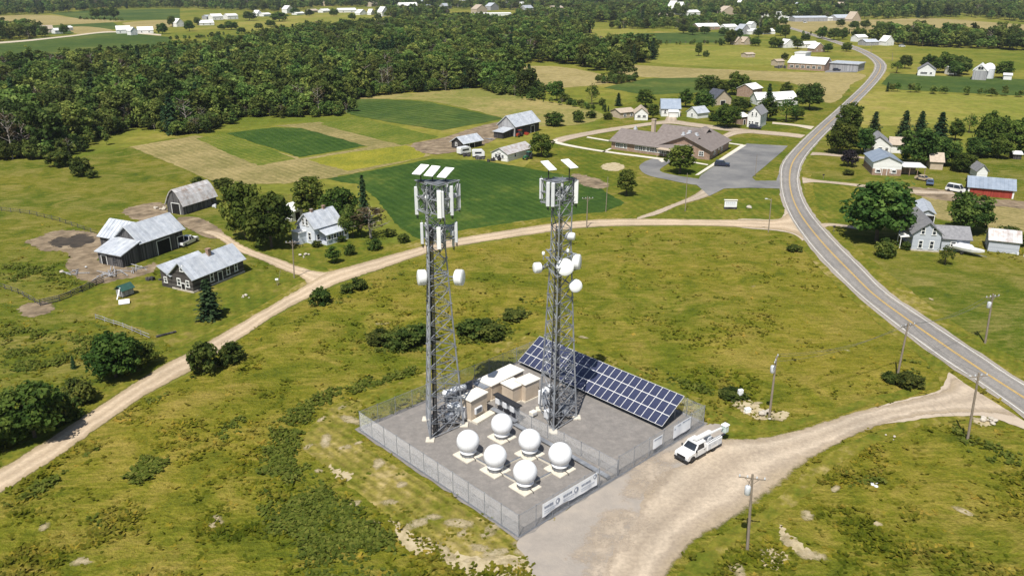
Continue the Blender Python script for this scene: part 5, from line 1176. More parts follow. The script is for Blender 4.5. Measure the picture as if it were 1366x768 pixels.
# -- houses on the right
t, L, E = house('white_gabled_house', 'white gabled house with grey roof and tan roofed annex beyond the road bend', 'house', (1154, 204.5), (1187, 206.5), 11, 3.1, .72, 'white_wall', 'grey_shingle', axis='y', wins=[('f', .25, 1.8, 1.5, 1.2), ('f', .58, 1.8, 1.5, 1.2), ('f', .84, 1.8, 1.2, 1.2)])
shell(t, [(0, 2.9), (.5, 4.8), (1, 2.9)], 9.5, 7, 'white_wall', 'tan_roof', 'x', .4, off=(L + .02, 3.4), roofname='annex_roof')
t, L, E = house('brick_base_house', 'white and brown brick house with blue grey roof and lean-to carport', 'house', (1163, 233.5), (1201, 235), 12.5, 4.0, .42, 'white_wall', 'blue_tin', axis='y', wins=[('f', .16, 1.5, 1.2, 1.0), ('f', .70, 1.5, 1.5, 1.0)], doors=[('f', .42, 1.2, 2.0)])
m = MB(); m.box(-.05, -.06, 0, L + .05, 12.4, 1.95); m.build('brick_storey', M['brick'], t)
for u in (.2, .75): window(t, (u * L, -.062, 0), (1, 0, 0), (0, -1, 0), 1.4, 1.0, 1.3, 'trim', 1)
m = MB(); m.box(L + .06, .5, 2.6, L + 7, 7.5, 2.8); m.build('carport_roof', M['white_roof'], t); m = MB(); m.box(L + .06, 3.6, 0, L + 5, 7.3, 2.59); [m.box(L + x, .7, 0, L + x + .15, .85, 2.59) for x in (2.5, 4.7, 6.7)]; m.build('carport', M['brick'], t)
t, L, E = house('grey_gabled_house', 'light grey two storey gabled house with white framed windows beside the main road', 'house', (1215, 334), (1252, 336.5), 13, (310,), .85, 'greyblue_wall', 'grey_shingle', axis='y', ov=.45, wins=[('f', .30, 1.6, .95, 1.7), ('f', .70, 1.6, .95, 1.7), ('f', .32, 4.6, .85, 1.5), ('f', .72, 4.6, .85, 1.5), ('l', .4, 1.6, .9, 1.5)])
m = MB(); m.box(-.08, -.10, 0, L + .08, 12.9, .32); m.build('foundation', M['rubble'], t)
shell(t, [(0, 2.8), (.5, 4.6), (1, 2.8)], 6.2, 7, 'greyblue_wall', 'grey_shingle', 'x', .4, off=(L + .02, 1.6), roofname='annex_roof')
m = MB(); m.slab([(-2.3, 1.0, 2.5), (-.02, 1.0, 2.8), (-.02, 4.2, 2.8), (-2.3, 4.2, 2.5)], (0, 0, .12)); [m.box(x, y, 0, x + .13, y + .13, 2.5) for x in (-2.15, ) for y in (1.1, 3.9)]; m.build('porch', M['trim'], t)
window(t, (L + 3.0, 1.6, 0), (1, 0, 0), (0, -1, 0), 1.2, 1.2, 1.6, 'trim', 2)
house('grey_garage', 'garage with pale metal roof and dark opening behind the grey gabled house', 'garage', (1226, 299), (1244, 300.5), 11, 2.9, .5, 'greyblue_wall', 'tin', axis='y', doors=[('f', .5, 3.0, 2.3)])
t, L, E = house('red_barn', 'long red barn with blue grey metal roof on the right', 'barn', (1290, 260), (1351.5, 265.5), 7.6, (249,), .55, 'red_wall', 'blue_tin', ov=.4, sheets=1.0)
m = MB(); [m.box(x - .2, -.05, 0, x + .2, -.004, E - .05) for x in (.2, L - .2)]; m.build('corner_boards', M['trim'], t)
m = MB(); m.slab([(-.02, .1, .02), (-.02, 7.5, .02), (-.02, 7.5, E), (-.02, 3.8, E + 1.95), (-.02, .1, E)], (-.04, 0, 0)); m.build('gable_boards', M['dark_wood'], t)
t, L, E = house('rusty_roof_shed', 'low grey shed with rusty metal roof at the right edge', 'shed', (1317, 335), (1358, 339.5), 6.0, 2.6, .55, 'greyblue_wall', 'rust_tin', ov=.3, sheets=.9, wins=[('l', .5, 1.5, 1.0, 1.1)])
t, L, E = house('well_house', 'small white hut with grey pointed roof behind the red barn', 'shed', (1302, 238), (1316, 238.5), 5.5, 2.4, 1.1, 'white_wall', 'grey_shingle', axis='y')
house('field_shed', 'little dark shed with pale roof at the tree line on the far right', 'shed', (1351, 212.5), (1362, 213), 4, 1.7, .3, 'dark_wood', 'white_roof')
house('hidden_cottage', 'tan roofed cottage half hidden between the big trees on the right', 'house', (1240, 226), (1257, 227), 7, 2.5, .6, 'tan_wall', 'tan_roof')
# -- far right farm
house('far_gabled_house', 'far white gabled house with grey roof at the clump of trees', 'house', (1223.5, 101), (1247, 102), 12, 3.6, .7, 'white_wall', 'grey_shingle', axis='y', wins=[('f', .35, 1.8, 4, 1.2), ('f', .75, 1.8, 1.5, 1.2)])
house('far_white_shed', 'small far white shed between the trees of the far farm', 'shed', (1266, 100), (1276, 100), 6, 3.2, .5, 'white_wall', 'white_roof', wins=[('f', .45, 2, 2, 1.4)])
t, L, E = house('far_white_barn', 'far grey and white gabled barn beside a domed silo', 'barn', (1296, 106.5), (1315, 107.5), 16, 5.2, .9, 'pale_boards', 'white_roof', axis='y')
m = MB(); m.slab([(.1, -.02, E), (L - .1, -.02, E), (L / 2, -.02, E + .9 * L / 2 - .2)], (0, -.06, 0)); m.build('gable_boards', M['white_wall'], t); [window(t, (L * u, -.08, 0), (1, 0, 0), (0, -1, 0), 1.6, 1.8, E + 1.6, 'trim', 1) for u in (.40, .60)]
g = G(1317, 104.5); t = thing('silo', 'white domed silo leaning over the far white barn', 'silo', (g.x, g.y, 0)); m = MB(); m.lathe([(3.2, 0), (3.2, 5.5)], 16); m.build('shaft', M['offwhite'], t); m = MB(); m.lathe([(3.3, 5.51), (3.0, 6.8), (2.2, 7.9), (1.0, 8.6), (.05, 8.8)], 16); m.build('dome', M['white'], t, True)
house('far_low_shed', 'low white shed right of the silo', 'shed', (1338, 106.5), (1349, 107), 6, 2.6, .3, 'white_wall', 'white_roof')
# -- far top: brick building with annex and houses
t, L, E = house('long_brick_hall', 'far long tan brick building with white roof and flat grey annex by the road', 'hall', (1050, 92.5), (1099, 95.5), 16, 4.2, .45, 'brick', 'white_roof', wins=[('f', u, 2.2, 2.4, 1.6) for u in (.12, .27, .42, .57, .72, .87)])
m = MB(); m.box(0, 12, 0, 7, 24, 9.5); m.box(-.3, 11.7, 9.503, 7.3, 24.3, 9.9); m.build('tower_block', M['white_wall'], t)
m = MB(); m.box(L + .5, 10, 0, L + 18, 26, 4.4); m.build('annex', M['pale_boards'], t); m = MB(); m.box(L, 9.5, 4.403, L + 18.5, 26.5, 4.9); m.build('annex_roof', M['tin'], t)
sheet('hall_car_park', [(1100, 97), (1104, 90), (1125, 88), (1145, 92), (1143, 97)], .07, M['lot'], 0, 0, smooth=False)
FAR = [  # name, label, left px, right px, base, eave m, rise, roof, axis
 ('white_bungalow', 'white house with pale grey roof left of the far road, front one', 1070, 1092, 64, 3, .3, 'white_roof', 'x'),
 ('white_gable_house', 'white gabled house right behind the far long brick building', 1086, 1100, 70, 3, .8, 'white_roof', 'y'),
 ('white_curved_house', 'white house with sweeping roof between far round trees', 1046, 1060, 64, 3, .7, 'white_roof', 'y'),
 ('tan_gable_house', 'far tan gabled house in the green meadow, left one', 981, 991, 60, 2.6, .9, 'tan_roof', 'y'),
 ('tan_gable_house', 'far tan gabled house in the green meadow, right one', 992, 1002, 60, 2.6, .9, 'tan_roof', 'y'),
 ('orange_front_barn', 'far white roofed barn with brick front at the town edge', 931, 960, 40, 3.6, .4, 'white_roof', 'x'),
 ('grey_gable_house', 'far grey gabled house left of the white tall facade', 988, 1001, 46, 4, .9, 'tin', 'y'),
 ('white_tall_house', 'far white house with tall narrow facade', 1001, 1008, 44, 9, .5, 'white_roof', 'y'),
 ('long_white_barn', 'far long white barn below the tall narrow facade', 998, 1034, 46, 3, .3, 'white_roof', 'x'),
 ('white_shed', 'far white low shed at the curve of the far road', 968, 984, 40, 3.4, .4, 'white_roof', 'x'),
 ('mill_building', 'far long grey roofed mill at the far road', 1060, 1104, 29, 5, .25, 'tin', 'x'),
 ('warehouse', 'far white flat warehouse left of the grey mill', 1022, 1046, 23, 6, .15, 'white_roof', 'x'),
 ('warehouse', 'far white warehouse behind the grey mill', 1052, 1066, 22, 6, .2, 'white_roof', 'x'),
 ('white_block', 'far white low building with dark trucks in front of it', 1014, 1058, 28, 4, .1, 'white_roof', 'x'),
 ('grey_roof_house', 'far grey roofed house right of the mill', 1116, 1136, 28, 4, .5, 'tin', 'x'),
 ('white_annex', 'small far white annex between mill and grey roofed house', 1106, 1115, 28, 3.5, .3, 'white_roof', 'x'),
 ('tent_roof_house', 'far tan house with two pointed roofs', 1136, 1148, 29, 3, 1.0, 'tan_roof', 'y'),
 ('tan_wide_house', 'far tan house with wide roof left of the town, with white gable', 962, 984, 22, 7, .5, 'tan_roof', 'y'),
 ('white_church', 'far white gabled church house at the town centre', 896, 908, 19, 8, 1.1, 'white_roof', 'y'),
 ('white_gable_house', 'far white gabled house right of the white church house', 907, 915, 20, 8, 1.2, 'white_roof', 'y'),
 ('white_frame_house', 'far white house with dark window row at the town', 918, 934, 22, 6, .4, 'white_roof', 'x'),
 ('brick_block', 'far brick block with dark roof in front of the church house', 875, 891, 25, 5, .3, 'tan_roof', 'x'),
 ('long_tan_hall', 'far long tan low hall left of the brick block', 832, 874, 23, 3, .2, 'tan_roof', 'x'),
 ('white_long_shed', 'far white long low shed beside the long tan hall', 810, 832, 23, 3, .3, 'white_roof', 'x'),
 ('white_school_block', 'far wide white building at the edge of the big wood', 628, 682, 22, 4, .15, 'white_roof', 'x'),
 ('brick_tower_house', 'far brown house behind the wide white building', 636, 650, 19, 8, .6, 'tan_roof', 'y'),
 ('white_house', 'far white house right of the brown roofed tower house', 670, 690, 10, 7, .4, 'white_roof', 'x'),
 ('brick_house', 'far tan brick house at the right of the town trees', 738, 752, 17, 8, .4, 'tan_roof', 'x'),
 ('white_house', 'far white two gabled house left of the tan brick house', 690, 702, 11, 6, .7, 'white_roof', 'x'),
 ('grey_house', 'far grey roofed house behind the tan brick house', 718, 737, 5, 6, .4, 'white_roof', 'x'),
 ('white_house', 'far big white house above the yellow field', 534, 558, 13, 7, .7, 'white_roof', 'x'),
 ('white_house', 'far white upper house beside the big white house', 545, 558, 5, 8, .6, 'white_roof', 'x'),
 ('white_long_barn', 'far white long barn at the village field edge', 452, 476, 17, 4, .4, 'white_roof', 'x'),
 ('white_shed', 'far small white shed right of the white long barn', 480, 490, 20, 3, .6, 'white_roof', 'y'),
 ('white_cottage', 'tiny far white cottage in the village row', 495, 500, 20, 3.5, .7, 'white_roof', 'y'),
 ('white_leaning_house', 'far white house with tall roof at the right end of the village row', 510, 519, 22, 7, .9, 'white_roof', 'y'),
 ('white_house', 'far white house at the left end of the village row', 383, 392, 18, 7, .6, 'white_roof', 'y'),
 ('tan_shed', 'far tan shed in the village row', 414, 425, 17, 3.2, .4, 'tan_roof', 'x'),
 ('white_shed', 'far small white shed next to the tan shed', 431, 441, 17, 3.2, .5, 'white_roof', 'x'),
 ('white_car_shed', 'low far white roof at the foot of the village trees', 396, 407, 20, 2.5, .3, 'white_roof', 'x'),
 ('white_house', 'far white house behind trees at the left farmyard', 343, 350, 22, 4, .7, 'white_roof', 'y'),
 ('white_shed', 'far low white shed right of the left farmyard', 352, 362, 22, 3, .4, 'white_roof', 'x'),
 ('white_dome_barn', 'far white rounded barn in the left farmyard', 304, 318, 26, 5, .4, 'white_roof', 'x'),
 ('white_barn', 'far white barn in the middle of the left farmyard', 284, 298, 27, 5, .5, 'white_roof', 'x'),
 ('grey_barn', 'far grey roofed barn at the left of the left farmyard', 276, 286, 26, 4, .4, 'tin', 'x'),
 ('cream_stable', 'far low tan stable with white roof in front of the farmyard', 267, 286, 34, 3, .4, 'white_roof', 'x'),
 ('white_gable_house', 'far white gabled house between round trees left of the stable', 236, 246, 36, 5, .9, 'white_roof', 'y'),
 ('white_arch_barn', 'far white arched barn in the left fields, left part', 156, 175, 45, 4, .55, 'white_roof', 'x'),
 ('white_arch_barn', 'far white gabled barn in the left fields, middle part', 175, 184, 47, 4.5, .9, 'white_roof', 'y'),
 ('white_arch_barn', 'far white low barn in the left fields, right part', 184, 205, 45, 3.4, .45, 'white_roof', 'x'),
 ('tan_roof_barn', 'far tan roofed barn left of the field shed', 56, 72, 44, 4, .6, 'tan_roof', 'x'),
 ('white_shed', 'far small white shed by the left farm lane', 74, 84, 45, 3.4, .5, 'white_roof', 'x'),
 ('white_shed', 'far pale shed right of the dark tree by the left farm lane', 91, 98, 41, 3.4, .5, 'white_roof', 'x'),
 ('white_shed', 'far white house at the right tree belt, left of two', 1144, 1157, 56, 4, .5, 'white_roof', 'x'),
 ('grey_shed', 'far grey roofed shed at the right tree belt', 1155, 1172, 61, 3, .4, 'tin', 'x'),
 ('white_gable_house', 'far white gabled house at the right tree belt', 1181, 1192, 61, 3.6, .9, 'white_roof', 'y'),
 ('white_house', 'tiny far white house at the top right of the town', 1100, 1112, 12, 7, .4, 'white_roof', 'x'),
 ('white_house', 'tiny far white house above the mill at the top', 1136, 1146, 11, 6, .4, 'white_roof', 'x'),
 ('tan_house', 'tiny far tan house above the grey roofed house', 1150, 1168, 12, 6, .3, 'tan_roof', 'x'),
 ('white_house', 'tiny far white house at the top of the town, above the warehouses', 975, 984, 8, 8, .6, 'white_roof', 'y'),
 ('white_house', 'tiny far white house at the top left of the church', 830, 840, 4, 7, .5, 'white_roof', 'x'),
 ('white_house', 'tiny far white house at the top of the photo near the town middle', 793, 803, 4, 7, .5, 'white_roof', 'x'),
 ('white_house', 'tiny far white house at the top right of the town church', 908, 918, 3, 7, .5, 'white_roof', 'x'),
 ('grey_house', 'tiny far grey house in the town right of the big white house', 580, 590, 4, 6, .6, 'tin', 'x'),
 ('white_house', 'tiny far white house in the town left of the wide white building', 606, 616, 5, 7, .5, 'white_roof', 'x'),
 ('grey_shed', 'far grey shed beside the hay in the meadow left of the brick building', 1036, 1046, 88, 3, .4, 'tan_roof', 'x'),
 ('field_hut', 'far small tan hut alone in the green meadow', 996, 1007, 77, 2.4, .3, 'tan_roof', 'x'),
]
tr_ = random.Random(3)
for k, (x, y) in enumerate([(565, 9), (572, 16), (598, 12), (622, 9), (645, 6), (660, 14), (706, 16), (712, 8), (726, 13), (745, 9), (760, 6), (770, 12), (782, 8), (815, 9), (846, 10), (858, 5), (872, 12), (884, 8), (942, 12), (950, 6), (962, 10), (994, 12), (1010, 16), (1024, 14), (1070, 15), (1084, 10), (1124, 16), (1180, 8), (525, 7), (500, 9), (478, 6), (440, 8), (1092, 4), (1046, 6), (930, 4), (700, 3)]):
    w_ = tr_.uniform(7, 12); FAR.append(('town_house', None, x - w_ / 2, x + w_ / 2, y, tr_.uniform(5, 8), tr_.uniform(.3, .9), tr_.choice(['white_roof', 'white_roof', 'tan_roof', 'tin']), tr_.choice('xxy')))
for i, (nm, lab, x0, x1, y, ev, ri, rf_, ax) in enumerate(FAR):
    Lm = (G(x1, y) - G(x0, y)).length; fw = min(3.0, Lm * .13)
    gp_ = None if lab else 'pale houses of the distant town'; lab = lab or 'small pale house among the trees of the distant town'
    house(nm, lab, 'house' if not any(k in nm for k in ('barn', 'shed', 'hut', 'ware', 'mill', 'hall', 'block', 'church', 'stable')) else [k for k in ('barn', 'shed', 'hut', 'warehouse', 'mill', 'hall', 'block', 'church', 'stable') if k in nm][0],
          (x0, y + .3), (x1, y - .2), min(16, Lm * .75 + 2), ev, ri, 'tan_wall' if rf_ == 'tan_roof' else ('pale_boards' if rf_ == 'tin' else ('brick' if 'brick' in lab else 'white_wall')), rf_, axis=ax, ov=.3,
          wins=[('f', u, min(1.9, ev * .55), fw * .6, min(1.5, ev * .4)) for u in (.25, .72)], panes=1, group=gp_)

# ------------------------------------------------------------------ compound: fences
def fence(name, label, runs, H, gate=None, group=None):
    """runs: list of (start, end) ground points; posts, rails and one woven wire panel per bay are parts"""
    o0 = runs[0][0]; t = thing(name, label, 'fence', o0)
    prevend = None
    for a, b in runs:
        a = a - o0; b = b - o0; L = (b - a).length; n = max(1, round(L / 2.75)); d = (b - a) / n; dn = d.normalized()
        for i in range(n + 1):
            if i == 0 and prevend is not None and (prevend - a).length < .1: continue
            p = a + d * i; m = MB(); big = i in (0, n); m.bar(p, p + Vector((0, 0, H + .08)), .05 if big else .038, 6); m.lathe([(.06, 0), (.06, .03), (.02, .08)], 6, p + Vector((0, 0, H + .075)))
            m.build('post', M['galv'], t)
        prevend = b
        m = MB(); m.bar(a + Vector((0, 0, H)), b + Vector((0, 0, H)), .026, 5); m.build('top_rail', M['galv'], t)
        m = MB(); m.bar(a + Vector((0, 0, .12)), b + Vector((0, 0, .12)), .02, 4); m.build('bottom_rail', M['galv_dark'], t)
        for i in range(n):
            m = MB(); p0 = a + d * i + dn * .05; w = d.length - .1; s = .17; h = H - .10; z0 = .08; r = .0068
            nrm = Vector((-dn.y, dn.x, 0)) * .006
            k = int((w + h) / s)
            for j in range(1, k + 1):
                c = j * s
                for sg in (0, 1):
                    x0, zz0 = (c, 0) if c <= w else (w, c - w); x1, zz1 = (0, c) if c <= h else (c - h, h)
                    if sg: x0, x1 = w - x0, w - x1
                    A_ = p0 + dn * x0 + Vector((0, 0, z0 + zz0)) + nrm * (2 * sg - 1); B_ = p0 + dn * x1 + Vector((0, 0, z0 + zz1)) + nrm * (2 * sg - 1)
                    if (A_ - B_).length > .05: m.bar(A_, B_, r, 3)
            m.build('wire_mesh', M['wire'], t)
    return t
FH = 2.75
UG0, UG1 = toQ(G(797, 650))[0], toQ(G(822, 634))[0]
fence('chain_link_fence', 'galvanised chain link fence around the gravel compound of the towers', [(Q(UG0, 0), Q(0, 0)), (Q(0, 0), Q(0, WY)), (Q(0, WY), Q(WX, WY)), (Q(WX, WY), Q(WX, 0)), (Q(WX, 0), Q(UG1, 0))], FH)
ui, vi = toQ(G(684, 566))
fence('inner_fence', 'lower chain link fence dividing the radome yard from the solar yard', [(Q(UG1, .12), Q(UG1 - .2, max(6, vi)))], 2.1)
# gate between the two yards
t = thing('fence_gate', 'narrow chain link gate in the front fence between the two yards', 'gate', Q(UG0 + .12, 0)); gw = UG1 - UG0 - .3
m = MB(); p0, p1 = Vector(), ux * gw; up = Vector((0, 0, 1.9))
for a_, b_ in ((p0 + up * .08, p1 + up * .08), (p0 + up, p1 + up), (p0 + up * .08, p0 + up), (p1 + up * .08, p1 + up)): m.bar(a_, b_, .028, 5)
m.build('frame', M['galv'], t); m = MB()
for j in np.arange(.1, gw, .12): m.bar(ux * j + up * .08, ux * j + up, .006, 3)
for j in np.arange(.2, 1.9, .12): m.bar(Vector((0, 0, j)), p1 + Vector((0, 0, j)), .006, 3)
m.build('wire_mesh', M['wire'], t)
# dark ground skirt along the left fence: low timber kerb
m = MB()
for a_, b_ in ((Q(-.12, -.1), Q(-.12, WY + .1)), (Q(-.1, -.14), Q(WX + .1, -.14))):
    d_ = (b_ - a_).normalized(); s_ = Vector((-d_.y, d_.x, 0)) * .07
    m.hexa([a_ - s_, b_ - s_, b_ + s_, a_ + s_] + [p + Vector((0, 0, .16)) for p in (a_ - s_, b_ - s_, b_ + s_, a_ + s_)])
struct(m.build('compound_kerb', M['galv_dark']))
# banners tied to the fence
def banner(name, label, u0, u1, z0, z1, logos, rows, sag=0.0):
    t = thing(name, label, 'banner', Q(u0, -.09)); n = 16; W_ = u1 - u0; m = MB()
    q = lambda x, z, d=0.0: ux * x - uy * d + Vector((0, 0, z))
    for i in range(n):
        xa, xb = W_ * i / n, W_ * (i + 1) / n; sa = sag * math.sin(math.pi * min(1, xa / W_ * 1.6)) ** 2; sb = sag * math.sin(math.pi * min(1, xb / W_ * 1.6)) ** 2
        da, db = .03 * math.sin(xa * 3), .03 * math.sin(xb * 3)
        m.hexa([q(xa, z0 + sa, da), q(xb, z0 + sb, db), q(xb, z0 + sb, db - .012), q(xa, z0 + sa, da - .012), q(xa, z1, 0), q(xb, z1, 0), q(xb, z1, -.012), q(xa, z1, -.012)])
    m.build('sheet', M['banner'], t)
    H_ = z1 - z0
    for (cx, cz, r) in logos:
        m = MB(); cx *= W_; cz = z0 + cz * H_
        ring = [q(cx + r * math.cos(a), cz + r * math.sin(a), .045) for a in np.linspace(0, 2 * math.pi, 20, endpoint=False)]
        m.slab(ring, uy * .008, 0)
        half = [q(cx - r * .1 + r * .55 * math.cos(a), cz + r * .55 * math.sin(a), .055) for a in np.linspace(R(70), R(290), 12)]
        m.slab(half, uy * .006, 1); m.build('emblem', [M['print'], M['banner']], t)
    for (xa, xb, cz, h, mt) in rows:
        m = MB(); x = xa * W_; zc = z0 + cz * H_; rr = random.Random(int(x * 100 + zc * 1000))
        while x < xb * W_:
            w = rr.uniform(.10, .30) * (h / .2) ** .5; w = min(w, xb * W_ - x)
            if w > .03: m.slab([q(x, zc - h / 2, .046), q(x + w, zc - h / 2, .046), q(x + w, zc + h / 2 * rr.uniform(.6, 1), .046), q(x, zc + h / 2 * rr.uniform(.6, 1), .046)], uy * .006)
            x += w + rr.uniform(.03, .08)
        m.build('printed_line', M[mt], t)
    return t
ub0, ub1 = toQ(G(722, 697))[0], toQ(G(793, 652))[0]
rows = []
for k in range(3):
    o = k / 3
    rows += [(o + .03, o + .19 if k < 2 else o + .2, .68, .30, 'print'), (o + .03, o + .28, .40, .16, 'print_light'), (o + .03, o + .22, .24, .12, 'print_light')]
banner('long_banner', 'long pale banner with three round emblems on the front fence below the radomes', ub0, ub1, .75, 2.45, [(.265, .62, .34), (.60, .62, .36), (.955, .78, .30)], rows, .28)
u0, u1 = toQ(G(868, 607))[0], toQ(G(881, 600))[0]
banner('small_fence_sign', 'small white sign on the front fence between gate and truck', u0, u1, .95, 2.35, [], [(.08, .92, .86, .16, 'print')])
u0, u1 = toQ(G(898, 592))[0], toQ(G(921, 578))[0]
banner('white_fence_sign', 'larger white sign board on the front fence right above the truck', u0, u1, .75, 2.5, [(.06, .72, .13)], [(.2, .38, .88, .14, 'print'), (.5, .95, .92, .15, 'print')])

# ------------------------------------------------------------------ lattice towers
def tower(name, label, feet_px, taper, ztop, nbay, zk):
    F = [G(*p) for p in feet_px]; c = sum(F, Vector()) / 3; t = thing(name, label, 'tower', c); F = [f - c for f in F]
    top = [Vector((f.x * taper, f.y * taper, ztop)) for f in F]
    def P(i, z):
        k = 1 - (1 - taper) * min(1, z / zk) ** .92; return Vector((F[i].x * k, F[i].y * k, z))
    for i in range(3):
        m = MB(); m.bar(P(i, .25), P(i, zk * .5), .125, 8, 0, .11); m.bar(P(i, zk * .5), P(i, zk), .11, 8, 0, .095); m.bar(P(i, zk), P(i, ztop), .095, 8, 0, .085)
        for z in np.arange(5.5, ztop, 6.0): m.bar(P(i, z - .05), P(i, z + .05), .19, 8)
        m.build('leg', M['galv'], t)
        m = MB(); m.cbox(F[i].x - .55, F[i].y - .55, .1, F[i].x + .55, F[i].y + .55, .32, .05); m.build('footing', M['concrete'], t)
    zs = [ .5 + (ztop - .5) * (1 - (1 - k / nbay) ** 1.0) for k in range(nbay + 1)]
    for k in range(nbay):
        a, b = zs[k], zs[k + 1]
        for i in range(3):
            j = (i + 1) % 3
            m = MB(); m.bar(P(i, a), P(j, b), .062, 4); m.build('brace', M['galv'], t)
            m = MB(); m.bar(P(j, a), P(i, b), .062, 4); m.build('brace', M['galv'], t)
            if k: m = MB(); m.bar(P(i, a), P(j, a), .04, 4); m.build('strut', M['galv'], t)
    return t, c, P, F
T1, c1, P1, F1 = tower('lattice_tower', 'left lattice tower with three white panels on top and one dish on each side', [(574, 588), (569, 560), (619, 568)], .45, zat((590, 572), 246), 17, zat((590, 572), 335))
T2, c2, P2, F2 = tower('lattice_tower', 'right lattice tower with two white panels on top and a ring of white dishes', [(738, 577), (769, 558), (720, 547)], .49, zat((744, 562), 246), 17, zat((744, 562), 330))
def cables(t, P, i, j, f, n, ztop, r=.055, spread=.16):
    m = MB()
    for k in range(n):
        q = lambda z: P(i, z).lerp(P(j, z), f) + Vector((spread * (k - n / 2), .12, 0))
        m.path([q(z) for z in np.linspace(.4, ztop, 8)], r, 5)
    m.build('cable_bundle', M['cable'], t)
    m = MB(); a = lambda z, s: P(i, z).lerp(P(j, z), f) + Vector((s, .3, 0))
    for s in (-.2, .2): m.path([a(.3, s), a(ztop, s)], .035, 4)
    for z in np.arange(.6, ztop, .9): m.bar(a(z, -.2), a(z, .2), .02, 4)
    m.build('cable_ladder', M['galv_dark'], t)
cables(T1, P1, 0, 2, .16, 4, zat((590, 572), 300), .06, .14)
cables(T2, P2, 0, 1, .15, 3, zat((744, 562), 282), .055, .14)
cables(T2, P2, 0, 2, .20, 2, zat((744, 562), 300), .05, .14)
def loc(t, p): return p - Vector(t.location)
def panel_antenna(t, px, top, bot, dy, w, c, dep=.22, mast=True, ang=0.0):
    Y = c.y + dy; a = loc(t, AtY(px, top, Y)); b = loc(t, AtY(px, bot, Y)); h = a.z - b.z; x = (a.x + b.x) / 2; y = a.y
    m = MB(); m.cbox(-w / 2, -dep / 2, 0, w / 2, dep / 2, h, .05)
    o = m.build('panel_antenna', M['white'] if w > .45 else M['offwhite'], t); o.location = (x, y, b.z); o.rotation_euler = (0, 0, ang)
    m = MB(); m.bar((0, dep / 2 + .14, -.35), (0, dep / 2 + .14, h + .2), .045, 6)
    for z in (h * .15, h * .85): m.box(-.07, dep / 2 - .01, z - .06, .07, dep / 2 + .12, z + .06)
    m.build('mounting_pole', M['galv'], o)
    m = MB()
    for k in range(3): m.path([(-.1 + .1 * k, 0, 0), (-.08 + .1 * k, .1, -.45 - .1 * k), (.1, .5, -.3)], .025, 4)
    m.build('feed_cable', M['cable'], o)
    return o
def head_frame(t, c, corners, zc, zb, rings, P, seed):
    """corners: triangle frame corner points (local xy) at the height zc (top) and zb (bottom)"""
    r = random.Random(seed)
    for z in rings:
        m = MB()
        for i in range(3):
            a = Vector((corners[i][0], corners[i][1], z)); b = Vector((corners[(i + 1) % 3][0], corners[(i + 1) % 3][1], z)); m.bar(a, b, .07, 6)
            q = P(i, z)
            m.bar(a, Vector((q.x, q.y, z)), .06, 4); m.bar(a.lerp(b, .5), Vector((q.x, q.y, z)), .05, 4)
        m.build('ring_rail', M['galv'], t)
    m = MB()
    for i in range(3):
        a = Vector((corners[i][0], corners[i][1], 0)); b = Vector((corners[(i + 1) % 3][0], corners[(i + 1) % 3][1], 0))
        for f in (.08, .35, .65, .92):
            p = a.lerp(b, f); m.bar(p + Vector((0, 0, zb)), p + Vector((0, 0, zc)), .04, 5)
        m.bar(a.lerp(b, .08) + Vector((0, 0, zb)), a.lerp(b, .92) + Vector((0, 0, zc)), .045, 4); m.bar(a.lerp(b, .92) + Vector((0, 0, zb)), a.lerp(b, .08) + Vector((0, 0, zc)), .045, 4)
    m.build('frame_braces', M['galv'], t)
    for k in range(20):
        i = k % 3; a = Vector((corners[i][0], corners[i][1], 0)); b = Vector((corners[(i + 1) % 3][0], corners[(i + 1) % 3][1], 0)); p = a.lerp(b, r.uniform(.1, .9)) * r.uniform(.45, .95)
        z = zb + (zc - zb) * r.uniform(.15, .7); m = MB(); m.cbox(p.x - .2, p.y - .14, z, p.x + .2, p.y + .14, z + .55, .04)
        m.build('radio_unit', M['offwhite' if k % 3 else 'galv_dark'], t)
    m = MB()
    for k in range(12):
        a = Vector((r.uniform(-1, 1), r.uniform(-.8, .8), zb + r.uniform(0, .5) * (zc - zb))); b = Vector((r.uniform(-1.6, 1.6), r.uniform(-1, 1), zb + r.uniform(.4, 1) * (zc - zb))); mid = (a + b) / 2 - Vector((0, 0, .5))
        m.path([a, mid, b], .03, 4)
    m.build('jumper_cables', M['cable'], t)
    for k in range(7):
        i = k % 3; a = Vector((corners[i][0], corners[i][1], 0)); b = Vector((corners[(i + 1) % 3][0], corners[(i + 1) % 3][1], 0)); p = a.lerp(b, r.uniform(.05, .95)); q = P(i, (zb + zc) / 2); m = MB(); m.bar(p + Vector((0, 0, zb + r.uniform(.0, .6) * (zc - zb))), Vector((q.x, q.y, zb + r.uniform(.3, 1) * (zc - zb))), .045, 5); m.build('stiff_arm', M['offwhite'], t)
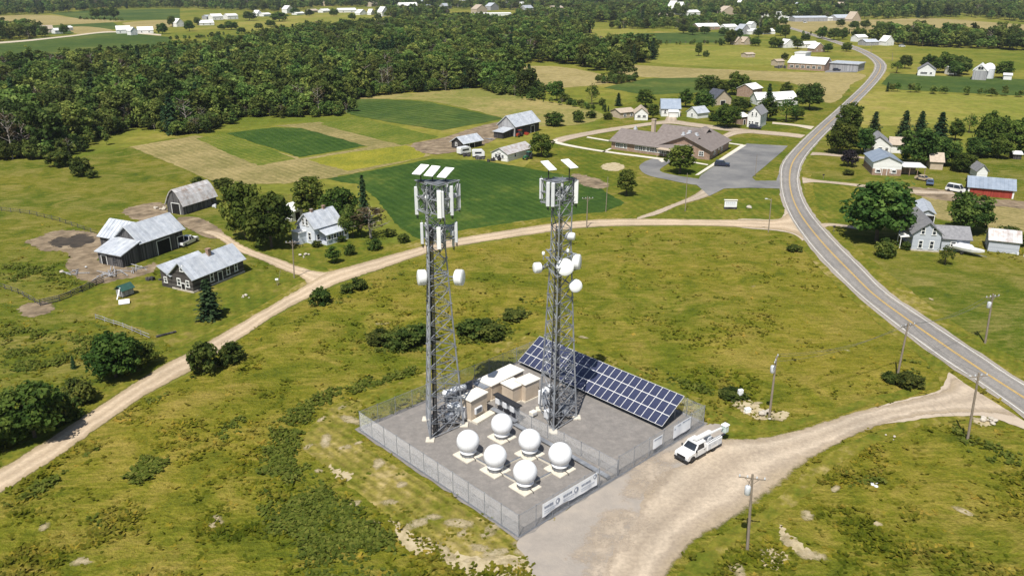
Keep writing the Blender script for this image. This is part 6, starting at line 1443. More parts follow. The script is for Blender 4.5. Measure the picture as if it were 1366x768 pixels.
def drum(t, name, px, py, Y, axis, dia, depth, bulge=.12, mat='white', shroud=True, mount=None):
    p = loc(t, AtY(px, py, Y)); ax = Vector(axis).normalized(); r = dia / 2
    o = link(name, None, t); o.location = p
    m = MB(); m.lathe([(r * .98, depth * .5), (r * .9, depth * .5 + bulge * .5), (r * .55, depth * .5 + bulge), (.02, depth * .5 + bulge * 1.2)], 24, (0, 0, 0), ax); m.build('dish_face', M['white'], o, True)
    m = MB(); m.lathe([(r * .45, -depth * .62), (r * .9, -depth * .42), (r, -depth * .3), (r, depth * .49)], 24, (0, 0, 0), ax); m.build('dish_body', M[mat], o, True)
    m = MB(); m.lathe([(.13, -depth * .62 - .35), (.16, -depth * .62)], 8, (0, 0, 0), ax)
    if mount is not None: m.bar(-ax * depth * .7, mount - p, .07, 5); m.bar(-ax * depth * .7 + Vector((0, 0, -.35)), mount - p + Vector((0, 0, -.5)), .045, 4)
    m.build('dish_mount', M['galv'], o)
    return o
def flat_panel(t, pxs, depthY, tilt_n, base):
    """flat rectangular antenna seen as the four given corners, on a short mast"""
    cx = sum(p[0] for p in pxs) / 4; cy = sum(p[1] for p in pxs) / 4; c = AtY(cx, cy, depthY); n = Vector(tilt_n).normalized()
    q = [loc(t, OnPlane(x, y, c, n)) for x, y in pxs]; cc = sum(q, Vector()) / 4
    e0 = ((q[1] - q[0]) + (q[2] - q[3])) / 2; e1 = ((q[3] - q[0]) + (q[2] - q[1])) / 2
    q = [cc - e0 / 2 - e1 / 2, cc + e0 / 2 - e1 / 2, cc + e0 / 2 + e1 / 2, cc - e0 / 2 + e1 / 2]
    m = MB(); m.slab(q, -n * .10); o = m.build('flat_panel_antenna', M['white'], t)
    m = MB(); m.bar(cc - n * .1, (cc.x, cc.y, base), .07, 6); m.box(cc.x - .35, cc.y - .35, base - .05, cc.x + .35, cc.y + .35, base + .06); m.bar(cc - n * .1 - e1 * .2, cc - n * .1 + e1 * .2, .05, 4); m.build('mast', M['black_trim'], o)
# left tower head
Y1, Y2 = c1.y, c2.y
z_ = lambda px, py, Y: AtY(px, py, Y).z
zt1, zb1 = z_(585, 243, Y1), z_(585, 284, Y1)
xw = lambda px, py, Y: AtY(px, py, Y).x
cor1 = [(xw(553, 262, Y1) - c1.x, .9), (xw(588, 262, Y1) - c1.x, -1.9), (xw(613, 262, Y1) - c1.x, .9)]
head_frame(T1, c1, cor1, zt1, zb1, (zb1 + .2, (zb1 + zt1) / 2, zt1), P1, 3)
for a in ((555.5, 249, 286, .75, .42), (586, 254, 291, -1.95, .52), (590.5, 255, 290, -1.8, .34), (602.5, 248, 287, -.4, .42), (612, 245, 277, 1.0, .42), (576, 243, 278, 1.7, .34), (597, 243, 277, 1.8, .34)): panel_antenna(T1, a[0], a[1], a[2], a[3], a[4], c1)
m = MB(); px_ = [Vector((p[0] * .92, p[1] * .92, zt1 + .08)) for p in cor1]; m.slab(px_, (0, 0, .05)); m.build('top_platform', M['galv_dark'], T1)
for q in ([(561.5, 219), (572.4, 219.8), (560.2, 233), (549.3, 231.8)], [(576, 220.6), (587.4, 221.8), (576.4, 235.2), (565, 234)], [(594.8, 223), (605.6, 224), (594.6, 237.2), (582, 236)]):
    flat_panel(T1, q, Y1, (-.18, -.42, .88), zt1 + .1)
drum(T1, 'round_antenna', 570, 263, Y1 - .6, (-.3, -1, .1), .55, .3)
zt1b, zb1b = z_(585, 300, Y1), z_(585, 322, Y1)
cor1b = [(xw(565, 310, Y1) - c1.x, .6), (xw(586, 310, Y1) - c1.x, -1.4), (xw(608, 310, Y1) - c1.x, .6)]
head_frame(T1, c1, cor1b, zt1b, zb1b, (zb1b + .3, zt1b - .2), P1, 5)
for a in ((563, 297, 325, .2, .36), (569, 297, 326, .6, .34), (585.5, 303, 332, -1.5, .50), (608.5, 296, 323, .2, .36), (604.5, 300, 328, 1.0, .32), (592, 305, 327, .9, .34)): panel_antenna(T1, a[0], a[1], a[2], a[3], a[4], c1)
zd = z_(590, 370, Y1)
drum(T1, 'dish_antenna', 563.5, 370, Y1 - .2, (-1, -.28, .05), 1.95, 1.0, mount=P1(0, zd))
drum(T1, 'dish_antenna', 612, 370, Y1 + .3, (1, -.25, .05), 2.0, 1.0, mount=P1(2, zd))
m = MB()
for dz in (-.6, .3, .7):
    for i in range(3): m.bar(P1(i, zd + dz), P1((i + 1) % 3, zd + dz), .06, 5)
m.bar(P1(0, zd - .2) , loc(T1, AtY(572, 371, Y1 - .2)), .08, 5); m.bar(P1(2, zd), loc(T1, AtY(606, 370, Y1 + .3)), .08, 5); m.build('dish_collar', M['galv'], T1)
# right tower head
zt2, zb2 = z_(745, 240, Y2), z_(745, 272, Y2)
cor2 = [(xw(721, 256, Y2) - c2.x, .3), (xw(741, 256, Y2) - c2.x, -1.7), (xw(769, 256, Y2) - c2.x, .8)]
head_frame(T2, c2, cor2, zt2, zb2, (zb2 + .2, (zb2 + zt2) / 2, zt2), P2, 9)
for a in ((722, 238, 265, .3, .44), (731.0, 243, 275, -1.5, .42), (737.6, 244, 275.5, -1.6, .42), (768.6, 240, 271, .5, .50), (765, 240, 268, 1.2, .34), (750, 238, 268, 1.6, .34)): panel_antenna(T2, a[0], a[1], a[2], a[3], a[4], c2)
m = MB(); m.slab([Vector((p[0] * .9, p[1] * .9, zt2 + .08)) for p in cor2], (0, 0, .05)); m.build('top_platform', M['galv_dark'], T2)
for q in ([(721.5, 215), (730.6, 214.2), (743.4, 226), (732.6, 227.4)], [(748.4, 213), (758, 212), (771.9, 223.2), (761.2, 224.7)]):
    flat_panel(T2, q, Y2, (.14, -.40, .90), zt2 + .1)
zd2 = z_(745, 352, Y2)
drum(T2, 'dish_antenna', 717.5, 357, Y2, (-1, -.35, .05), 1.35, .85, mount=P2(2, zd2))
drum(T2, 'dish_antenna', 753.5, 356, Y2 - 1.6, (.10, -1, .25), 2.1, .6, mount=P2(0, zd2))
drum(T2, 'dish_antenna', 769, 349, Y2 + .2, (1, -.3, .05), 1.9, .85, mount=P2(1, zd2))
drum(T2, 'dish_antenna', 767.5, 381, Y2 - .9, (.28, -1, .2), 1.65, .5, mount=P2(1, z_(767, 381, Y2)))
drum(T2, 'dish_antenna', 760.5, 315, Y2, (1, -.3, 0), .95, 1.0, mat='offwhite', mount=P2(1, z_(760, 315, Y2)))
for (x, y) in ((725, 337.5), (757.5, 334)):
    p = loc(T2, AtY(x, y, Y2 - .4)); m = MB(); m.lathe([(.02, -.25), (.16, -.22), (.22, 0), (.16, .16), (.02, .22)], 12, p); o = m.build('beacon_dome', M['white'], T2, True); m = MB(); m.bar(p - Vector((0, 0, .9)), p - Vector((0, 0, .22)), .06, 5); m.build('beacon_post', M['galv'], o)
for dz in (-.8, .2, 1.2):
    m = MB(); q = [P2(i, zd2 + dz) for i in range(3)]; cc = sum(q, Vector()) / 3; q = [cc + (v - cc) * 1.5 for v in q]
    for i in range(3): m.bar(q[i], q[(i + 1) % 3], .065, 5); m.bar(q[i], P2(i, zd2 + dz), .06, 4)
    m.build('mounting_ring', M['galv'], T2)
# inner mast and base clutter of both towers
for t, P, F in ((T1, P1, F1), (T2, P2, F2)):
    m = MB(); r = random.Random(5)
    for k in range(14):
        i = k % 3; a = F[i] * .2 + Vector((0, 0, .15)); b = F[i] * r.uniform(.5, 1.05) + Vector((r.uniform(-.5, .5), r.uniform(-.5, .5), .14)); m.path([a + Vector((0, 0, r.uniform(.4, 1.8))), a * .6 + b * .4 + Vector((0, 0, .2)), b], .05, 5)
    m.build('ground_cables', M['cable'], t)
    m = MB()
    for i in range(3): m.bar(F[i] + Vector((0, 0, .35)), F[(i + 1) % 3] + Vector((0, 0, .35)), .06, 5); m.bar((F[i] + F[(i + 1) % 3]) / 2 + Vector((0, 0, .35)), P(i, 2.4), .05, 4)
    m.build('base_frame', M['galv'], t)

# ------------------------------------------------------------------ solar array
l0, l1 = G(690.4, 481.7, .8), G(884.2, 568.7, .8); best = None
for zz in np.arange(1.2, 6, .05):
    w0, w1 = G(720.6, 448, zz), G(912.3, 528.5, zz); mid = ((w0 + w1) - (l0 + l1)) / 2; e = abs(mid.dot((l1 - l0).normalized()))
    if best is None or e < best[0]: best = (e, zz)
zz = max(2.2, min(best[1], 4.2)); w0, w1 = G(720.6, 448, zz), G(912.3, 528.5, zz)
ax = ((l1 - l0) + (w1 - w0)) / 2; LA = ax.length; ax = ax.normalized(); cen = (l0 + l1 + w0 + w1) / 4
sl = ((w0 + w1) - (l0 + l1)) / 2; sl = sl - ax * sl.dot(ax); SW = sl.length; sl = sl.normalized(); nr = ax.cross(sl).normalized()
if nr.z < 0: nr = -nr
org = cen - ax * LA / 2 - sl * SW / 2
m_, nt_, b_ = newmat('solar_cells'); co_ = objco(nt_); sp_ = N(nt_, 'ShaderNodeSeparateXYZ'); nt_.links.new(co_, sp_.inputs[0])
def gridline(sock, per, w): return math_(nt_, 'LESS_THAN', math_(nt_, 'FRACT', math_(nt_, 'DIVIDE', sock, per)), w)
gl = math_(nt_, 'MAXIMUM', gridline(sp_.outputs[0], .166, .05), gridline(sp_.outputs[1], .166, .05))
cc_ = ramp(nt_, noise(nt_, co_, .8, 3), [(.3, (.030, .035, .072)), (.7, (.046, .053, .100))])
nt_.links.new(mix(nt_, math_(nt_, 'MULTIPLY', gl, .3), cc_, (.11, .13, .20)), b_.inputs['Base Color']); setin(b_, Roughness=.22); M['cells'] = m_
NX, NY = 23, 3; pw, ph = LA / NX, SW / NY
SA = thing('solar_array', 'long tilted blue solar array of three rows of panels behind the right tower', 'solar array', (org.x, org.y, 0)); rot = Matrix((ax, sl, nr)).transposed()
m = MB(); m.box(.03, .03, 0, pw - .03, ph - .03, .04); m.box(.03, .03, .041, .08, ph - .03, .05); pm_frame = None
fm = MB()
fm.box(.006, .006, 0, pw - .006, .045, .05); fm.box(.006, ph - .045, 0, pw - .006, ph - .006, .05); fm.box(.006, .046, 0, .036, ph - .046, .05); fm.box(pw - .036, .046, 0, pw - .006, ph - .046, .05)
fme = fm.mesh('panel_frame', M['trim']); cm_ = MB(); cm_.box(.0365, .0465, .004, pw - .0365, ph - .0465, .035); cme = cm_.mesh('panel_cells', M['cells'])
o3 = Vector((0, 0, org.z))
for i in range(NX):
    for j in range(NY):
        o = link('solar_panel', fme, SA); o.matrix_local = Matrix.Translation(o3 + ax * (i * pw) + sl * (j * ph)) @ rot.to_4x4()
        link('cells', cme, o)
for j in (.12, .5, .88):
    m = MB(); m.bar(o3 + sl * SW * j - nr * .08, o3 + sl * SW * j + ax * LA - nr * .08, .06, 4); m.build('purlin', M['galv'], SA)
for i in np.linspace(.03, .97, 8):
    m = MB(); f = o3 + ax * LA * i; lo, hi = f + sl * SW * .2 - nr * .14, f + sl * SW * .82 - nr * .14
    m.bar((lo.x, lo.y, 0), lo, .07, 5); m.bar((hi.x, hi.y, 0), hi, .07, 5); m.bar(f + sl * SW * .05 - nr * .14, f + sl * SW * .95 - nr * .14, .06, 4); m.bar((lo.x, lo.y, .3), hi, .045, 4); m.build('support_frame', M['galv'], SA)

# ------------------------------------------------------------------ radomes
domes = [((624.7, 608), 588, 15.2, 'white radome at the left end of the rear row'), ((669.5, 584), 565.4, 14.4, 'white radome furthest back, next to the cabinets'), ((706.5, 606.5), 586.6, 15.0, 'white radome between the rearmost and the rightmost radome'),
         ((660.8, 628), 607.7, 15.4, 'white radome in the middle of the front left row'), ((746.8, 626.5), 605.2, 15.8, 'white radome furthest to the right beside the inner fence'), ((700.4, 650.5), 629, 16.1, 'white radome nearest the front fence and its banner')]
DP = []; DP_ROT = [.2, .9, 1.4, .5, 1.1, 1.7]
rzc = math.atan2(ux.y, ux.x)
for (bp, cy, rp, lab) in domes:
    g = G(*bp); zc = zat(bp, cy); r = rp * mpp(bp[0], (bp[1] + cy) / 2) * .985; DP.append((g, r))
    t = thing('radome', lab, 'radome', g, rzc, 'white radomes in the compound')
    m = MB(); pr_ = []
    for a in np.linspace(-50, 90, 15): pr_.append((max(.01, r * math.cos(R(a))), zc + r * math.sin(R(a))))
    zl = zc - r * 1.02; pr_.insert(0, (r * .70, zl)); pr_.insert(1, (r * .74, zl + .08)); pr_.insert(2, (r * .72, zl + .26))
    m.lathe(pr_, 36); m.build('dome', M['white'], t, True)
    m = MB(); m.lathe([(r * .62, .26), (r * .66, .3), (r * .66, zl - .01)], 24)
    for k in range(12): a = k * math.pi / 6; m.bar((r * .67 * math.cos(a), r * .67 * math.sin(a), .27), (r * .67 * math.cos(a), r * .67 * math.sin(a), zl - .02), .05, 4)
    m.build('base_ring', M['galv_dark'], t, False)
    m = MB()
    for k in range(5):
        pa = [(r * 1.002 * math.cos(a) * math.cos(k * math.pi / 5 + DP_ROT[len(DP) - 1]), r * 1.002 * math.cos(a) * math.sin(k * math.pi / 5 + DP_ROT[len(DP) - 1]), zc + r * 1.002 * math.sin(a)) for a in np.linspace(R(-48), R(228), 26)]; m.path(pa, .011, 3)
    m.build('panel_seam', M['offwhite'], t)
    m = MB(); ah = DP_ROT[len(DP) - 1] * 2 - 2.2; m.bar((r * .60 * math.cos(ah), r * .60 * math.sin(ah), .5 * (.3 + zl)), (r * .72 * math.cos(ah), r * .72 * math.sin(ah), .5 * (.3 + zl)), .24, 4); m.build('access_hatch', M['galv'], t)
    s = r * .98; m = MB(); m.cbox(-s, -s, .10, s, s, .26, .04); m.build('pad', M['concrete'], t)
    m = MB(); m.path([(0, -r * .5, .3), (-.1, -s - .05, .28), (-.2, -s - .25, .13)], .05, 5); m.build('cable', M['cable'], t)
def conduit(a, b, lab):
    ga, gb = DP[a][0], DP[b][0]; d = (gb - ga).normalized(); ga = ga + d * (DP[a][1] * 1.02); gb = gb - d * (DP[b][1] * 1.02); L_ = (gb - ga).length
    t = thing('cable_duct', lab, 'cable duct', ga, math.atan2(d.y, d.x)); m = MB(); m.box(0, -.16, .10, L_, .16, .34); m.build('trough', M['concrete'], t); m = MB(); m.box(0, -.13, .343, L_, .13, .37); m.build('cover', M['galv_dark'], t)
conduit(0, 3, 'dark covered cable duct between the left radome and the middle one'); conduit(3, 5, 'dark covered cable duct between the middle radome and the front one'); conduit(3, 2, 'pale cable duct between the middle radome and the one behind it on the right')
conduit(2, 4, 'dark cable duct between the rear right radome and the rightmost one'); conduit(5, 4, 'cable duct between the front radome and the rightmost one')

# ------------------------------------------------------------------ cabinets and equipment
def cabinet(name, label, A, C, W, H, mat='tan_metal', roof='cream', doors=0, base=.2, grp=None, cat='cabinet'):
    a, rz, L = frame_of(A, C); t = thing(name, label, cat, (a.x, a.y, .108), rz, grp)
    m = MB(); m.cbox(0, 0, base, L, W, H, .03); m.build('body', M[mat], t)
    m = MB(); m.cbox(-.15, -.15, H + .004, L + .15, W + .15, H + .16, .05); m.build('roof', M[roof], t)
    m = MB(); m.box(-.12, -.12, 0, L + .12, W + .12, base - .004); m.build('plinth', M['concrete'], t)
    for i in range(doors):
        u0 = .08 + i * (L - .08) / doors; u1 = (i + 1) * (L - .08) / doors; m = MB(); m.box(u0, -.03, base + .12, u1, -.001, H - .12); d = m.build('cabinet_door', M[mat], t); m = MB(); m.box(u1 - .16, -.06, H * .5, u1 - .10, -.031, H * .5 + .25); m.build('handle', M['black_trim'], d)
    return t, L
t, L = cabinet('equipment_shelter', 'large tan equipment shelter with cream roof behind the radomes', (655.5, 536), (698, 514.5), 2.6, zat((697.5, 514), 494.5), doors=3)
m = MB(); H_ = zat((697.5, 514), 494.5); m.cbox(-1.25, .1, .2, -.004, 2.5, H_ - .15, .05); m.build('end_unit', M['tan_metal'], t)
m = MB(); n = 12; ar = [(-1.262, .5 + 1.6 * (.5 - .5 * math.cos(math.pi * k / n)), H_ - .2 - 1.5 * math.sin(math.pi * k / n)) for k in range(n + 1)]; m.slab(ar, (-.03, 0, 0)); m.build('air_hood', M['galv_dark'], t)
m = MB(); m.box(-1.2, .15, H_ - .146, -.01, 2.45, H_ - .02); m.build('end_roof', M['galv'], t)
cabinet('twin_cabinet', 'low tan double cabinet with cream top beside the right tower, left unit', (683.5, 541), (699, 534), 2.2, zat((697, 539), 517.5), doors=1)
cabinet('twin_cabinet', 'low tan double cabinet with cream top beside the right tower, right unit', (700.5, 538), (719, 529.5), 2.0, zat((706, 536), 512.5), doors=1)
t, L = cabinet('power_cabinet', 'small tan cabinet with air conditioner and cream top beside the left tower', (628.5, 563.5), (650, 551), 1.9, zat((628.5, 563), 536), doors=0)
m = MB(); m.cbox(L * .2, -.28, .9, L * .62, -.004, 1.75, .04); o = m.build('air_conditioner', M['offwhite'], t); m = MB(); m.box(L * .26, -.30, 1.0, L * .56, -.283, 1.62); m.build('grille', M['galv_dark'], o)
m = MB(); m.box(-.1, -1.2, .02, L + .3, -.15, .32); m.build('step_platform', M['concrete'], t)
# standing grey cable rack
a, rz, L = frame_of((661, 548), (693, 566)); t = thing('cable_rack', 'tall grey galvanised cable rack between the rearmost radome and the cabinets', 'cable rack', (a.x, a.y, .108), rz)
m = MB(); [m.bar((x, 0, 0), (x, 0, 2.6), .06, 5) for x in np.linspace(.1, L - .1, 4)]; m.build('posts', M['galv'], t)
m = MB(); m.box(0, -.06, 1.3, L, .06, 2.5); m.build('back_plate', M['galv'], t); m = MB(); m.box(-.05, -.45, 2.503, L + .05, .45, 2.62); m.build('top_tray', M['black_trim'], t)
m = MB(); m.box(0, -.9, .5, L, -.2, .62); m.build('shelf', M['galv'], t)
for k in range(3): m = MB(); m.cbox(.3 + k * L * .3, -.32, 1.4, .3 + k * L * .3 + .8, -.065, 2.2, .04); m.build('junction_box', M['offwhite'], t)
# ground wireway along the inner fence
p0, p1 = G(686, 568), G(812, 640); d = p1 - p0; L_ = d.length; t = thing('cable_tray', 'long low grey cable tray on the gravel beside the inner fence', 'cable tray', (p0.x, p0.y, .108), math.atan2(d.y, d.x)); n = 9
for k in range(n): m = MB(); m.box(L_ * k / n + .02, -.32, .22, L_ * (k + 1) / n - .02, .32, .34); m.build('lid', M['galv'], t)
m = MB(); [m.box(L_ * k / n - .08, -.28, 0, L_ * k / n + .08, .28, .216) for k in range(n + 1)]; m.build('feet', M['galv_dark'], t)
# white tanks and boxes by the towers
def tank(label, p, rz, r, L_, z=.5):
    g = G(*p); t = thing('white_tank', label, 'tank', (g.x, g.y, .108), rz); m = MB(); m.lathe([(.05, -.15), (r * .7, -.08), (r, .12), (r, L_ - .12), (r * .7, L_ + .08), (.05, L_ + .15)], 16, (0, 0, z + r), (1, 0, 0)); m.build('shell', M['white'], t, True)
    m = MB(); [m.box(x, -r * .8, 0, x + .12, r * .8, z + r * .4) for x in (L_ * .2, L_ * .75)]; m.build('saddle', M['galv'], t)
tank('white tank at the back left of the left tower base', (592, 536), R(30), .50, 1.8, .7); tank('white tank directly behind the left tower base', (606, 530), R(20), .45, 1.7, .8); tank('white tank at the back right of the left tower base, low one', (598, 551), R(28), .42, 1.6, .5)
tank('white tank behind the right tower base', (728, 532), R(55), .55, 1.6, .6)
def eq_box(label, p, rz, sx, sy, sz, mat='white'):
    g = G(*p); t = thing('equipment_box', label, 'equipment box', (g.x, g.y, .108), rz); m = MB(); m.cbox(-sx / 2, -sy / 2, .25, sx / 2, sy / 2, sz, .04); m.build('body', M[mat], t)
    m = MB(); [m.box(x, -sy / 2, 0, x + .1, sy / 2, .246) for x in (-sx / 2 + .1, sx / 2 - .2)]; m.build('feet', M['galv_dark'], t); m = MB(); m.box(-sx / 2 + .08, -sy / 2 - .03, .4, sx / 2 - .08, -sy / 2 - .001, sz - .12); m.build('door', M['offwhite'], t)
for i, (lab, p, sx, sy, sz, mt) in enumerate([
    ('white equipment box right of the left tower base tanks', (613, 556), 1.0, .8, 1.7, 'white'), ('grey equipment box inside the left tower base', (600, 563), 1.0, .7, 1.2, 'offwhite'), ('white upright box beside the small power cabinet', (620, 560), .7, .6, 1.9, 'offwhite'),
    ('white tall equipment box behind the right tower left leg', (724, 541), 1.0, .9, 2.3, 'white'), ('grey box at the right tower base, front', (731, 559), .9, .8, 1.3, 'offwhite'), ('dark grey generator box between the right tower legs', (750, 556), 1.4, 1.0, 1.5, 'galv_dark'), ('small white box on the gravel left of the right tower', (711, 556), .9, .7, .8, 'cream'),
    ('dark box behind the left end of the large shelter', (640, 521), 1.3, 1.0, 1.4, 'galv_dark'), ('low grey box left of the large shelter', (632, 530), 1.2, .9, .9, 'offwhite')]):
    eq_box(lab, p, rzc, sx, sy, sz, mt)

# ------------------------------------------------------------------ vehicles
def paint(name, c, r=.3):
    m, nt, b = newmat(name); nz = ramp(nt, noise(nt, objco(nt), 1.5, 4), [(.3, tuple(x * .9 for x in c)), (.7, c)]); nt.links.new(nz, b.inputs['Base Color']); setin(b, Roughness=r); b.inputs['Coat Weight'].default_value = .4; return m
M['paint_white'] = paint('white_car_paint', (.78, .78, .77)); M['paint_blue'] = paint('blue_grey_car_paint', (.10, .15, .25)); M['paint_dark'] = paint('dark_blue_car_paint', (.02, .025, .05)); M['paint_tan'] = paint('tan_car_paint', (.45, .36, .25)); M['paint_red'] = paint('red_paint', (.35, .05, .03)); M['paint_green'] = paint('green_machine_paint', (.03, .14, .06))
M['lamp'] = mk('headlight_lens', [(.65, .66, .66), (.8, .8, .8)], 4, .15); M['rim'] = mk('wheel_rim', [(.42, .43, .44), (.6, .6, .6)], 4, .35, metal=.5); M['fiberglass'] = mk('pale_green_bucket', [(.42, .52, .48), (.55, .63, .60)], 2, .5)
def wheel(t, x, y, r, w, sg):
    m = MB(); m.lathe([(r * .6, -w / 2), (r * .93, -w / 2), (r, -w * .3), (r, w * .3), (r * .93, w / 2), (r * .6, w / 2)], 20, (x, y, r), (0, 1, 0)); o = m.build('wheel', M['dark'], t, True)
    m = MB(); m.lathe([(r * .62, w * .28), (r * .56, w * .40), (r * .2, w * .34), (r * .12, w * .52), (.01, w * .53)], 14, (x, y, r), (0, sg, 0)); m.build('rim', M['rim'], o, True)
def prism(prof, w0, w1=None, taper_from=None):
    """side profile pushed across; points above taper_from are drawn in to half width w1"""
    m = MB(); n = len(prof); hw = lambda z: w0 if taper_from is None or z <= taper_from else w1
    a = [(x, -hw(z), z) for x, z in prof]; b = [(x, hw(z), z) for x, z in prof]
    m.add(a + b, [tuple(range(n)), tuple(range(2 * n - 1, n - 1, -1))] + [(i, n + i, n + (i + 1) % n, (i + 1) % n) for i in range(n)]); return m
def car(label, p, q, name='parked_car', style='sedan', col='paint_white', cat='car'):
    """p rear, q front on the ground, photo bearings"""
    a, b = G(*p), G(*q); d = (b - a).normalized(); c = (a + b) / 2; L = {'sedan': 4.6, 'suv': 4.7, 'pickup': 5.6, 'van': 5.2}[style]; W = .92; t = thing(name, label, cat, (c.x, c.y, .12), math.atan2(d.y, d.x)); h = L / 2
    zb, zh, zr = {'sedan': (.9, .95, 1.45), 'suv': (1.0, 1.1, 1.75), 'pickup': (1.05, 1.15, 1.85), 'van': (1.05, 1.2, 2.1)}[style]
    body = prism([(-h, .35), (-h + .1, .30), (h - .15, .30), (h, .45), (h - .03, zb * .8), (h - .25, zb), (-h + .05, zb + .03), (-h, zb * .8)], W); body.build('body', M[col], t)
    x0, x1 = {'sedan': (-1.7, 1.0), 'suv': (-2.25, 1.0), 'pickup': (-.7, 1.35), 'van': (-2.5, 1.6)}[style]
    g = MB(); i0 = .35 if style != 'sedan' else .6; i1 = .75
    g.hexa([(x0, -W + .02, zb + .02), (x1, -W + .02, zb + .005), (x1, W - .02, zb + .005), (x0, W - .02, zb + .02), (x0 + i0, -W + .2, zr - .06), (x1 - i1, -W + .2, zr - .06), (x1 - i1, W - .2, zr - .06), (x0 + i0, W - .2, zr - .06)]); g.build('glasshouse', M['glass'], t)
    r = MB(); r.cbox(x0 + i0 - .08, -W + .16, zr - .057, x1 - i1 + .08, W - .16, zr + .02, .04)
    for s in (-1, 1):
        for xx, xt in ((x0 + .02, x0 + i0), (x1 - .02, x1 - i1), ((x0 + x1) / 2, (x0 + x1) / 2 - .1)): r.bar((xx, s * (W - .02), zb), (xt, s * (W - .19), zr - .05), .045, 4)
    r.build('car_roof', M[col], t)
    if style == 'pickup': m = MB(); m.box(-h + .12, -W + .12, zb + .034, -.85, W - .12, zb + .05); m.build('cargo_bed', M['black_trim'], t)
    for x in (-h + .95, h - .95):
        for s in (-1, 1): wheel(t, x, s * (W - .08), .36, .24, s)
    for s in (-1, 1): m = MB(); m.box(h - .10, s * .70 - .18, .62, h + .012, s * .70 + .18, .78); m.build('headlight', M['lamp'], t)
    m = MB(); m.box(h - .05, -.85, .32, h + .05, .85, .5); m.box(-h - .05, -.85, .36, -h + .05, .85, .54); m.build('bumpers', M['black_trim'], t)
    return t
# service truck
fw, rw = G(922.8, 618), G(951, 602.4); hd = (fw - rw).normalized(); lf2 = Vector((-hd.y, hd.x, 0)); WB = (fw - rw).length
orig = rw - lf2 * .95; t = thing('service_truck', 'white bucket truck with utility body parked beside the fence of the compound', 'truck', (orig.x, orig.y, .11), math.atan2(hd.y, hd.x))
W = 1.02; zf = 1.18
cabx0 = WB * .36; nose = WB + .95
m = prism([(cabx0, .55), (nose - .1, .50), (nose, .62), (nose - .02, 1.02), (nose - .22, zf), (WB - .42, zf + .12), (WB - .45, 1.30), (cabx0, 1.30)], W); m.build('cab', M['paint_white'], t)
m = MB(); xw0, xr0 = WB - .42, WB - 1.15
m.hexa([(cabx0 + .02, -W + .02, 1.303), (xw0, -W + .03, 1.303), (xw0, W - .03, 1.303), (cabx0 + .02, W - .02, 1.303), (cabx0 + .12, -W + .17, 2.0), (xr0, -W + .20, 2.0), (xr0, W - .20, 2.0), (cabx0 + .12, W - .17, 2.0)]); m.build('cab_upper', M['paint_white'], t)
m = MB(); m.cbox(cabx0 + .06, -W + .14, 2.003, xr0 + .05, W - .14, 2.10, .05); m.build('cab_roof', M['paint_white'], t)
def lerp3(a, b, f): return Vector(a).lerp(Vector(b), f)
wl, wr, ul, ur = (xw0, W - .03, 1.303), (xw0, -W + .03, 1.303), (xr0, W - .20, 2.0), (xr0, -W + .20, 2.0)
def inset(p4, s, off, mat, nm, par):
    c = sum((Vector(p) for p in p4), Vector()) / 4; q = [c + (Vector(p) - c) * s for p in p4]; n = (q[1] - q[0]).cross(q[2] - q[0]).normalized(); off = Vector(off)
    if n.dot(off) < 0: n = -n
    m = MB(); m.slab([p + n * .004 for p in q], n * .022); return m.build(nm, M[mat], par)
inset([wl, wr, ur, ul], .86, (1, 0, .5), 'glass', 'windshield', t)
for s in (1, -1):
    b0, b1, u0, u1 = (cabx0 + .30, s * (W - .02), 1.303), (xw0 - .04, s * (W - .03), 1.303), (cabx0 + .36, s * (W - .17), 2.0), (xr0 - .02, s * (W - .20), 2.0)
    inset([b0, b1, u1, u0], .80, (0, s, 0), 'glass', 'side_window', t)
    m = MB(); m.cbox(xw0 - .18, s * (W + .10) - .10, 1.30, xw0 - .06, s * (W + .10) + .10, 1.62, .03); m.bar((xw0 - .12, s * (W - .03), 1.36), (xw0 - .12, s * (W + .05), 1.42), .03, 4); m.build('wing_mirror', M['black_trim'], t)
    m = MB(); m.box(cabx0 + .1, s * W + (0 if s > 0 else -.1), .42, WB - .75, s * W + (.1 if s > 0 else 0), .50); m.build('running_board', M['black_trim'], t)
    m = MB(); x = cabx0 + .28; m.box(x, s * (W + .012) - .008, .62, x + .02, s * (W + .012) + .008, 1.28); m.box(xw0 - .28, s * (W + .012) - .008, .62, xw0 - .26, s * (W + .012) + .008, 1.28); m.box(x + .1, s * (W + .018) - .015, 1.08, x + .26, s * (W + .018) + .015, 1.12); m.build('cab_door', M['black_trim'], t)
    m = MB(); m.box(nose - .10, s * .80 - .15, .80, nose + .015, s * .80 + .15, 1.02); m.build('headlight', M['lamp'], t)
    for x in (0, WB): 
        wheel(t, x, s * .90, .42, .28, s)
        m = MB(); n = 10; ar = [(x + .52 * math.cos(math.pi * k / n), s * (W + .006), .42 + .52 * math.sin(math.pi * k / n)) for k in range(n + 1)]; m.slab(ar, (0, s * .03, 0)); m.build('wheel_arch', M['black_trim'], t)
m = MB(); m.box(nose - .03, -.62, .70, nose + .02, .62, 1.05); [m.box(nose + .021, -.60, z, nose + .04, .60, z + .04) for z in (.76, .86, .96)]; m.build('grille', M['black_trim'], t)
m = MB(); m.cbox(nose - .12, -W, .44, nose + .14, W, .66, .04); m.build('bumper', M['black_trim'], t)
bx0, bx1 = -1.55, cabx0 - .12
m = MB(); m.cbox(bx0, .62, .60, bx1, 1.06, 1.62, .05); m.cbox(bx0, -1.06, .60, bx1, -.62, 1.62, .05); m.box(bx0 + .02, -.617, .60, bx1 - .02, .617, .85); m.build('utility_body', M['paint_white'], t)
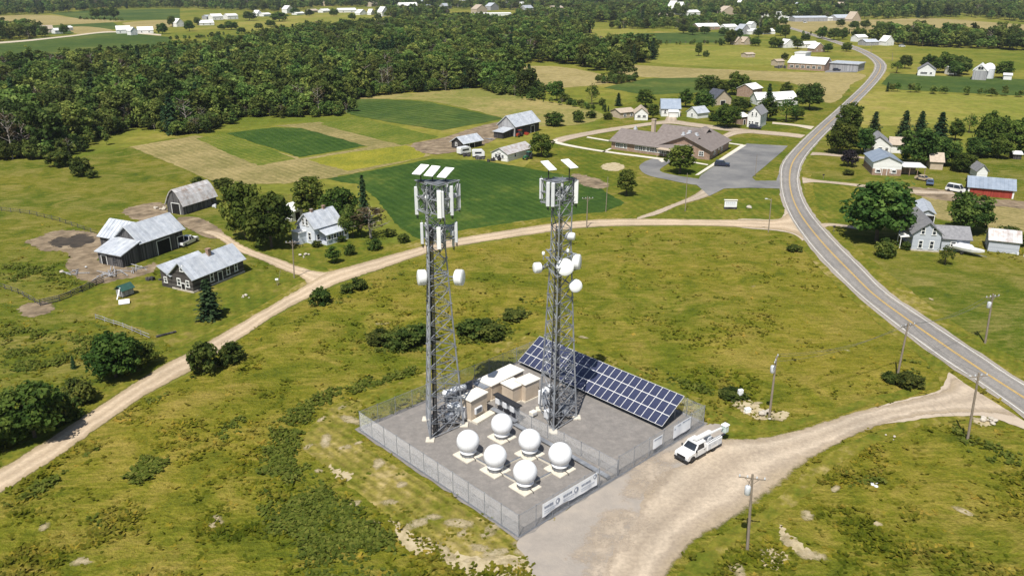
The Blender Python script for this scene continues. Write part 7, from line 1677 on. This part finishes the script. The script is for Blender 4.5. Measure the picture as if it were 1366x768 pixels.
for s in (1, -1):
    xs_ = [bx0 + .08, -.62, .62, bx1 - .06]
    for k in range(3):
        m = MB(); z0 = 1.02 if k == 1 else .68; m.box(xs_[k] + .04, s * 1.075 - .014, z0, xs_[k + 1] - .04, s * 1.075 + .014, 1.55); d = m.build('locker_door', M['offwhite'], t); m = MB(); m.box((xs_[k] + xs_[k + 1]) / 2 - .07, s * 1.095 - .006, 1.25, (xs_[k] + xs_[k + 1]) / 2 + .07, s * 1.095 + .006, 1.31); m.build('handle', M['black_trim'], d)
m = MB(); m.box(bx0 + .1, -.60, .853, bx1 - .1, .60, .875); m.build('bed_floor', M['black_trim'], t)
m = MB(); m.cbox(-.35, -.35, .88, .35, .35, 1.75, .05); m.lathe([(.30, 1.76), (.30, 1.95)], 12); m.build('turret', M['offwhite'], t)
m = MB(); m.slab([(.2, -.17, 1.95), (2.9, -.17, 2.28), (2.9, -.17, 2.50), (.2, -.17, 2.25)], (0, .30, 0)); m.build('lower_boom', M['paint_white'], t)
m = MB(); m.slab([(2.8, .16, 2.30), (-2.3, .16, 2.02), (-2.3, .16, 2.20), (2.8, .16, 2.52)], (0, .24, 0)); m.build('upper_boom', M['paint_white'], t)
m = MB(); m.bar((-2.3, .28, 2.1), (-2.75, .28, 1.95), .07, 5); m.cbox(-3.45, -.08, 1.35, -2.70, .62, 2.25, .08); m.build('bucket', M['fiberglass'], t); m = MB(); m.cbox(-3.52, -.14, 2.253, -2.64, .68, 2.40, .07); m.build('bucket_cover', M['white'], t)
m = MB(); [m.bar((bx0 + .2, y, 1.68), (bx1 - .1, y, 1.68), .03, 4) for y in (.70, 1.0)]; [m.bar((x, .70, 1.68), (x, 1.0, 1.68), .022, 4) for x in np.arange(bx0 + .3, bx1 - .1, .3)]; m.build('ladder', M['galv'], t)
m = MB(); m.box(bx0 - .25, -.95, .45, bx0 - .01, .95, .60); m.build('rear_step', M['galv_dark'], t)
# other vehicles
car('white pickup truck parked at the right end of the big grey barn', (245, 328.5), (257, 323), 'pickup_truck', 'pickup', 'paint_white', 'pickup')
car('dark blue car parked alone on the school car park', (955, 221.5), (971, 222.5), 'parked_car', 'suv', 'paint_dark')
car('blue grey car parked on the driveway below the brick and white house', (1240, 248.5), (1240.5, 244), 'parked_car', 'sedan', 'paint_blue')
car('tan car parked nearest the brick and white house carport', (1226, 240), (1237, 242), 'parked_car', 'sedan', 'paint_tan')
car('white van with dark windows parked left of the red barn', (1268, 255), (1282, 257.5), 'parked_van', 'van', 'paint_white', 'van')
car('dark car parked in front of the tall white house', (1004, 172), (1010, 172.5), 'parked_car', 'suv', 'paint_dark')
car('small dark car on the car park of the far long brick building', (1113, 95), (1119, 95), 'parked_car', 'suv', 'paint_dark')
car('white car in front of the grey mill at the far town', (1070, 31), (1078, 31), 'parked_van', 'van', 'paint_white', 'van')
car('dark truck in front of the far white low building', (1040, 29.6), (1048, 29.6), 'parked_van', 'van', 'paint_dark', 'van')
car('white van near the far white gabled house at the tree belt', (1200, 63), (1206, 63), 'parked_van', 'van', 'paint_white', 'van')
# boat on a trailer
a, b = G(1281, 337.5), G(1300, 342); d = (b - a).normalized(); c = (a + b) / 2; t = thing('boat', 'white boat on a trailer beside the grey gabled house', 'boat', (c.x, c.y, .05), math.atan2(d.y, d.x))
m = MB(); L_ = 6.2; st = []
for k, (x, w, zb, zt) in enumerate([(-3.1, .95, .75, 1.45), (-1, 1.1, .65, 1.45), (1, 1.05, .7, 1.55), (2.3, .65, .9, 1.65), (3.2, .06, 1.3, 1.75)]): st.append([(x, -w, zt), (x, -w * .8, zb + .2), (x, 0, zb), (x, w * .8, zb + .2), (x, w, zt)])
vs = [p for s_ in st for p in s_]; fs = [(i * 5 + j, i * 5 + j + 1, i * 5 + j + 6, i * 5 + j + 5) for i in range(4) for j in range(4)] + [(4, 3, 2, 1, 0)] + [(i * 5, i * 5 + 5, i * 5 + 9, i * 5 + 4) for i in range(4)]
m.add(vs, fs); m.build('hull', M['white'], t); m = MB(); m.hexa([(-2.4, -.8, 1.47), (.9, -.85, 1.55), (.9, .85, 1.55), (-2.4, .8, 1.47), (-2.2, -.6, 2.1), (.3, -.55, 2.15), (.3, .55, 2.15), (-2.2, .6, 2.1)]); m.build('cover', M['offwhite'], t)
m = MB(); m.bar((-2.6, -.5, .5), (3.9, 0, .5), .06, 4); m.bar((-2.6, .5, .5), (3.9, 0, .5), .06, 4); m.bar((-.8, -1, .35), (-.8, 1, .35), .06, 4); m.build('trailer', M['galv'], t); wheel(t, -.8, 1.05, .35, .2, 1); wheel(t, -.8, -1.05, .35, .2, -1)
# caravans and machines of the middle farm
for i, (p, q, lab, cl) in enumerate([((612, 207), (626, 204.5), 'pale camper trailer at the left end of the junk row in the middle farm', 'paint_white'), ((630, 210), (646, 209.5), 'white camper trailer behind the junk row in the middle farm', 'paint_white')]):
    a, b = G(*p), G(*q); d = (b - a).normalized(); L_ = (b - a).length; t = thing('camper_trailer', lab, 'camper', (a.x, a.y, .05), math.atan2(d.y, d.x)); m = prism([(0, .5), (L_, .5), (L_, 1.9), (L_ - .7, 2.5), (.3, 2.5), (0, 2.2)], 1.05); m.build('body', M[cl], t)
    for s in (-1, 1): m = MB(); m.box(.8, s * 1.06 - .02, 1.3, L_ - 1, s * 1.06 + .02, 1.9); m.build('window_band', M['glass'], t); wheel(t, L_ / 2, s * .95, .34, .2, s)
def tractor(lab, p, q, cl, sc=1.0):
    a, b = G(*p), G(*q); d = (b - a).normalized(); t = thing('tractor', lab, 'tractor', (a.x, a.y, .05), math.atan2(d.y, d.x)); m = prism([(.2, .6), (2.9, .6), (2.9, 1.3), (1.4, 1.4), (1.2, 1.1), (.2, 1.1)], .38); m.build('body', M[cl], t)
    m = MB(); m.cbox(-.4, -.6, 1.12, 1.0, .6, 2.3, .08); m.build('cab', M['glass'], t); m = MB(); m.box(-.5, -.68, 2.303, 1.1, .68, 2.4); m.build('cab_roof', M[cl], t)
    for s in (-1, 1): wheel(t, 0, s * .8, .75, .42, s); wheel(t, 2.3, s * .7, .45, .28, s)
tractor('green farm machine right of the white farm shed', (706, 212), (699, 214), 'paint_green'); tractor('dark farm machine at the right of the junk row', (668, 214), (662, 213), 'black_trim'); tractor('red farm machine in front of the tall dark barn', (694, 182), (690, 183.5), 'paint_red')
def junk(lab, p, kind, s=1.0, cat='junk', name='scrap_pile', mat='rubble', n=9):
    g = G(*p); r = random.Random(int(p[0] * 7 + p[1])); t = thing(name, lab, cat, (g.x, g.y, .05), r.uniform(0, 3)); m = MB()
    for k in range(n):
        x, y = r.gauss(0, .8 * s), r.gauss(0, .6 * s); z = max(0, .35 * s - .15 * abs(x)) * r.random()
        if kind == 'boards': a_ = r.uniform(0, 3.1); l_ = r.uniform(.6, 1.6) * s; m.bar((x - l_ * math.cos(a_), y - l_ * math.sin(a_), z + .06), (x + l_ * math.cos(a_), y + l_ * math.sin(a_), z + r.uniform(.05, .4) * s), .09, 4)
        elif kind == 'boxes': w, h = r.uniform(.2, .6) * s, r.uniform(.3, .9) * s; m.cbox(x - w, y - w * .7, 0, x + w, y + w * .7, h, .05)
        else: q = r.uniform(.18, .5) * s; m.lathe([(q * .5, -.05), (q, q * .35), (q * .75, q * .8), (q * .2, q)], 7, (x, y, z - .02), (r.gauss(0, .3), r.gauss(0, .3), 1))
    m.build('pieces', M[mat], t)
for a in [('heap of pale stones left of the arched barn door', (216, 279), 'rocks', 1.2, 'rubble', 'stone_heap'), ('scattered boards in the dirt in front of the barn lean-to', (150, 366), 'boards', 1.6, 'boards', 'board_pile', 'pale_boards', 14), ('boards and scrap lying right of the barn lean-to', (185, 360), 'boards', 1.3, 'boards', 'board_pile', 'pale_boards'), ('boards lying at the left of the cow yard', (100, 365), 'boards', 1.1, 'boards', 'board_pile', 'pale_boards', 7),
          ('round pale trough in the dirt below the barn', (124, 357), 'rocks', .9, 'trough', 'trough', 'insulator', 1), ('pale bale at the lower edge of the cow yard', (78, 366), 'rocks', 1.2, 'bale', 'bale', 'rubble', 1), ('scrap boxes at the left corner of the log house', (203, 374), 'boxes', .9, 'scrap', 'scrap_pile', 'dark_wood', 4), ('stones on the lawn right of the log house', (327, 396), 'rocks', .6, 'stones', 'stone_heap', 'rubble', 6), ('pale stone border on the farmhouse lawn', (406, 342), 'rocks', .8, 'stones', 'stone_heap', 'rubble', 7),
          ('pale scrap in front of the arched barn long wall', (285, 276), 'boxes', .8, 'scrap', 'scrap_pile', 'offwhite', 6), ('scrap row beside the crop field, left heap', (622, 208), 'boxes', 1.2, 'scrap', 'scrap_pile', 'dark_wood', 8), ('scrap row beside the crop field, middle heap', (640, 212), 'boxes', 1.2, 'scrap', 'scrap_pile', 'barn_wood', 8), ('scrap row beside the crop field, right heap', (656, 215), 'boxes', 1.0, 'scrap', 'scrap_pile', 'dark_wood', 6), ('scrap and pallets between the two middle farm barns', (655, 187), 'boards', 1.2, 'scrap', 'board_pile', 'pale_boards', 10), ('rusty scrap beside the tall dark barn wall', (702, 180), 'boxes', 1.0, 'scrap', 'scrap_pile', 'paint_red', 5),
          ('pale rubble beside the pole at the compound road', (1022, 552), 'rocks', 1.0, 'rubble', 'stone_heap', 'rubble', 10), ('white bags lying in the meadow right of the driveway', (1167, 648), 'rocks', .7, 'bags', 'bag_heap', 'offwhite', 4), ('small white thing in the grass beside the driveway', (1186, 583), 'rocks', .5, 'stones', 'stone_heap', 'rubble', 3), ('pale stones by the driveway corner pole', (1318, 562), 'rocks', .9, 'stones', 'stone_heap', 'rubble', 7),
          ('scrap beside the rusty roofed shed', (1361, 341), 'boxes', .7, 'scrap', 'scrap_pile', 'offwhite', 4), ('farm scrap left of the far long brick building', (1040, 91), 'boxes', 2.2, 'scrap', 'scrap_pile', 'barn_wood', 8), ('white scrap at the foot of the grey gabled house annex', (1276, 331), 'boxes', .8, 'scrap', 'scrap_pile', 'white', 4)]:
    lab, p, kd, s, cat, nm = a[:6]; junk(lab, p, kd, s, cat, nm, *(a[6:8]))
# white board and signs on lawns
g = G(166, 405); t = thing('white_board', 'white board lying tilted on the lawn below the log house', 'board', (g.x, g.y, .05), .4); m = MB(); m.hexa([(-.9, -.6, .1), (.9, -.6, .1), (.9, .6, .5), (-.9, .6, .5), (-.9, -.6, .2), (.9, -.6, .2), (.9, .6, .6), (-.9, .6, .6)]); m.build('panel', M['white'], t); m = MB(); [m.box(x, .4, 0, x + .08, .5, .49) for x in (-.8, .7)]; m.build('prop', M['dark_wood'], t)
g = G(974, 279); t = thing('school_sign', 'white sign board with brick base on the striped lawn triangle', 'sign', (g.x, g.y, .05), -.05); m = MB(); m.box(-1.6, -.3, 0, 1.6, .3, .55); m.build('base', M['dark_wood'], t); m = MB(); m.box(-1.55, -.2, .553, 1.55, .2, 2.3); m.build('board', M['white'], t)
m = MB(); [m.box(-1.2 + .5 * k, -.212, 1.5, -.85 + .5 * k, -.201, 1.85) for k in range(5)]; [m.box(-1.2, -.212, z, 1.2, -.201, z + .07) for z in (1.0, 1.25)]; m.build('printed_line', M['print_light'], t)
m = MB(); m.box(-1.7, -.35, 2.303, 1.7, .35, 2.42); m.build('cap', M['cream'], t)
g = G(999, 278); t = thing('boulder', 'pale boulder on the striped lawn triangle', 'boulder', (g.x, g.y, .03)); m = MB(); m.lathe([(.5, -.05), (.75, .2), (.6, .6), (.15, .8)], 9, (0, 0, 0), (.15, .1, 1)); m.build('stone', M['rubble'], t)
g = G(987, 531); t = thing('utility_pedestal', 'small white utility box on a post in the meadow behind the truck', 'utility box', (g.x, g.y, .1), .3); m = MB(); m.cbox(-.35, -.25, .5, .35, .25, 1.3, .05); m.build('box', M['white'], t); m = MB(); m.box(-.08, -.08, 0, .08, .08, .5); m.build('post', M['pole_wood'], t)
g = G(997, 550); t = thing('utility_pedestal', 'low white utility box on bare soil near the pole behind the truck', 'utility box', (g.x, g.y, .1), .3); m = MB(); m.cbox(-.4, -.3, .05, .4, .3, .6, .05); m.build('box', M['white'], t); m = MB(); m.box(-.45, -.35, 0, .45, .35, .046); m.build('base', M['concrete'], t)
# mailboxes
for p, lab in (((1112, 309), 'dark mailbox at the driveway of the grey gabled house'), ((1098, 239), 'dark mailbox at the drive of the brick and white house'), ((370, 381), 'white post box on the lawn right of the log house')):
    g = G(*p); t = thing('mailbox', lab, 'mailbox', (g.x, g.y, .04), .2); m = MB(); m.box(-.05, -.05, 0, .05, .05, 1.1); m.build('post', M['pole_wood'], t); m = MB(); m.cbox(-.3, -.14, 1.1, .3, .14, 1.42, .05); m.build('box', M['black_trim' if 'dark' in lab else 'white'], t)

# ------------------------------------------------------------------ poles and wires
POLES = {}
def pole(key, label, base, top, arm=True, transformer=False, armdir=None, r=.17, lamp=False):
    g = G(*base); h = zat(base, top[1]); tp = AtY(top[0], top[1], g.y); t = thing('utility_pole', label, 'utility pole', (g.x, g.y, 0)); tip = Vector((tp.x - g.x, 0, tp.z)); tip.x = max(-1.0, min(1.0, tip.x))
    m = MB(); m.bar((0, 0, -.3), tip, r, 10, 0, r * .68); m.build('shaft', M['pole_wood'], t); ends = [tip + g]
    if arm:
        ad = Vector(armdir or (1, .3, 0)).normalized(); c = tip - Vector((0, 0, .5)); m = MB(); m.bar(c - ad * 1.3, c + ad * 1.3, .07, 4); m.bar(c - ad * .7, c - Vector((0, 0, .8)), .03, 4); m.bar(c + ad * .7, c - Vector((0, 0, .8)), .03, 4); m.build('crossarm', M['pole_wood'], t)
        for s in (-1.2, -.45, .45, 1.2): q = c + ad * s; m = MB(); m.lathe([(.05, .05), (.09, .10), (.05, .16), (.09, .20), (.04, .30)], 8, q); m.build('insulator', M['insulator'], t)
        ends = [g + c + ad * s + Vector((0, 0, .3)) for s in (-1.2, .45, 1.2)]
    if transformer:
        q = tip - Vector((.34, .1, 2.3)); m = MB(); m.lathe([(.26, 0), (.30, .05), (.30, .9), (.22, 1.0), (.05, 1.05)], 14, q); m.build('transformer', M['insulator'], t, True)
        m = MB(); m.path([q + Vector((0, 0, 1.05)), q + Vector((.1, 0, 1.5)), tip - Vector((0, 0, .3))], .02, 4); m.build('drop_wire', M['cable'], t)
    if lamp: m = MB(); m.bar(tip - Vector((0, 0, .3)), tip + Vector((-1.2, -.4, .1)), .04, 5); m.cbox(tip.x - 1.6, -.6, tip.z, tip.x - 1.0, -.3, tip.z + .18, .04); m.build('lamp_head', M['insulator'], t)
    POLES[key] = ends; return t
pole('a', 'wooden utility pole with grey transformer beside the gravel driveway, nearest pole', (997, 733), (1004, 632), True, True, (1, -.25, 0))
pole('b', 'dark wooden utility pole at the corner of driveway and main road', (1290, 590), (1306, 497), True, False, (1, .2, 0))
pole('c', 'wooden utility pole in brush inside the road junction corner', (1196, 506), (1212, 430), True, False, (1, .4, 0))
pole('d', 'wooden utility pole on bare soil behind the white truck', (1026, 557), (1036, 475), True, True, (.5, 1, 0))
pole('e', 'wooden utility pole across the main road at the right edge', (1314, 458), (1325, 392), True, True, (1, .3, 0))
pole('f', 'wooden utility pole beside the dirt road above the right tower', (782.5, 304), (784, 262), True, False, (1, .1, 0), .14)
pole('g', 'thin wooden pole on the crop edge left of the school road', (808, 283), (811, 236), False, r=.10)
pole('h', 'thin wooden pole beside the school road in the meadow lawn', (914, 282), (917, 231), False, r=.11)
pole('i', 'leaning wooden pole with lamp at the dirt road junction with the main road', (1025, 310), (1029, 265), False, r=.14, lamp=True)
pole('j', 'wooden lamp pole at the farm driveway entrance', (392.5, 371), (390, 320), True, False, (1, .2, 0), .13)
pole('k', 'thin light pole on the grass strip of the school car park', (1007, 237), (1010, 206), False, r=.08)
pole('l', 'far thin pole at the bend of the main road, left one', (1162, 72), (1162.5, 60), False, r=.18); pole('m', 'far thin pole at the bend of the main road, right one', (1190, 82), (1191, 70), False, r=.18)
pole('n', 'slim leaning pole at the right edge of the farm lawn', (371, 379), (374, 360), False, r=.05)
def wires(label, ka, kb, sag, n=3):
    t = thing('power_line', label, 'power line', POLES[ka][0])
    for i in range(n):
        a = POLES[ka][min(i, len(POLES[ka]) - 1)]; b = POLES[kb][min(i, len(POLES[kb]) - 1)]; m = MB()
        pts = [a.lerp(b, f) - Vector((0, 0, sag * 4 * f * (1 - f))) - Vector(t.location) for f in np.linspace(0, 1, 13)]; m.path(pts, .02, 3); m.build('wire', M['galv_dark'], t)
wires('overhead wires from the pole behind the truck to the junction corner pole', 'd', 'c', 1.2); wires('overhead wires crossing the main road at the junction', 'c', 'e', 1.2); wires('overhead wires from junction corner pole to the driveway corner pole', 'c', 'b', .8, 2)
# wooden fences of the left farm
def wood_fence(label, pts, h=1.25, step=2.6, rails=3, mat='barn_wood', solid=False):
    P = [G(*p) for p in pts]; t = thing('wooden_fence', label, 'fence', P[0])
    for a, b in zip(P, P[1:]):
        n = max(1, round((b - a).length / step))
        for k in range(n):
            q = a.lerp(b, k / n) - P[0]; q2 = a.lerp(b, (k + 1) / n) - P[0]; m = MB(); m.bar(q, q + Vector((random.uniform(-.06, .06), 0, h)), .07, 5); m.build('post', M[mat], t)
            for j in range(rails):
                z = h * (j + .8) / rails * .95; m = MB(); m.bar(q + Vector((0, 0, z)), q2 + Vector((0, 0, z + random.uniform(-.1, .1))), .045 if not solid else .09, 4); m.build('rail', M[mat], t)
wood_fence('old grey board fence below the cow yard on the left farm', [(54, 408), (80, 402), (110, 390), (139, 376)], 1.3, 2.2, 4, 'barn_wood', True)
wood_fence('old rail fence running from the left photo edge to the pen', [(-10, 380), (25, 392), (54, 408)], 1.1, 2.6, 2, 'barn_wood')
wood_fence('grey rail fence across the left pasture above the cow yard', [(-10, 280), (40, 286), (80, 296), (130, 313)], 1.1, 3.0, 2, 'barn_wood')
wood_fence('low pale rail fence at the bottom of the farm lawn', [(128, 425), (165, 437), (200, 452)], .9, 2.6, 2, 'pale_boards')
g = G(222, 447); t = thing('log', 'dark log lying at the lower end of the farm lawn', 'log', (g.x, g.y, .2), R(38)); m = MB(); m.bar((-1.6, 0, 0), (1.6, 0, .05), .2, 8, 0, .16); m.build('timber', M['dark_wood'], t)

# ------------------------------------------------------------------ air
hz_ = MB(); hz_.box(-3600, -60, -1, 3600, 4200, 62)
hazem = bpy.data.materials.new('thin_haze'); hazem.use_nodes = True; hn = hazem.node_tree
hn.nodes.remove(hn.nodes['Principled BSDF']); pv = hn.nodes.new('ShaderNodeVolumePrincipled'); pv.inputs['Color'].default_value = (.80, .88, .98, 1); pv.inputs['Density'].default_value = .00006; pv.inputs['Anisotropy'].default_value = .2
hn.links.new(pv.outputs[0], hn.nodes['Material Output'].inputs['Volume'])
HAZE = True
if HAZE: struct(hz_.build('haze', hazem), 'stuff')
